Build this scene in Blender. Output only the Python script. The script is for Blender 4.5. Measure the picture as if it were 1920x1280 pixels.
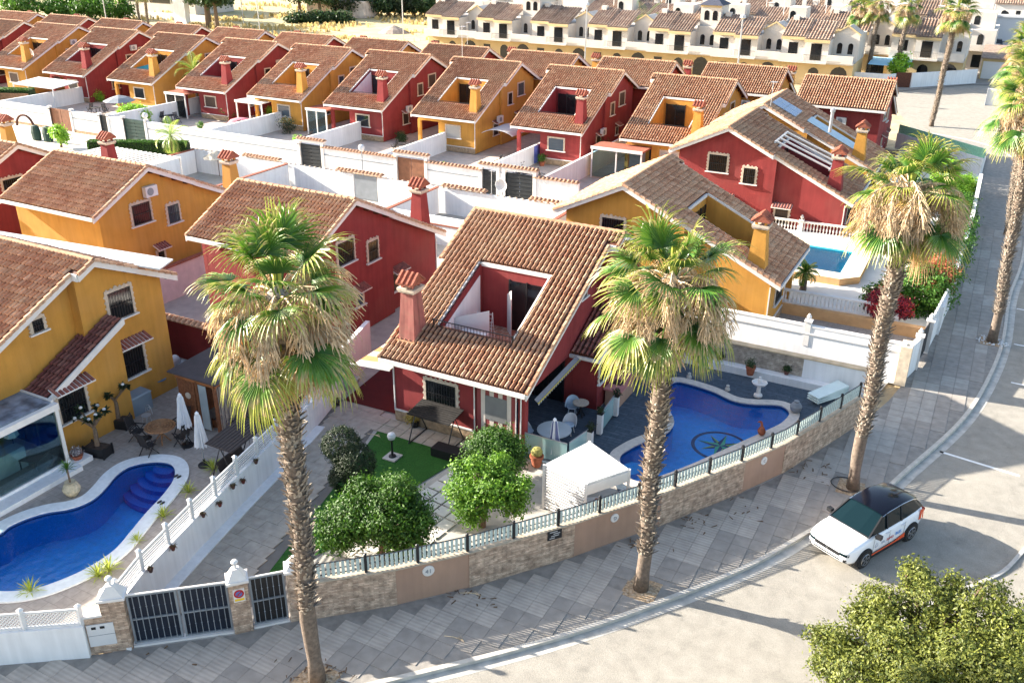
import bpy, math, random
from mathutils import Vector, Matrix, noise
from mathutils.geometry import tessellate_polygon
rnd = random.Random(11)
S = bpy.context.scene
for o in list(bpy.data.objects): bpy.data.objects.remove(o)
# ---------------------------------------------------------------- camera, sky, sun, exposure
F = 1713.; P = math.radians(24.8); R = math.radians(.45); W = math.radians(27.8); H = 20.
fw = Vector((-math.sin(W)*math.cos(P), math.cos(W)*math.cos(P), -math.sin(P)))
rt = Vector((math.cos(W), math.sin(W), 0.))
up = Vector((-math.sin(W)*math.sin(P), math.cos(W)*math.sin(P), math.cos(P)))
cr, sr = math.cos(R), math.sin(R)
cam = bpy.data.objects.new('camera', bpy.data.cameras.new('camera')); S.collection.objects.link(cam)
cx_, cy_, cz_ = rt*cr+up*sr, up*cr-rt*sr, -fw
m = Matrix((cx_, cy_, cz_)).transposed().to_4x4(); m.translation = (0, 0, H)
cam.matrix_world = m
cam.data.sensor_width = 36; cam.data.lens = 36*F/1920; cam.data.clip_start = .1; cam.data.clip_end = 2500
S.camera = cam
SUNDIR = Vector((1, .14, 0)).normalized(); EL = math.radians(21.3)
world = bpy.data.worlds.new("World"); S.world = world; world.use_nodes = True
wn = world.node_tree
sky = wn.nodes.new('ShaderNodeTexSky'); sky.sky_type = 'NISHITA'; sky.sun_disc = False
sky.sun_elevation = EL; sky.sun_rotation = math.atan2(-SUNDIR.x, -SUNDIR.y)
sky.air_density = 1.0; sky.dust_density = 2.0; sky.ozone_density = .3
bg = wn.nodes['Background']; bg.inputs[1].default_value = .10
wn.links.new(sky.outputs[0], bg.inputs[0])
sun = bpy.data.objects.new('sun', bpy.data.lights.new('sun', 'SUN')); S.collection.objects.link(sun)
sun.data.energy = 5.0; sun.data.angle = math.radians(.5); sun.data.color = (1, .92, .80)
ld = Vector((SUNDIR.x*math.cos(EL), SUNDIR.y*math.cos(EL), -math.sin(EL)))
sun.rotation_euler = ld.to_track_quat('-Z', 'Y').to_euler()
S.view_settings.view_transform = 'Standard'; S.view_settings.look = 'None'
S.view_settings.gamma = 1; S.view_settings.use_curve_mapping = False
S.view_settings.exposure = 2.15
S.cycles.max_bounces = 6; S.cycles.transparent_max_bounces = 12; S.cycles.caustics_refractive = False; S.cycles.caustics_reflective = False

# ---------------------------------------------------------------- measuring helpers (camera ray -> world)
def ray(x, y):
    u = x-960; v = y-640
    return fw + rt*((cr*u+sr*v)/F) - up*((-sr*u+cr*v)/F)
def g(x, y, z=0.):
    d = ray(x, y); t = (z-H)/d.z
    return Vector((d.x*t, d.y*t, z))
def py_(x, y, Y):
    d = ray(x, y); t = Y/d.y; return Vector((d.x*t, Y, H+d.z*t))

# ---------------------------------------------------------------- materials
def nt(name):
    m = bpy.data.materials.new(name); m.use_nodes = True
    n = m.node_tree; b = n.nodes['Principled BSDF']; return m, n, b
def rgba(c): return (c[0], c[1], c[2], 1)
def M(name, col, rough=.8, var=.12, scale=2.5, bump=0., bscale=60., metal=0., spec=.3, col2=None, mix2=.35, s2=.6, coord='pos', alpha=None, trans=0., streak=0.):
    m, n, b = nt(name); N = n.nodes.new; L = n.links.new
    b.inputs['Roughness'].default_value = rough; b.inputs['Metallic'].default_value = metal
    b.inputs['Specular IOR Level'].default_value = spec
    if trans: b.inputs['Transmission Weight'].default_value = trans
    if coord == 'pos': src = N('ShaderNodeNewGeometry').outputs['Position']
    else: src = N('ShaderNodeTexCoord').outputs['Object']
    if var > 0 or col2:
        a = N('ShaderNodeTexNoise'); a.inputs['Scale'].default_value = scale; a.inputs['Detail'].default_value = 6; L(src, a.inputs['Vector'])
        r = N('ShaderNodeMapRange'); r.inputs[1].default_value = .3; r.inputs[2].default_value = .7
        r.inputs[3].default_value = 1-var; r.inputs[4].default_value = 1+var; L(a.outputs[0], r.inputs[0])
        mu = N('ShaderNodeVectorMath'); mu.operation = 'MULTIPLY'; L(r.outputs[0], mu.inputs[1])
        mu.inputs[0].default_value = col[:3]
        out = mu.outputs[0]
        if col2:
            a2 = N('ShaderNodeTexNoise'); a2.inputs['Scale'].default_value = s2; a2.inputs['Detail'].default_value = 5; L(src, a2.inputs['Vector'])
            r2 = N('ShaderNodeMapRange'); r2.inputs[1].default_value = .5; r2.inputs[2].default_value = .68; r2.inputs[4].default_value = mix2; L(a2.outputs[0], r2.inputs[0])
            mx = N('ShaderNodeMix'); mx.data_type = 'RGBA'; L(r2.outputs[0], mx.inputs[0]); L(out, mx.inputs[6]); mx.inputs[7].default_value = rgba(col2)
            out = mx.outputs[2]
        if streak:
            vm = N('ShaderNodeVectorMath'); vm.operation = 'MULTIPLY'; L(src, vm.inputs[0]); vm.inputs[1].default_value = (5, 5, .35)
            a5 = N('ShaderNodeTexNoise'); a5.inputs['Scale'].default_value = 1; a5.inputs['Detail'].default_value = 7; L(vm.outputs[0], a5.inputs['Vector'])
            r5 = N('ShaderNodeMapRange'); r5.inputs[1].default_value = .35; r5.inputs[2].default_value = .62; r5.inputs[3].default_value = 1-streak; r5.inputs[4].default_value = 1.04; L(a5.outputs[0], r5.inputs[0])
            m5 = N('ShaderNodeVectorMath'); m5.operation = 'MULTIPLY'; L(out, m5.inputs[0]); L(r5.outputs[0], m5.inputs[1]); out = m5.outputs[0]
        L(out, b.inputs['Base Color'])
    else: b.inputs['Base Color'].default_value = rgba(col)
    if bump:
        c = N('ShaderNodeTexNoise'); c.inputs['Scale'].default_value = bscale; c.inputs['Detail'].default_value = 4; L(src, c.inputs['Vector'])
        bp = N('ShaderNodeBump'); bp.inputs['Strength'].default_value = bump; bp.inputs['Distance'].default_value = .02
        L(c.outputs[0], bp.inputs['Height']); L(bp.outputs[0], b.inputs['Normal'])
    return m
def M_tile(name, c1, c2, c3, wear=(.55, .42, .28)):
    m, n, b = nt(name); N = n.nodes.new; L = n.links.new
    b.inputs['Roughness'].default_value = .85; b.inputs['Specular IOR Level'].default_value = .2
    uv = N('ShaderNodeUVMap'); w = N('ShaderNodeTexWhiteNoise'); w.noise_dimensions = '2D'; L(uv.outputs[0], w.inputs[0])
    r = N('ShaderNodeValToRGB'); r.color_ramp.elements[0].color = rgba(c1); r.color_ramp.elements[1].color = rgba(c3)
    e = r.color_ramp.elements.new(.5); e.color = rgba(c2); L(w.outputs[0], r.inputs[0])
    pos = N('ShaderNodeNewGeometry').outputs['Position']
    a = N('ShaderNodeTexNoise'); a.inputs['Scale'].default_value = .55; a.inputs['Detail'].default_value = 8; a.inputs['Roughness'].default_value = .65; L(pos, a.inputs['Vector'])
    rr = N('ShaderNodeMapRange'); rr.inputs[1].default_value = .46; rr.inputs[2].default_value = .72; rr.inputs[4].default_value = .55; L(a.outputs[0], rr.inputs[0])
    mx = N('ShaderNodeMix'); mx.data_type = 'RGBA'; L(rr.outputs[0], mx.inputs[0]); L(r.outputs[0], mx.inputs[6]); mx.inputs[7].default_value = rgba(wear)
    a3 = N('ShaderNodeTexNoise'); a3.inputs['Scale'].default_value = 9; a3.inputs['Detail'].default_value = 5; L(pos, a3.inputs['Vector'])
    r3 = N('ShaderNodeMapRange'); r3.inputs[1].default_value = .3; r3.inputs[2].default_value = .7; r3.inputs[3].default_value = .72; r3.inputs[4].default_value = 1.25; L(a3.outputs[0], r3.inputs[0])
    mu = N('ShaderNodeVectorMath'); mu.operation = 'MULTIPLY'; L(mx.outputs[2], mu.inputs[0]); L(r3.outputs[0], mu.inputs[1])
    oi = N('ShaderNodeObjectInfo'); ro = N('ShaderNodeMapRange'); ro.inputs[3].default_value = .82; ro.inputs[4].default_value = 1.18; L(oi.outputs['Random'], ro.inputs[0])
    m6 = N('ShaderNodeVectorMath'); m6.operation = 'MULTIPLY'; L(mu.outputs[0], m6.inputs[0]); L(ro.outputs[0], m6.inputs[1])
    L(m6.outputs[0], b.inputs['Base Color']); return m
def M_leaf(name, dark, light, back=.35, rough=.5, spec=.35):
    """per-leaf tone from the uv, some light let through"""
    m, n, b = nt(name); N = n.nodes.new; L = n.links.new
    uv = N('ShaderNodeUVMap'); w = N('ShaderNodeTexWhiteNoise'); w.noise_dimensions = '2D'; L(uv.outputs[0], w.inputs[0])
    r = N('ShaderNodeValToRGB'); r.color_ramp.elements[0].color = rgba(dark); r.color_ramp.elements[1].color = rgba(light); L(w.outputs[0], r.inputs[0])
    L(r.outputs[0], b.inputs['Base Color']); b.inputs['Roughness'].default_value = rough; b.inputs['Specular IOR Level'].default_value = spec
    t = N('ShaderNodeBsdfTranslucent'); L(r.outputs[0], t.inputs[0]); mxs = N('ShaderNodeMixShader'); mxs.inputs[0].default_value = back
    L(b.outputs[0], mxs.inputs[1]); L(t.outputs[0], mxs.inputs[2]); L(mxs.outputs[0], n.nodes['Material Output'].inputs[0]); return m
def M_frond(name, stops, back=.2):
    """uv.y runs from the hub (0) to the tip (1); uv.x is a random tone per segment"""
    m, n, b = nt(name); N = n.nodes.new; L = n.links.new
    uv = N('ShaderNodeUVMap'); sp = N('ShaderNodeSeparateXYZ'); L(uv.outputs[0], sp.inputs[0])
    oi = N('ShaderNodeObjectInfo')
    ad = N('ShaderNodeMath'); ad.operation = 'MULTIPLY_ADD'; L(sp.outputs[0], ad.inputs[0]); ad.inputs[1].default_value = .28; L(sp.outputs[1], ad.inputs[2])
    ad2 = N('ShaderNodeMath'); ad2.operation = 'MULTIPLY_ADD'; L(oi.outputs['Random'], ad2.inputs[0]); ad2.inputs[1].default_value = .3; L(ad.outputs[0], ad2.inputs[2])
    r = N('ShaderNodeValToRGB'); L(ad2.outputs[0], r.inputs[0])
    els = r.color_ramp.elements
    els[0].position, els[0].color = stops[0][0], rgba(stops[0][1]); els[1].position, els[1].color = stops[-1][0], rgba(stops[-1][1])
    for p_, c_ in stops[1:-1]: e = els.new(p_); e.color = rgba(c_)
    L(r.outputs[0], b.inputs['Base Color']); b.inputs['Roughness'].default_value = .42; b.inputs['Specular IOR Level'].default_value = .5
    t = N('ShaderNodeBsdfTranslucent'); L(r.outputs[0], t.inputs[0]); mxs = N('ShaderNodeMixShader'); mxs.inputs[0].default_value = back
    L(b.outputs[0], mxs.inputs[1]); L(t.outputs[0], mxs.inputs[2]); L(mxs.outputs[0], n.nodes['Material Output'].inputs[0]); return m
def M_water(name, tint, deep=.0):
    m, n, b = nt(name); N = n.nodes.new; L = n.links.new
    n.nodes.remove(b)
    pos = N('ShaderNodeNewGeometry').outputs['Position']
    a = N('ShaderNodeTexNoise'); a.inputs['Scale'].default_value = 3.2; a.inputs['Detail'].default_value = 3; L(pos, a.inputs['Vector'])
    bp = N('ShaderNodeBump'); bp.inputs['Strength'].default_value = .5; bp.inputs['Distance'].default_value = .06; L(a.outputs[0], bp.inputs['Height'])
    tr = N('ShaderNodeBsdfTransparent'); tr.inputs[0].default_value = rgba(tint)
    gl = N('ShaderNodeBsdfGlossy'); gl.inputs['Roughness'].default_value = .04; L(bp.outputs[0], gl.inputs['Normal'])
    fr = N('ShaderNodeFresnel'); fr.inputs[0].default_value = 1.33; L(bp.outputs[0], fr.inputs['Normal'])
    mxs = N('ShaderNodeMixShader'); L(fr.outputs[0], mxs.inputs[0]); L(tr.outputs[0], mxs.inputs[1]); L(gl.outputs[0], mxs.inputs[2])
    L(mxs.outputs[0], n.nodes['Material Output'].inputs[0]); return m
def M_glass(name, tint=(.75, .85, .85), mixg=None):
    m, n, b = nt(name); N = n.nodes.new; L = n.links.new
    n.nodes.remove(b)
    tr = N('ShaderNodeBsdfTransparent'); tr.inputs[0].default_value = rgba(tint)
    gl = N('ShaderNodeBsdfGlossy'); gl.inputs['Roughness'].default_value = .03
    fr = N('ShaderNodeFresnel'); fr.inputs[0].default_value = 1.5
    mxs = N('ShaderNodeMixShader'); L(fr.outputs[0], mxs.inputs[0]); L(tr.outputs[0], mxs.inputs[1]); L(gl.outputs[0], mxs.inputs[2])
    L(mxs.outputs[0], n.nodes['Material Output'].inputs[0]); return m
def M_brick(name, c1, c2, mort, bw, bh, ms=.01, rough=.8, bump=.6, axis='xz', sc=1., var=.3):
    """small courses seen from afar, on a wall (axis = wall direction vector) or the floor (xy)"""
    m, n, b = nt(name); N = n.nodes.new; L = n.links.new
    pos = N('ShaderNodeNewGeometry').outputs['Position']; sp = N('ShaderNodeSeparateXYZ'); L(pos, sp.inputs[0]); co = N('ShaderNodeCombineXYZ')
    if axis == 'xy': L(sp.outputs[0], co.inputs[0]); L(sp.outputs[1], co.inputs[1])
    else:
        d = N('ShaderNodeVectorMath'); d.operation = 'DOT_PRODUCT'; L(pos, d.inputs[0]); d.inputs[1].default_value = (axis[0], axis[1], 0)
        L(d.outputs['Value'], co.inputs[0]); L(sp.outputs[2], co.inputs[1])
    t = N('ShaderNodeTexBrick'); L(co.outputs[0], t.inputs['Vector']); t.inputs['Scale'].default_value = sc
    t.inputs['Color1'].default_value = rgba(c1); t.inputs['Color2'].default_value = rgba(c2); t.inputs['Mortar'].default_value = rgba(mort)
    t.inputs['Mortar Size'].default_value = ms; t.inputs['Brick Width'].default_value = bw; t.inputs['Row Height'].default_value = bh
    a = N('ShaderNodeTexNoise'); a.inputs['Scale'].default_value = 5; a.inputs['Detail'].default_value = 8; L(pos, a.inputs['Vector'])
    r = N('ShaderNodeMapRange'); r.inputs[1].default_value = .3; r.inputs[2].default_value = .7; r.inputs[3].default_value = 1-var; r.inputs[4].default_value = 1+var; L(a.outputs[0], r.inputs[0])
    mu = N('ShaderNodeVectorMath'); mu.operation = 'MULTIPLY'; L(t.outputs[0], mu.inputs[0]); L(r.outputs[0], mu.inputs[1]); L(mu.outputs[0], b.inputs['Base Color'])
    bp = N('ShaderNodeBump'); bp.inputs['Strength'].default_value = bump; bp.inputs['Distance'].default_value = .02; bp.invert = True
    L(t.outputs['Fac'], bp.inputs['Height']); L(bp.outputs[0], b.inputs['Normal']); b.inputs['Roughness'].default_value = rough; b.inputs['Specular IOR Level'].default_value = .2
    return m
m_red = M('red_stucco', (.235, .034, .034), .9, .12, 1.2, .35, 90, streak=.09, col2=(.20, .05, .045), mix2=.5)
m_redl = m_red
m_yel = M('yellow_stucco', (.50, .245, .048), .9, .10, 1.2, .35, 90, streak=.075, col2=(.42, .22, .065), mix2=.5)
m_redc = M('faded_pink_stucco', (.36, .13, .11), .9, .2, 2.5, .4, 60, streak=.35, col2=(.22, .12, .09), mix2=.6, s2=2.5)
m_white = M('white_masonry_paint', (.74, .74, .74), .85, .05, 1.0, .2, 60, streak=.06, col2=(.60, .58, .55), mix2=.35, s2=.5)
m_trim = M('white_trim', (.66, .63, .60), .6, .06, 4)
m_stone = M('pale_moulded_stone', (.52, .43, .34), .85, .18, 9, .5, 60)
m_base = M('rubble_plinth', (.34, .24, .15), .9, .35, 5, .9, 14)
m_tile = M_tile('clay_roof_tile', (.30, .145, .085), (.40, .225, .135), (.52, .34, .225), (.43, .32, .21))
m_pan = M_tile('dark_pan_tile', (.045, .02, .016), (.07, .03, .024), (.11, .05, .04), (.10, .07, .05))  # trough shade put into the colour: pans darkened so the relief looks deeper
m_tiled = M_tile('dark_clay_roof_tile', (.15, .045, .04), (.21, .07, .055), (.28, .12, .09), (.22, .12, .10))
m_cap = M('clay_ridge_tile', (.42, .24, .14), .85, .3, 5, .4, 40)
m_capr = M('red_chimney_tile', (.28, .09, .055), .85, .3, 7, .4, 40)
m_wood = M('dark_brown_wood', (.10, .035, .02), .7, .3, 8)
m_glassd = M('dark_window_glass', (.012, .014, .016), .08, 0, spec=.6)
m_dark = M('dark_interior', (.015, .013, .012), .9, .2)
m_black = M('black_painted_metal', (.012, .012, .014), .45, .1, spec=.5)
m_grey = M('grey_painted_metal', (.22, .24, .26), .5, .1)
m_conc = M('concrete', (.42, .40, .37), .9, .15, 3, .3, 40)
m_terr = M_brick('terracotta_floor', (.40, .20, .13), (.32, .15, .10), (.42, .33, .27), .33, .33, .02, bump=.3, axis='xy')
m_asph = M('sunbleached_asphalt', (.275, .255, .22), .92, .12, 2.2, .8, 55, col2=(.32, .295, .25), mix2=.5, s2=.22)
_n = m_asph.node_tree; _N = _n.nodes.new; _L = _n.links.new; _b = _n.nodes['Principled BSDF']; _src = _b.inputs['Base Color'].links[0].from_socket
_g = _N('ShaderNodeNewGeometry').outputs['Position']
_v = _N('ShaderNodeTexVoronoi'); _v.feature = 'DISTANCE_TO_EDGE'; _v.inputs['Scale'].default_value = .22
_w = _N('ShaderNodeTexNoise'); _w.inputs['Scale'].default_value = 1.1; _w.inputs['Detail'].default_value = 6; _L(_g, _w.inputs['Vector'])
_a = _N('ShaderNodeVectorMath'); _a.operation = 'MULTIPLY_ADD'; _L(_w.outputs[1], _a.inputs[0]); _a.inputs[1].default_value = (1.6, 1.6, 0); _L(_g, _a.inputs[2]); _L(_a.outputs[0], _v.inputs['Vector'])
_r = _N('ShaderNodeMapRange'); _r.inputs[1].default_value = .0; _r.inputs[2].default_value = .006; _r.inputs[3].default_value = .88; _r.inputs[4].default_value = 1.0; _L(_v.outputs['Distance'], _r.inputs[0])
_s = _N('ShaderNodeTexNoise'); _s.inputs['Scale'].default_value = .9; _s.inputs['Detail'].default_value = 8; _s.inputs['Roughness'].default_value = .7; _L(_g, _s.inputs['Vector'])
_q = _N('ShaderNodeMapRange'); _q.inputs[1].default_value = .58; _q.inputs[2].default_value = .75; _q.inputs[3].default_value = 1.0; _q.inputs[4].default_value = .70; _L(_s.outputs[0], _q.inputs[0])
_m = _N('ShaderNodeMath'); _m.operation = 'MULTIPLY'; _L(_r.outputs[0], _m.inputs[0]); _L(_q.outputs[0], _m.inputs[1])
_f = _N('ShaderNodeTexNoise'); _f.inputs['Scale'].default_value = 45; _f.inputs['Detail'].default_value = 3; _L(_g, _f.inputs['Vector'])
_h = _N('ShaderNodeMapRange'); _h.inputs[1].default_value = .3; _h.inputs[2].default_value = .7; _h.inputs[3].default_value = .82; _h.inputs[4].default_value = 1.16; _L(_f.outputs[0], _h.inputs[0])
_m2 = _N('ShaderNodeMath'); _m2.operation = 'MULTIPLY'; _L(_m.outputs[0], _m2.inputs[0]); _L(_h.outputs[0], _m2.inputs[1])
_u = _N('ShaderNodeVectorMath'); _u.operation = 'MULTIPLY'; _L(_src, _u.inputs[0]); _L(_m2.outputs[0], _u.inputs[1]); _L(_u.outputs[0], _b.inputs['Base Color'])
m_earth = M('dry_earth', (.42, .33, .20), .95, .25, .6, .5, 3, col2=(.35, .27, .14), mix2=.8, s2=.05)
m_field = M('dry_grass_field', (.48, .38, .20), .95, .2, .4, .8, 2, col2=(.34, .31, .16), mix2=.9, s2=.04)
m_kerb = M('kerb_concrete', (.46, .43, .38), .9, .15, 4, .3, 60)
m_lawn = M('artificial_lawn', (.022, .10, .012), .9, .35, 18, .9, 160, col2=(.04, .135, .02), mix2=.8, s2=.8)
m_patio = M_brick('cream_patio_tile', (.36, .315, .275), (.33, .285, .25), (.27, .23, .205), .45, .45, .012, axis='xy', bump=.2, var=.14)
m_pool = M_brick('blue_pool_mosaic', (.015, .34, .84), (.02, .40, .88), (.04, .46, .86), .10, .10, .008, axis='xy', bump=.15, var=.10, rough=.35)
m_poolv = M('blue_pool_wall', (.018, .40, .84), .4, .10, 14)
m_band = M('glazed_waterline_band', (.05, .12, .30), .3, .5, 30)
m_cop = M('pale_coping_stone', (.56, .51, .45), .85, .12, 6, .25, 60)
m_copw = M('white_coping_stone', (.70, .72, .72), .8, .08, 6)
m_trunk = M('palm_trunk_bark', (.15, .115, .09), .95, .3, 9, .8, 30)
m_boot = M('old_leaf_base', (.34, .29, .235), .9, .55, 7, .6, 30, col2=(.06, .045, .035), mix2=.95, s2=7)
m_bark = M('tree_bark', (.16, .11, .075), .95, .3, 12, .7, 30)
m_terra = M('terracotta_pot', (.30, .095, .05), .8, .2, 8)
m_soil = M('potting_soil', (.06, .04, .03), .95, .3, 10)
m_plast = M('white_plastic', (.60, .60, .60), .4, .03, 5, spec=.5)
m_rub = M('black_rubber', (.02, .02, .02), .8, .1)
m_glass = M_glass('clear_glass'); m_glassb = M_glass('bluish_glass', (.62, .80, .84))
m_solar = M('solar_cell', (.06, .12, .27), .18, .1, 5, spec=.8)
# ---------------------------------------------------------------- mesh builder
class MB:
    def __init__(s, mir=False): s.v = []; s.f = []; s.m = []; s.uv = []; s.mir = mir
    def add(s, vs, fs, m=0, uv=(0, 0)):
        o = len(s.v); s.v += [tuple(v) for v in vs]
        for f in fs: s.f.append(tuple(o+i for i in f)); s.m.append(m); s.uv.append(uv)
    def box(s, x0, y0, z0, x1, y1, z1, m=0):
        if x0 > x1: x0, x1 = x1, x0
        if y0 > y1: y0, y1 = y1, y0
        s.add([(x0, y0, z0), (x1, y0, z0), (x1, y1, z0), (x0, y1, z0), (x0, y0, z1), (x1, y0, z1), (x1, y1, z1), (x0, y1, z1)],
              [(0, 3, 2, 1), (4, 5, 6, 7), (0, 1, 5, 4), (1, 2, 6, 5), (2, 3, 7, 6), (3, 0, 4, 7)], m)
    def hexa(s, b, t, m=0, uv=(0, 0)):
        s.add(list(b)+list(t), [(0, 3, 2, 1), (4, 5, 6, 7), (0, 1, 5, 4), (1, 2, 6, 5), (2, 3, 7, 6), (3, 0, 4, 7)], m, uv)
    def obox(s, c, size, rz=0, m=0):
        ca, sa = math.cos(rz), math.sin(rz); a, b, h = size[0]/2, size[1]/2, size[2]
        q = [(c[0]+x*ca-y*sa, c[1]+x*sa+y*ca) for x, y in ((-a, -b), (a, -b), (a, b), (-a, b))]
        s.hexa([(x, y, c[2]) for x, y in q], [(x, y, c[2]+h) for x, y in q], m)
    def bar(s, p, q, w, h, m=0, upv=(0, 0, 1)):
        p = Vector(p); q = Vector(q); d = (q-p).normalized(); u = Vector(upv)
        if abs(d.dot(u)) > .99: u = Vector((0, 1, 0))
        a = d.cross(u).normalized()*(w/2); b = a.cross(d).normalized()*(h/2)
        s.hexa([p-a-b, p+a-b, p+a+b, p-a+b], [q-a-b, q+a-b, q+a+b, q-a+b], m)
    def tube(s, pts, r, n=6, m=0, cap=True):
        pts = [Vector(p) for p in pts]; rs = r if isinstance(r, (list, tuple)) else [r]*len(pts)
        vs = []; prev = None
        for i, p in enumerate(pts):
            d = (pts[min(i+1, len(pts)-1)]-pts[max(i-1, 0)]).normalized()
            if prev is None: prev = Vector((1, 0, 0)) if abs(d.x) < .9 else Vector((0, 1, 0))
            a = (prev-d*prev.dot(d)).normalized(); prev = a; b = d.cross(a)
            for k in range(n):
                t = 2*math.pi*k/n; vs.append(p+(a*math.cos(t)+b*math.sin(t))*rs[i])
        fs = [(i*n+k, i*n+(k+1) % n, (i+1)*n+(k+1) % n, (i+1)*n+k) for i in range(len(pts)-1) for k in range(n)]
        if cap: fs += [tuple(range(n))[::-1], tuple((len(pts)-1)*n+k for k in range(n))]
        s.add(vs, fs, m)
    def lathe(s, prof, n=14, c=(0, 0, 0), m=0, sx=1, sy=1):
        vs = [(c[0]+r*sx*math.cos(2*math.pi*k/n), c[1]+r*sy*math.sin(2*math.pi*k/n), c[2]+z) for r, z in prof for k in range(n)]
        fs = [(i*n+k, i*n+(k+1) % n, (i+1)*n+(k+1) % n, (i+1)*n+k) for i in range(len(prof)-1) for k in range(n)]
        fs += [tuple(range(n))[::-1], tuple((len(prof)-1)*n+k for k in range(n))]
        s.add(vs, fs, m)
    def prism(s, poly, z0, z1, m=0, bottom=True):
        n = len(poly); z0f = z0 if callable(z0) else (lambda i: z0); z1f = z1 if callable(z1) else (lambda i: z1)
        tri = tessellate_polygon([[Vector((p[0], p[1], 0)) for p in poly]])
        b = [(p[0], p[1], z0f(i)) for i, p in enumerate(poly)]; t = [(p[0], p[1], z1f(i)) for i, p in enumerate(poly)]
        area = sum(poly[i][0]*poly[(i+1) % n][1]-poly[(i+1) % n][0]*poly[i][1] for i in range(n))
        fs = []
        for tr in tri:
            a_, b_, c_ = tr; pa, pb, pc = poly[a_], poly[b_], poly[c_]
            cc = (pb[0]-pa[0])*(pc[1]-pa[1])-(pb[1]-pa[1])*(pc[0]-pa[0])
            if cc < 0: a_, c_ = c_, a_
            fs.append((n+a_, n+b_, n+c_))
            if bottom: fs.append((c_, b_, a_))
        for i in range(n):
            j = (i+1) % n
            fs.append((i, j, n+j, n+i) if area > 0 else (j, i, n+i, n+j))
        s.add(b+t, fs, m)
    def sheet(s, outer, holes, z, m=0):
        loops = [[Vector((p[0], p[1], 0)) for p in outer]]+[[Vector((p[0], p[1], 0)) for p in h] for h in holes]
        flat = [p for l in loops for p in l]; fs = []
        for a_, b_, c_ in tessellate_polygon(loops):
            pa, pb, pc = flat[a_], flat[b_], flat[c_]
            if (pb.x-pa.x)*(pc.y-pa.y)-(pb.y-pa.y)*(pc.x-pa.x) < 0: a_, c_ = c_, a_
            fs.append((a_, b_, c_))
        s.add([(p.x, p.y, z) for p in flat], fs, m)
    def yz(s, poly, x0, x1, m=0):
        """polygon in the y-z plane pushed from x0 to x1"""
        n = len(poly); tri = tessellate_polygon([[Vector((p[0], p[1], 0)) for p in poly]])
        area = sum(poly[i][0]*poly[(i+1) % n][1]-poly[(i+1) % n][0]*poly[i][1] for i in range(n))
        fs = []
        for a_, b_, c_ in tri:
            pa, pb, pc = poly[a_], poly[b_], poly[c_]
            if (pb[0]-pa[0])*(pc[1]-pa[1])-(pb[1]-pa[1])*(pc[0]-pa[0]) < 0: a_, c_ = c_, a_
            fs += [(n+a_, n+b_, n+c_), (c_, b_, a_)]
        for i in range(n):
            j = (i+1) % n; fs.append((i, j, n+j, n+i) if area > 0 else (j, i, n+i, n+j))
        s.add([(x0, p[0], p[1]) for p in poly]+[(x1, p[0], p[1]) for p in poly], fs, m)
    def slab(s, x0, x1, y0, y1, zf, th, m=0):
        b = [(x0, y0, zf(y0)-th), (x1, y0, zf(y0)-th), (x1, y1, zf(y1)-th), (x0, y1, zf(y1)-th)]
        t = [(x0, y0, zf(y0)), (x1, y0, zf(y0)), (x1, y1, zf(y1)), (x0, y1, zf(y1))]
        s.hexa(b, t, m)
    def build(s, name, mats, parent=None, org=None, smooth=False, loc=None, rz=None, **tags):
        if not isinstance(mats, (list, tuple)): mats = [mats]
        me = bpy.data.meshes.new(name); v = s.v; f = s.f
        if org is not None: v = [(a-org[0], b-org[1], c-org[2]) for a, b, c in v]
        if s.mir: v = [(-a, b, c) for a, b, c in v]; f = [t[::-1] for t in f]
        me.from_pydata(v, [], f)
        for m_ in mats: me.materials.append(m_)
        me.polygons.foreach_set('material_index', s.m)
        if any(u != (0, 0) for u in s.uv):
            ul = me.uv_layers.new(name='UVMap'); buf = []
            for u, ff in zip(s.uv, f):
                if callable(u): buf += u(ff)
                else: buf += list(u)*len(ff)
            ul.data.foreach_set('uv', buf)
        if smooth: me.polygons.foreach_set('use_smooth', [True]*len(f))
        me.update()
        o = bpy.data.objects.new(name, me); S.collection.objects.link(o)
        if parent: o.parent = parent
        if loc is not None: o.location = loc
        if rz is not None: o.rotation_euler = (0, 0, rz)
        for k, t in tags.items(): o[k] = t
        return o
def thing(name, label, cat, loc=(0, 0, 0), rz=0, group=None):
    o = bpy.data.objects.new(name, None); S.collection.objects.link(o); o.empty_display_size = .3
    o.location = loc; o.rotation_euler = (0, 0, rz); o['label'] = label; o['category'] = cat
    if group: o['group'] = group
    return o
def tag(o, label, cat, group=None):
    o['label'] = label; o['category'] = cat
    if group: o['group'] = group
    return o
def dup(o, parent=None, wall=None):
    c = o.copy(); S.collection.objects.link(c)
    c.parent = parent
    if wall and c.type == 'MESH' and c.get('w0'):
        c.material_slots[0].link = 'OBJECT'; c.material_slots[0].material = wall
    for ch in o.children: dup(ch, c, wall)
    return c
def cat_rom(pts, n=6, closed=True):
    out = []; N_ = len(pts); pts = [Vector((p[0], p[1], 0)) for p in pts]
    rng = range(N_) if closed else range(N_-1)
    for i in rng:
        if closed: p0, p1, p2, p3 = pts[i-1], pts[i], pts[(i+1) % N_], pts[(i+2) % N_]
        else: p0, p1, p2, p3 = pts[max(i-1, 0)], pts[i], pts[i+1], pts[min(i+2, N_-1)]
        for k in range(n):
            t = k/n; out.append(.5*((2*p1)+(p2-p0)*t+(2*p0-5*p1+4*p2-p3)*t*t+(3*p1-p0-3*p2+p3)*t**3))
    if not closed: out.append(pts[-1])
    return [(p.x, p.y) for p in out]
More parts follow.
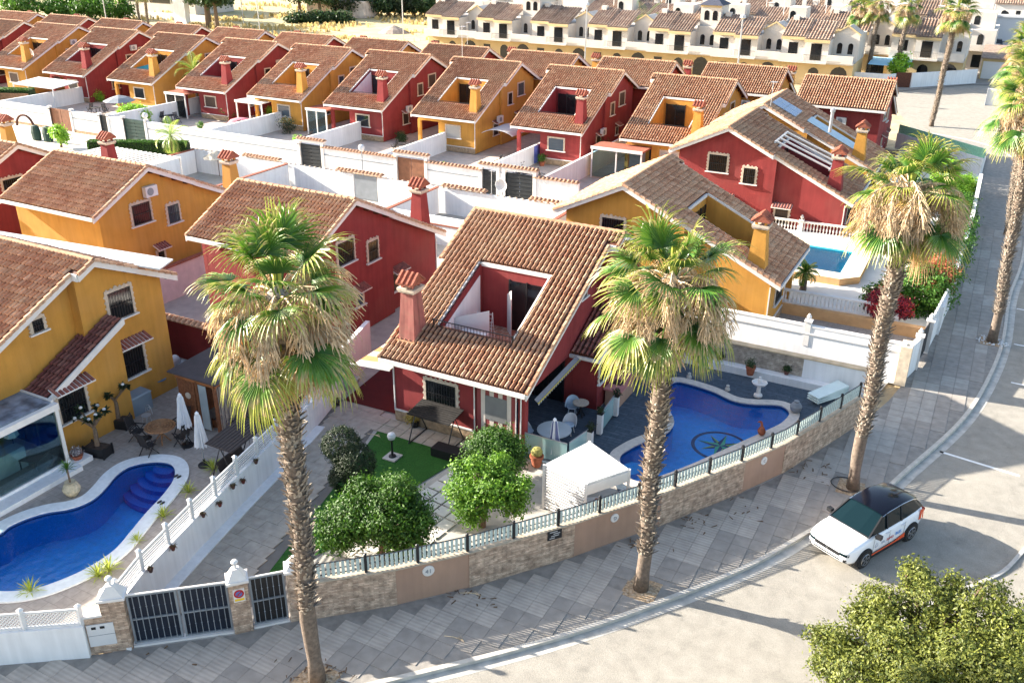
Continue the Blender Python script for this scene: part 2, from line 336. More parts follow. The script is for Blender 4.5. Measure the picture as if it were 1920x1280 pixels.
def offset_loop(poly, d):
    n = len(poly); area = sum(poly[i][0]*poly[(i+1) % n][1]-poly[(i+1) % n][0]*poly[i][1] for i in range(n)); sgn = 1 if area > 0 else -1
    out = []
    for i in range(n):
        a = Vector(poly[i-1]); b = Vector(poly[(i+1) % n]); t = (b-a).normalized(); nn = Vector((t.y, -t.x))*sgn
        out.append((poly[i][0]+nn.x*d, poly[i][1]+nn.y*d))
    return out
def ribbon(path, w):
    """two offset polylines of an open path"""
    L_, R_ = [], []
    for i, p in enumerate(path):
        a = Vector(path[max(i-1, 0)][:2]); b = Vector(path[min(i+1, len(path)-1)][:2]); t = (b-a).normalized(); nn = Vector((-t.y, t.x))
        L_.append((p[0]+nn.x*w/2, p[1]+nn.y*w/2)); R_.append((p[0]-nn.x*w/2, p[1]-nn.y*w/2))
    return L_, R_
def wallpoly(mb, path, w, z0, z1, m=0):
    L_, R_ = ribbon(path, w)
    for i in range(len(path)-1):
        a, b, c, d = R_[i], R_[i+1], L_[i+1], L_[i]
        mb.hexa([(p[0], p[1], z0) for p in (a, b, c, d)], [(p[0], p[1], z1) for p in (a, b, c, d)], m)
ORD = ['first', 'second', 'third', 'fourth', 'fifth', 'sixth', 'seventh', 'eighth', 'ninth', 'tenth', 'eleventh', 'twelfth', 'thirteenth', 'fourteenth', 'fifteenth', 'sixteenth']
# ================================================================ HOUSES
SL = .48
def zt(y): return 3.2+SL*(y+.55)
YR = 8.1; ZR = zt(YR)
def ztf(y): return zt(y) if y <= YR else ZR-SL*(y-YR)
def roof_tiles(mb, P0, U, V, wid, ln, pu=.225, pv=.36, mask=None, lift=.052, m=0, seed=1, pan=True):
    U = Vector(U).normalized(); V = Vector(V).normalized(); Nn = U.cross(V); 
    if Nn.z < 0: Nn = -Nn
    r = random.Random(seed); nu = max(1, round(wid/pu)); nv = max(1, round(ln/pv)); pu = wid/nu; pv = ln/nv; P0 = Vector(P0)
    prof = [(0, 0), (.1, .06), (.3, .092), (.5, .06), (.6, 0), (.8, -.02), (1, 0)]
    flip = (U.cross(V)).z < 0
    for j in range(nv):
        for i in range(nu):
            if mask and not mask((i+.5)*pu, (j+.5)*pv): continue
            l = lift+r.uniform(-.008, .01); du = r.uniform(-.006, .006); a = P0+U*(i*pu+du)+V*(j*pv)
            vs = [a+U*(p[0]*pu)+Nn*(p[1]+l) for p in prof]+[a+V*(pv+.02)+U*(p[0]*pu)+Nn*(p[1]*.92) for p in prof]+[a+U*(p[0]*pu)+Nn*(p[1]-.01) for p in prof[:5]]
            fs = [(k, k+1, 8+k, 7+k) for k in range(6)]+[(14+k, 15+k, k+1, k) for k in range(4)]
            if flip: fs = [f[::-1] for f in fs]
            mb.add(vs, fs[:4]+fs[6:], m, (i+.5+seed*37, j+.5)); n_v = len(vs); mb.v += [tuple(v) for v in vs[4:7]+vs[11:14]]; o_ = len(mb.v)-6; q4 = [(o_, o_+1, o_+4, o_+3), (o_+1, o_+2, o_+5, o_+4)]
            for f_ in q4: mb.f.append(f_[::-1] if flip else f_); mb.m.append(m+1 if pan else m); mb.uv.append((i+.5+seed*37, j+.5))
def tile_hood(mb, w, d, n, m=0):
    """small tiled canopy on a wall: wall plane y=0, sticking out to -y, centred on x"""
    for i in range(n):
        x = -w/2+(i+.5)*w/n; a = w/n*.40
        vs = []; 
        for t, z in ((-.02, .0), (-d, -.22)):
            for k in range(5):
                th = math.pi*k/4; vs.append((x-a*math.cos(th), t, z+.07*math.sin(th)))
        mb.add(vs, [(k, k+5, k+6, k+1) for k in range(4)]+[(5, 9, 8, 7, 6)], m, (i+.5, 3.5))
    mb.hexa([(-w/2, -d, -.28), (w/2, -d, -.28), (w/2, -.01, -.05), (-w/2, -.01, -.05)], [(-w/2, -d, -.22), (w/2, -d, -.22), (w/2, -.01, 0), (-w/2, -.01, 0)], 1)
DIRS = {'-y': 0, '+x': math.pi/2, '+y': math.pi, '-x': -math.pi/2}
def window(par, c, w, h, d, sc=True, pane=None, grille=True, mir=False, sill=True, frame=None, curtain=False):
    """frame > pane, grille, sill ; c = centre on the wall face, d = outward direction"""
    if mir: c = (-c[0], c[1], c[2]); d = {'-x': '+x', '+x': '-x'}.get(d, d)
    b = MB(); t = .13; x0, x1, z0, z1 = -w/2, w/2, -h/2, h/2
    b.box(x0-t, -.05, z0-.02, x0, 0, z1+t); b.box(x1, -.05, z0-.02, x1+t, 0, z1+t); b.box(x0, -.05, z1, x1, 0, z1+t)
    if sc:
        k = max(3, int(h/.22))
        for i in range(k):
            z = z0+(i+.5)*h/k
            for s in (-1, 1): b.lathe([(.0, -.002), (.065, .004), (.055, .035)], 8, (0, 0, 0)); b.v[-24:] = [(s*(w/2+t+.0)+vx, -.004-vz, z+vy) for vx, vy, vz in b.v[-24:]]
        k = max(3, int(w/.22))
        for i in range(k+1):
            x = x0+i*w/k; r_ = 1.7 if i == k//2 else 1
            b.lathe([(.0, -.002), (.065*r_, .004), (.055*r_, .035)], 8, (0, 0, 0)); b.v[-24:] = [(x+vx, -.004-vz, z1+t+vy) for vx, vy, vz in b.v[-24:]]
    o = b.build('window', frame or m_stone, par, loc=c, rz=DIRS[d])
    p = MB(); p.box(x0, -.02, z0, x1, -.005, z1); p.build('pane', pane or m_glassd, o)
    if sill: s_ = MB(); s_.box(x0-.22, -.14, z0-.09, x1+.22, .0, z0-.025); s_.build('sill', m_trim, o)
    if grille:
        gr = MB(); n = max(4, int(w/.13))
        for i in range(n+1):
            x = x0+.02+(w-.04)*i/n; gr.box(x-.008, -.085, z0, x+.008, -.07, z1)
        for z in (z0+.04, z0+h*.5, z1-.04): gr.box(x0, -.088, z-.012, x1, -.067, z+.012)
        for i in range(n+1):
            x = x0+.02+(w-.04)*i/n; gr.box(x-.016, -.092, z0+h*.5-.03, x+.016, -.064, z0+h*.5+.03)
        gr.build('grille', m_black, o)
    return o
def hood(par, c, w, d, mir=False, n=8):
    if mir: c = (-c[0], c[1], c[2]); d = {'-x': '+x', '+x': '-x'}.get(d, d)
    b = MB(); tile_hood(b, w, .5, n); return b.build('window_hood', [m_tiled, m_trim], par, loc=c, rz=DIRS[d])
def ridge_tile_mesh():
    b = MB(); vs = []
    for x, r in ((0, .13), (.46, .105)):
        for k in range(7): th = math.pi*k/6; vs.append((x, -r*math.cos(th), r*.95*math.sin(th)))
    b.add(vs, [(k, k+1, k+8, k+7) for k in range(6)]+[(6, 5, 4, 3, 2, 1, 0)])
    return b
_rt = None
def build_house(label, wall, mir=False, detail=2, wing=True, group=None, open_porch=True, single_ridge=False, tile=None, wl=None, wr=None, hang=False):
    """local frame: front (long slope, balcony, chimney) towards -y, x from 0 to 6.3"""
    root = thing('house', label, 'house', group=group); tile = tile or m_tile
    k = lambda n: MB(mir)
    def wpart(b, name, mats, par=root):
        o = b.build(name, mats, par); o['w0'] = 1; return o
    # walls
    b = k(0)
    zi = lambda y: ztf(y)-.13
    b.yz([(0, 0), (4.9, 0), (4.9, zi(4.9)), (0, zi(0))], 0, .2)
    b.yz([(4.7, 0), (11.5, 0), (11.5, zi(11.5)), (YR, zi(YR)), (4.7, zi(4.7))], -.25, -.003)
    b.box(.203, 0, 0, 3.95, .2, zi(0)-.0)
    b.box(3.75, .203, 0, 3.95, 4.9, 2.9)
    b.box(.2, 4.903, 0, 6.2, 5.1, 2.95)
    b.yz([(.0, 2.65), (4.9, 2.65), (4.9, 0), (8.0, 0), (8.0, zi(8.0)), (0, zi(0))], 6.0, 6.2)
    b.box(3.953, 0, 2.6, 5.997, .2, zi(0))
    b.yz([(7.3, 0), (11.5, 0), (11.5, zi(11.5)), (YR, zi(YR)), (7.3, zi(7.3))], 6.45, 6.7)
    b.box(6.203, 7.3, 0, 6.447, 7.5, zi(7.3)-.05)
    b.box(0.0, 11.3, 0, 6.447, 11.497, zi(11.5))
    wpart(b, 'wall', [wall])
    b = k(0); b.box(-.03, -.05, 0, 3.9, -.003, .5); b.build('plinth', m_base, root); b = k(0); b.box(-.28, 11.5, 0, 6.7, 11.55, .4); b.build('plinth', m_base, root)
    b = k(0); b.box(-.04, -.07, .5, 3.92, -.002, .56)
    b.box(-.05, -.06, 0.56, .0, -.002, 2.9); b.build('wall_trim', m_trim, root)
    b = k(0); b.box(.2, .2, 2.8, 6.0, 5.0, 2.9); b.build('porch_ceiling', m_trim, root)
    b = k(0); b.box(6.0, -.0, 0, 6.3, .3, 2.65); wpart(b, 'column', [wall])
    b = k(0); b.box(3.97, .3, 0, 6.4, 4.88, .06); b.build('porch_floor', m_conc, root)
    b = k(0); b.box(4.35, 4.82, .06, 5.75, 4.9, 2.3); d_ = b.build('porch_door', m_glassd, root)
    b = k(0)
    for x in (4.3, 5.0, 5.74): b.box(x, 4.79, .06, x+.06, 4.9, 2.36)
    b.box(4.3, 4.79, 2.3, 5.8, 4.9, 2.38); b.build('door_frame', m_black, d_)
    # roof deck under the tiles, balcony cut out
    b = k(0); zd = ztf
    b.slab(-.3, 6.6, -.55, 1.55, zd, .13); b.slab(-.3, 1.35, 1.55, 5.2, zd, .13); b.slab(4.9, 6.6, 1.55, 5.2, zd, .13)
    b.slab(-.3, 6.6, 5.2, YR, zd, .13); b.slab(-.6, -.3, 4.9, YR, zd, .13); b.slab(6.6, 7.0, 7.3, YR, zd, .13)
    b.slab(-.6, 7.0, YR, 12.1, zd, .13)
    rf = b.build('roof', m_wood, root)
    b = k(0); c = math.cos(math.atan(SL)); n1 = (YR+.55)/c
    def mk(u, v):
        x = -.6+u; y = -.55+v*c
        if 1.3 < x < 4.95 and 1.5 < y < 5.25: return False
        if x < -.3 and y < 4.9: return False
        if x > 6.6 and y < 7.3: return False
        return True
    roof_tiles(b, (-.6, -.55, 3.2+.02), (1, 0, 0), (0, c, SL*c), 7.6, n1, mask=mk, seed=3)
    roof_tiles(b, (-.6, 12.1, ztf(12.1)+.02), (1, 0, 0), (0, -c, SL*c), 7.6, 4.0/c, seed=5)
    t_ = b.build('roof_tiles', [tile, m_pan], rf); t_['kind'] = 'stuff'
    # ridge
    if single_ridge:
        global _rt
        if _rt is None: _rt = ridge_tile_mesh().build('ridge_tile', m_cap); tpl = _rt.data; bpy.data.objects.remove(_rt); _rt = tpl
        nr = 19
        for i in range(nr):
            o = bpy.data.objects.new('ridge_tile', _rt); S.collection.objects.link(o); o.parent = rf
            x = -.62+7.64*i/nr; o.location = ((-x-.46) if mir else x, YR, ZR+.02)
    else:
        b = k(0); tb = ridge_tile_mesh()
        for i in range(19):
            x = -.62+7.64*i/19; b.add([(x+v[0], YR+v[1], ZR+.02+v[2]) for v in tb.v], tb.f, 0)
        b.build('ridge_tiles', m_cap, rf, kind='stuff')
    # rake boards, gutters
    b = k(0)
    def rake(x, y0, y1):
        b.hexa([(x, y0, ztf(y0)-.27), (x+.07, y0, ztf(y0)-.27), (x+.07, y1, ztf(y1)-.27), (x, y1, ztf(y1)-.27)],
               [(x, y0, ztf(y0)+.05), (x+.07, y0, ztf(y0)+.05), (x+.07, y1, ztf(y1)+.05), (x, y1, ztf(y1)+.05)])
    rake(-.373, -.6, 4.87); rake(-.673, 4.9, YR); rake(-.673, YR+.001, 12.15); rake(6.603, -.6, 7.27); rake(7.003, 7.3, YR); rake(7.003, YR+.001, 12.15)
    b.box(-.60, 4.84, zt(4.87)-.26, -.30, 4.9, zt(4.87)+.04); b.box(6.673, 7.24, zt(7.27)-.26, 7.0, 7.3, zt(7.27)+.04)
    b.box(-.303, -.66, 3.0, 6.603, -.56, 3.17); b.box(-.6, 12.11, ztf(12.1)-.2, 7.0, 12.2, ztf(12.1)-.02)
    b.build('fascia', m_trim, root)
    # rake tiles
    b = k(0)
    def rk(x, y0, y1):
        n = max(2, round(abs(y1-y0)/.33))
        for i in range(n):
            ya = y0+(y1-y0)*i/n; yb = y0+(y1-y0)*(i+.96)/n; s_ = .03
            b.hexa([(x-.09, ya, ztf(ya)-.03+s_), (x+.09, ya, ztf(ya)-.03+s_), (x+.09, yb, ztf(yb)-.03), (x-.09, yb, ztf(yb)-.03)],
                   [(x-.05, ya, ztf(ya)+.10+s_), (x+.05, ya, ztf(ya)+.10+s_), (x+.05, yb, ztf(yb)+.09), (x-.05, yb, ztf(yb)+.09)], 0, (i+.5, x))
    rk(-.35, -.6, 4.85); rk(-.65, 4.9, YR); rk(-.65, 12.15, YR); rk(6.65, -.6, 7.25); rk(7.05, 7.3, YR); rk(7.05, 12.15, YR)
    b.build('verge_tiles', tile, rf, kind='stuff')
    b = k(0)
    for i in range(9):
        for x0, x1, ys in ((-.58, -.26, 5.3+i*.8), (6.71, 6.98, 7.6+i*.5)):
            if ys < 12: b.box(x0, ys, ztf(ys)-.30, x1, ys+.12, ztf(ys)-.17)
    b.build('rafter_ends', m_wood, rf)
    # balcony
    b = k(0); b.box(1.35, 1.45, 2.92, 4.9, 5.2, 3.0); b.build('balcony_floor', m_terr, root)
    b = k(0)
    for x0, x1 in ((1.352, 1.44), (4.81, 4.898)): b.yz([(1.5, 3.003), (5.2, 3.003), (5.2, zi(5.2)+.10), (1.5, zi(1.5)+.10)], x0, x1)
    b.box(1.45, 5.1, 3.003, 4.8, 5.2, zi(5.2)+.08); b.box(1.45, 1.5, 3.003, 4.8, 1.6, 4.0)
    wpart(b, 'balcony_wall', [wall])
    b = k(0)
    b.box(1.3, 5.06, zt(5.1)-.12, 4.95, 5.19, zt(5.1)+.03)
    for x in (1.29, 4.87): b.hexa([(x, 1.5, zt(1.5)-.14), (x+.07, 1.5, zt(1.5)-.14), (x+.07, 5.05, zt(5.05)-.14), (x, 5.05, zt(5.05)-.14)], [(x, 1.5, zt(1.5)+.09), (x+.07, 1.5, zt(1.5)+.09), (x+.07, 5.05, zt(5.05)+.09), (x, 5.05, zt(5.05)+.09)])
    b.build('balcony_trim', m_trim, root)
    b = k(0); b.box(2.9, 5.04, 3.0, 4.6, 5.1, 5.35); bd = b.build('balcony_door', m_glassd, root)
    b = k(0)
    for x in (2.86, 3.72, 4.56): b.box(x, 5.01, 3.0, x+.06, 5.1, 5.4)
    b.build('door_frame', m_black, bd)
    b = k(0)
    zr = zt(1.45)
    if hang:
        for y, z in ((1.35, zr+.36), (1.35, zr-.02)): b.bar((1.2, y, z), (5.0, y, z), .035, .035)
        for i in range(26): x = 1.2+3.8*i/25; b.box(x-.008, 1.34, zr-.02, x+.008, 1.36, zr+.36)
        for x in (1.2, 5.0):
            b.bar((x, 1.35, zr+.36), (x, 2.1, zr+.5), .03, .03); b.bar((x, 1.35, zr), (x, 1.35, zr+.4), .05, .05)
            for j in range(5): b.bar((x, 1.45+j*.14, zr+.02+j*.06), (x, 1.45+j*.14, zr+.38+j*.02), .015, .015)
    else:
        b.bar((1.4, 1.55, 4.28), (4.85, 1.55, 4.28), .035, .035)
        for i in range(20): x = 1.45+3.35*i/19; b.box(x-.008, 1.54, 4.0, x+.008, 1.56, 4.28)
    b.build('railing', m_black, root)
    # chimney
    b = k(0); x0, x1, y0, y1 = .0, .85, .35, 1.35
    b.hexa([(x0, y0, zt(y0)-.4), (x1, y0, zt(y0)-.4), (x1, y1, zt(y1)-.4), (x0, y1, zt(y1)-.4)], [(x0+.12, y0+.22, 5.85), (x1-.12, y0+.22, 5.85), (x1-.12, y1-.16, 5.85), (x0+.12, y1-.16, 5.85)])
    for i in range(4):
        px, py = (x0+.12, x1-.12)[i % 2], (y0+.22, y1-.16)[i//2]
        b.obox((px+(.07 if i % 2 == 0 else -.07), py+(.07 if i < 2 else -.07), 6.06), (.12, .12, .2))
    ch = wpart(b, 'chimney', [wall])
    b = k(0)
    b.box(x0+.04, y0+.14, 5.85, x1-.04, y1-.08, 5.93); b.box(x0-.0, y0+.10, 5.93, x1, y1-.04, 6.05); b.build('chimney_cornice', m_stone, ch)
    b = k(0); xm = (x0+x1)/2; ym = (y0+y1)/2+.03
    for s in (-1, 1):
        for i in range(4):
            for j in range(2):
                xx = x0-.02+i*.25
                ya = ym+s*(.5-.25*j); yb = ym+s*(.25-.25*j); za, zb = 6.24+.2*j, 6.46+.2*j
                b.hexa([(xx, ya, za), (xx+.15, ya, za), (xx+.15, yb, zb-.04), (xx, yb, zb-.04)], [(xx+.03, ya, za+.1), (xx+.12, ya, za+.1), (xx+.12, yb, zb+.06), (xx+.03, yb, zb+.06)])
        b.hexa([(x0, ym, 6.22), (x1-.02, ym, 6.22), (x1-.02, ym+s*.5, 6.22), (x0, ym+s*.5, 6.22)], [(x0, ym, 6.62), (x1-.02, ym, 6.62), (x1-.02, ym+s*.5, 6.26), (x0, ym+s*.5, 6.26)])
    b.build('chimney_cap', m_capr, ch)
    b = k(0); b.box(x0-.02, y0-.06, zt(y0)-.05, x1+.02, y0, zt(y0)+.12); b.build('chimney_flashing', m_cap, ch)
    # wing
    if wing:
        zw = lambda y: 2.8+SL*(y-4.5)
        b = k(0); b.yz([(4.9, 0), (8.4, 0), (8.4, zw(8.4)-.12), (4.9, zw(4.9)-.12)], 7.2, 7.4); b.box(6.21, 4.9, 0, 7.197, 5.1, zw(4.9)-.13); b.box(6.71, 8.2, 0, 7.197, 8.4, zw(8.2)-.1)
        wpart(b, 'wing_wall', [wall])
        b = k(0); b.slab(6.22, 7.62, 4.5, 8.5, zw, .12); wr_ = b.build('wing_roof', m_wood, root)
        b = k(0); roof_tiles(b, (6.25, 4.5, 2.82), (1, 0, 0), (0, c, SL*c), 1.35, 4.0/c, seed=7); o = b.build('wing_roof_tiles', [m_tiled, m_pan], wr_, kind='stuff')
        b = k(0); b.hexa([(7.62, 4.45, zw(4.45)-.22), (7.69, 4.45, zw(4.45)-.22), (7.69, 8.55, zw(8.55)-.22), (7.62, 8.55, zw(8.55)-.22)], [(7.62, 4.45, zw(4.45)+.06), (7.69, 4.45, zw(4.45)+.06), (7.69, 8.55, zw(8.55)+.06), (7.62, 8.55, zw(8.55)+.06)])
        b.box(6.22, 4.38, 2.62, 7.62, 4.49, 2.76); b.build('wing_fascia', m_trim, root)
    # windows
    window(root, (2.35, -.002, 1.85), 1.45, 1.05, '-y', sc=detail > 1, mir=mir, grille=detail > 1)
    sg = detail > 1
    if wl is not False:
        window(root, (-.252, 8.7, 4.75), 1.25, 1.15, '-x', sc=sg, mir=mir, grille=sg)
        window(root, (-.252, 6.45, 4.15), .8, 1.05, '-x', sc=sg, mir=mir, grille=sg)
        window(root, (-.252, 7.8, 1.9), .45, .65, '-x', sc=False, mir=mir, grille=False)
        hood(root, (-.252, 7.8, 2.72), .95, '-x', mir, 5)
        window(root, (-.002, 4.0, 1.6), .85, 1.0, '-x', sc=sg, mir=mir); hood(root, (-.002, 4.0, 2.5), 1.35, '-x', mir, 7)
    if wr:
        window(root, (6.702, 9.25, 5.0), 1.15, 1.25, '+x', mir=mir); window(root, (6.702, 9.3, 2.2), 1.25, 1.25, '+x', mir=mir); hood(root, (6.702, 9.35, 3.35), 1.75, '+x', mir, 9)
        window(root, (7.402, 5.65, 2.0 if wr == 1 else 1.95), 1.2, 1.15, '+x', mir=mir)
        if wr == 1: hood(root, (7.402, 5.65, 3.1), 1.8, '+x', mir, 9)
        window(root, (6.202, 5.7, 5.25), .45, .5, '+x', mir=mir)
    return root
def place(o, x, y, rz=0): o.location = (x, y, 0); o.rotation_euler = (0, 0, rz); return o
main = place(build_house('red house with a white-walled roof terrace, beside the pool with the star', m_red, wr=2, single_ridge=True, hang=True), -20.8, 28.65)
front = place(build_house('yellow house at the left edge beside the long curved pool and outdoor dining set', m_yel, wr=1, single_ridge=True, wl=False), -38.3, 14.8)
redmid = place(build_house('red house directly behind the left palm crown, its back slope towards the camera', m_red, single_ridge=True), -28.0, 43.3, math.pi)
yelmid = place(build_house('yellow house with an air conditioner under its gable, left of the left palm crown', m_yel, single_ridge=True), -42.1, 43.0, math.pi)
protoR = build_house('red house of the long row, right of centre, with a balcony opening and white corner fascia', m_red, mir=True, detail=1, wing=False, group='houses of the long row behind the white street wall')
# long row facing the camera
cols = ['red', 'yellow']
labR = ['yellow house of the long row with a white glazed porch', 'red house of the long row, left of the yellow one with the glazed porch',
        'yellow house of the long row with a grey awning at its side', 'red house of the long row with a plant by its front window',
        'yellow house of the long row with a blue parasol in front of the porch', 'red house of the long row half hidden by a feathery palm', 'yellow house of the long row with a blue sheet in its roof balcony',
        'red house of the long row beside the brown-fenced garden', 'yellow house of the long row with a satellite dish by its chimney', 'red house of the long row cut by the left edge of the picture',
        'yellow house of the long row farthest left']
xR = [-21.6, -32.1, -42.8, -53.2, -63.2, -73.4, -84.2, -95.2, -105.9, -116.4]
for i, x in enumerate(xR):
    red = i % 2 == 1
    if i == 1: o = protoR
    else: o = dup(protoR, None, m_red if red else m_yel)
    o['label'] = labR[i]; place(o, x, 73.45)
# row behind it, back to back
protoB = build_house('', m_red, mir=False, detail=1, wing=False, group='houses of the rear row, back to back with the long row')
for i in range(12):
    x = -29.3-10.5*i; red = i % 2 == 0
    o = protoB if i == 0 else dup(protoB, None, m_red if red else m_yel)
    o['label'] = f"{'red' if red else 'yellow'} house of the rear row, {ORD[i]} from the right"
    place(o, x-.55, 97.6, math.pi)
o = dup(protoB, None, m_yel); o['label'] = 'yellow house just left of the orange roofed red house, below the terrace block'; place(o, -19.4, 99.2, math.pi)
o = dup(protoB, None, m_red); o['label'] = 'red house with an orange back slope beside the far end of the street'; place(o, -9.4, 96.3, math.pi)
m_shut = M('brown_roller_shutter', (.07, .045, .035), .6, .1, 6); m_blind = M('pale_roller_blind', (.40, .38, .35), .7, .05, 6); m_gl2 = M('reflecting_window_glass', (.05, .07, .09), .06, 0, spec=.9)
def vary_windows(root, r):
    for w_ in root.children:
        if w_.name.startswith('window') and 'hood' not in w_.name:
            for p_ in w_.children:
                if p_.name.startswith('pane'):
                    p_.material_slots[0].link = 'OBJECT'; p_.material_slots[0].material = r.choice((m_glassd, m_shut, m_shut, m_gl2, m_blind) if r.random() < .5 else (m_glassd, m_shut, m_gl2))
_rw = random.Random(31)
for _o in list(bpy.data.objects):
    if _o.parent is None and _o.name.startswith('house') and _o not in (main, front): vary_windows(_o, _rw)
# left neighbours in the middle row
o = dup(redmid, None, m_red); o['label'] = 'red house at the left edge behind the yellow one with the air conditioner'; place(o, -53.2, 43.0, math.pi)
o = dup(yelmid, None, m_yel); o['label'] = 'yellow house at the left edge of which mostly the chimney shows'; place(o, -64.6, 43.5, math.pi)
# right column, turned towards the street
o = dup(redmid, None, m_yel); o['label'] = 'yellow house with a long brown roof behind the middle palm, beside the turquoise pool'; place(o, -8.75, 45.0, math.pi/2); qh = o
o = dup(redmid, None, m_red); o['label'] = 'red house with a broad plain gable wall above the white balustrade'; place(o, -8.0, 62.3, math.pi/2); rh = o
o = dup(redmid, None, m_yel); o['label'] = 'yellow house carrying solar panels on its roof'; place(o, -8.0, 71.9, math.pi/2); sh = o
# ================================================================ GROUND, POOLS, STREET
def sm(pts, z=0., n=5, closed=True): return cat_rom([g(x, y, z) for x, y in pts], n, closed)
poolA = sm([(1161,859),(1180,842),(1209,828),(1247,814),(1262,797),(1260,783),(1252,766),(1248,744),(1254,725),(1269,716),(1297,721.6),(1338,735),(1372.5,751),(1407,757.7),(1448,759.4),(1469,763),(1481,776.6),(1467,794),(1441,807.5),(1372.5,838.5),(1304,869.4),(1242,893.5),(1200,905),(1172,890)])
poolB = sm([(0,1000),(17,987),(50,972),(87,961),(125,955),(155,946),(180,932),(200,912),(217,892),(240,876),(270,868),(300,866),(322,871),(330,885),(325,905),(305,932),(275,964),(247,998),(215,1034),(165,1067),(110,1092),(60,1107),(0,1111),(-70,1100),(-95,1065),(-55,1025)])
poolC = [tuple(g(x, y, .35)[:2]) for x, y in ((1484,470),(1574,484),(1561,514),(1470,500))]
poolC = [(-10.3, 60.2), (-10.3, 55.7), (-6.75, 55.7), (-6.75, 60.2)]
gr = MB(); gr.sheet([(-500, -60), (400, -60), (400, 800), (-500, 800)], [poolA, poolB], -.15)
gr.build('ground', m_earth, kind='structure')
def pool(name, label, loop, cop_w, m_c, m_in, water, depth=1.3, zt_=.06, zw=-.07, hole=True, water_m=None, steps=None):
    t = thing(name, label, 'swimming pool', (loop[0][0], loop[0][1], 0)); og = (loop[0][0], loop[0][1], 0)
    outer = offset_loop(loop, cop_w); inn = offset_loop(loop, -.03); n = len(loop)
    b = MB(); b.sheet(outer, [inn], zt_); b.build('coping', m_c, t, og)
    for lp, za, zb in ((outer, -.1, zt_), (inn, zt_, zt_-.05)):
        b = MB()
        for i in range(n):
            j = (i+1) % n; b.add([(*lp[i], za), (*lp[j], za), (*lp[j], zb), (*lp[i], zb)], [(0, 1, 2, 3)])
        b.build('coping_edge', m_c, t, og)
    b = MB(); L2 = offset_loop(loop, .0)
    for i in range(n):
        j = (i+1) % n; b.add([(*L2[i], zt_-.02), (*L2[j], zt_-.02), (*L2[j], -.14), (*L2[i], -.14)], [(0, 1, 2, 3)])
    b.build('waterline_band', m_band, t, og)
    b = MB()
    for i in range(n):
        j = (i+1) % n; b.add([(*L2[i], -.14), (*L2[j], -.14), (*L2[j], -depth), (*L2[i], -depth)], [(0, 1, 2, 3)])
    b.build('pool_wall', m_poolv, t, og)
    b = MB(); b.sheet(L2, [], -depth); b.build('pool_floor', m_in, t, og)
    b = MB(); b.sheet(L2, [], zw); b.build('water', water, t, og)
    return t, og
w_blue = M_water('pool_water', (.72, .90, .99)); w_turq = M_water('turquoise_water', (.82, .97, .99))
pA, ogA = pool('swimming_pool', 'curved blue pool with a compass star on its floor, beside the red house', poolA, .42, m_cop, m_pool, w_blue)
pB, ogB = pool('swimming_pool', 'long bean shaped blue pool with white rim and round steps, bottom left', poolB, .5, m_copw, m_pool, w_blue)
# compass star on the pool floor
cS = g(1350, 836, -1.3)
def star(mb, c, r1, r2, n, rot, m):
    for i in range(n):
        a = rot+2*math.pi*i/n; d = math.pi/n
        mb.add([(c[0], c[1], -1.285+.002*m), (c[0]+r2*math.cos(a-d), c[1]+r2*math.sin(a-d), -1.285+.002*m), (c[0]+r1*math.cos(a), c[1]+r1*math.sin(a), -1.285+.002*m)], [(0, 1, 2)], m)
        mb.add([(c[0], c[1], -1.285+.002*m), (c[0]+r1*math.cos(a), c[1]+r1*math.sin(a), -1.285+.002*m), (c[0]+r2*math.cos(a+d), c[1]+r2*math.sin(a+d), -1.285+.002*m)], [(0, 1, 2)], m+1)
m_st1 = M('star_green_tile', (.10, .55, .22), .5, .1); m_st2 = M('star_dark_tile', (.005, .03, .12), .5, .1)
m_st3 = M('star_gold_tile', (.45, .55, .08), .5, .1)
b = MB(); star(b, cS, .95, .22, 4, .75, 0); star(b, cS, 1.05, .24, 4, 0, 2)
for i in range(48):
    a0, a1 = 2*math.pi*i/48, 2*math.pi*(i+1)/48
    b.add([(cS[0]+r*math.cos(a), cS[1]+r*math.sin(a), -1.289) for r, a in ((1.12, a0), (1.28, a0), (1.28, a1), (1.12, a1))], [(0, 1, 2, 3)], 1)
b.build('compass_star', [m_st3, m_st2, m_st1, m_st2], pA, ogA)
b = MB(); c0 = g(1178, 880, -.3)
for i in range(5): 
    poly = [(c0[0]+(.5+.34*i)*math.cos(t), c0[1]+(.5+.34*i)*math.sin(t)) for t in [-1.2+2.9*k/14 for k in range(15)]]+[(c0[0]-.4, c0[1]-.1)]
    b.prism(poly, -1.29, -.22-.21*i)
b.build('pool_steps', m_pool, pA, ogA)
b = MB(); c0 = g(308, 874, -.1)
for i in range(5):
    poly = [(c0[0]+(.5+.36*i)*math.cos(t), c0[1]+(.4+.30*i)*math.sin(t)) for t in [-2.9+2.6*k/14 for k in range(15)]]+[(c0[0]+.4, c0[1]+.2)]
    b.prism(poly, -1.29, -.20-.2*i)
b.build('pool_steps', M('pale_step_mosaic', (.03, .16, .62), .4, .15, 20), pB, ogB)
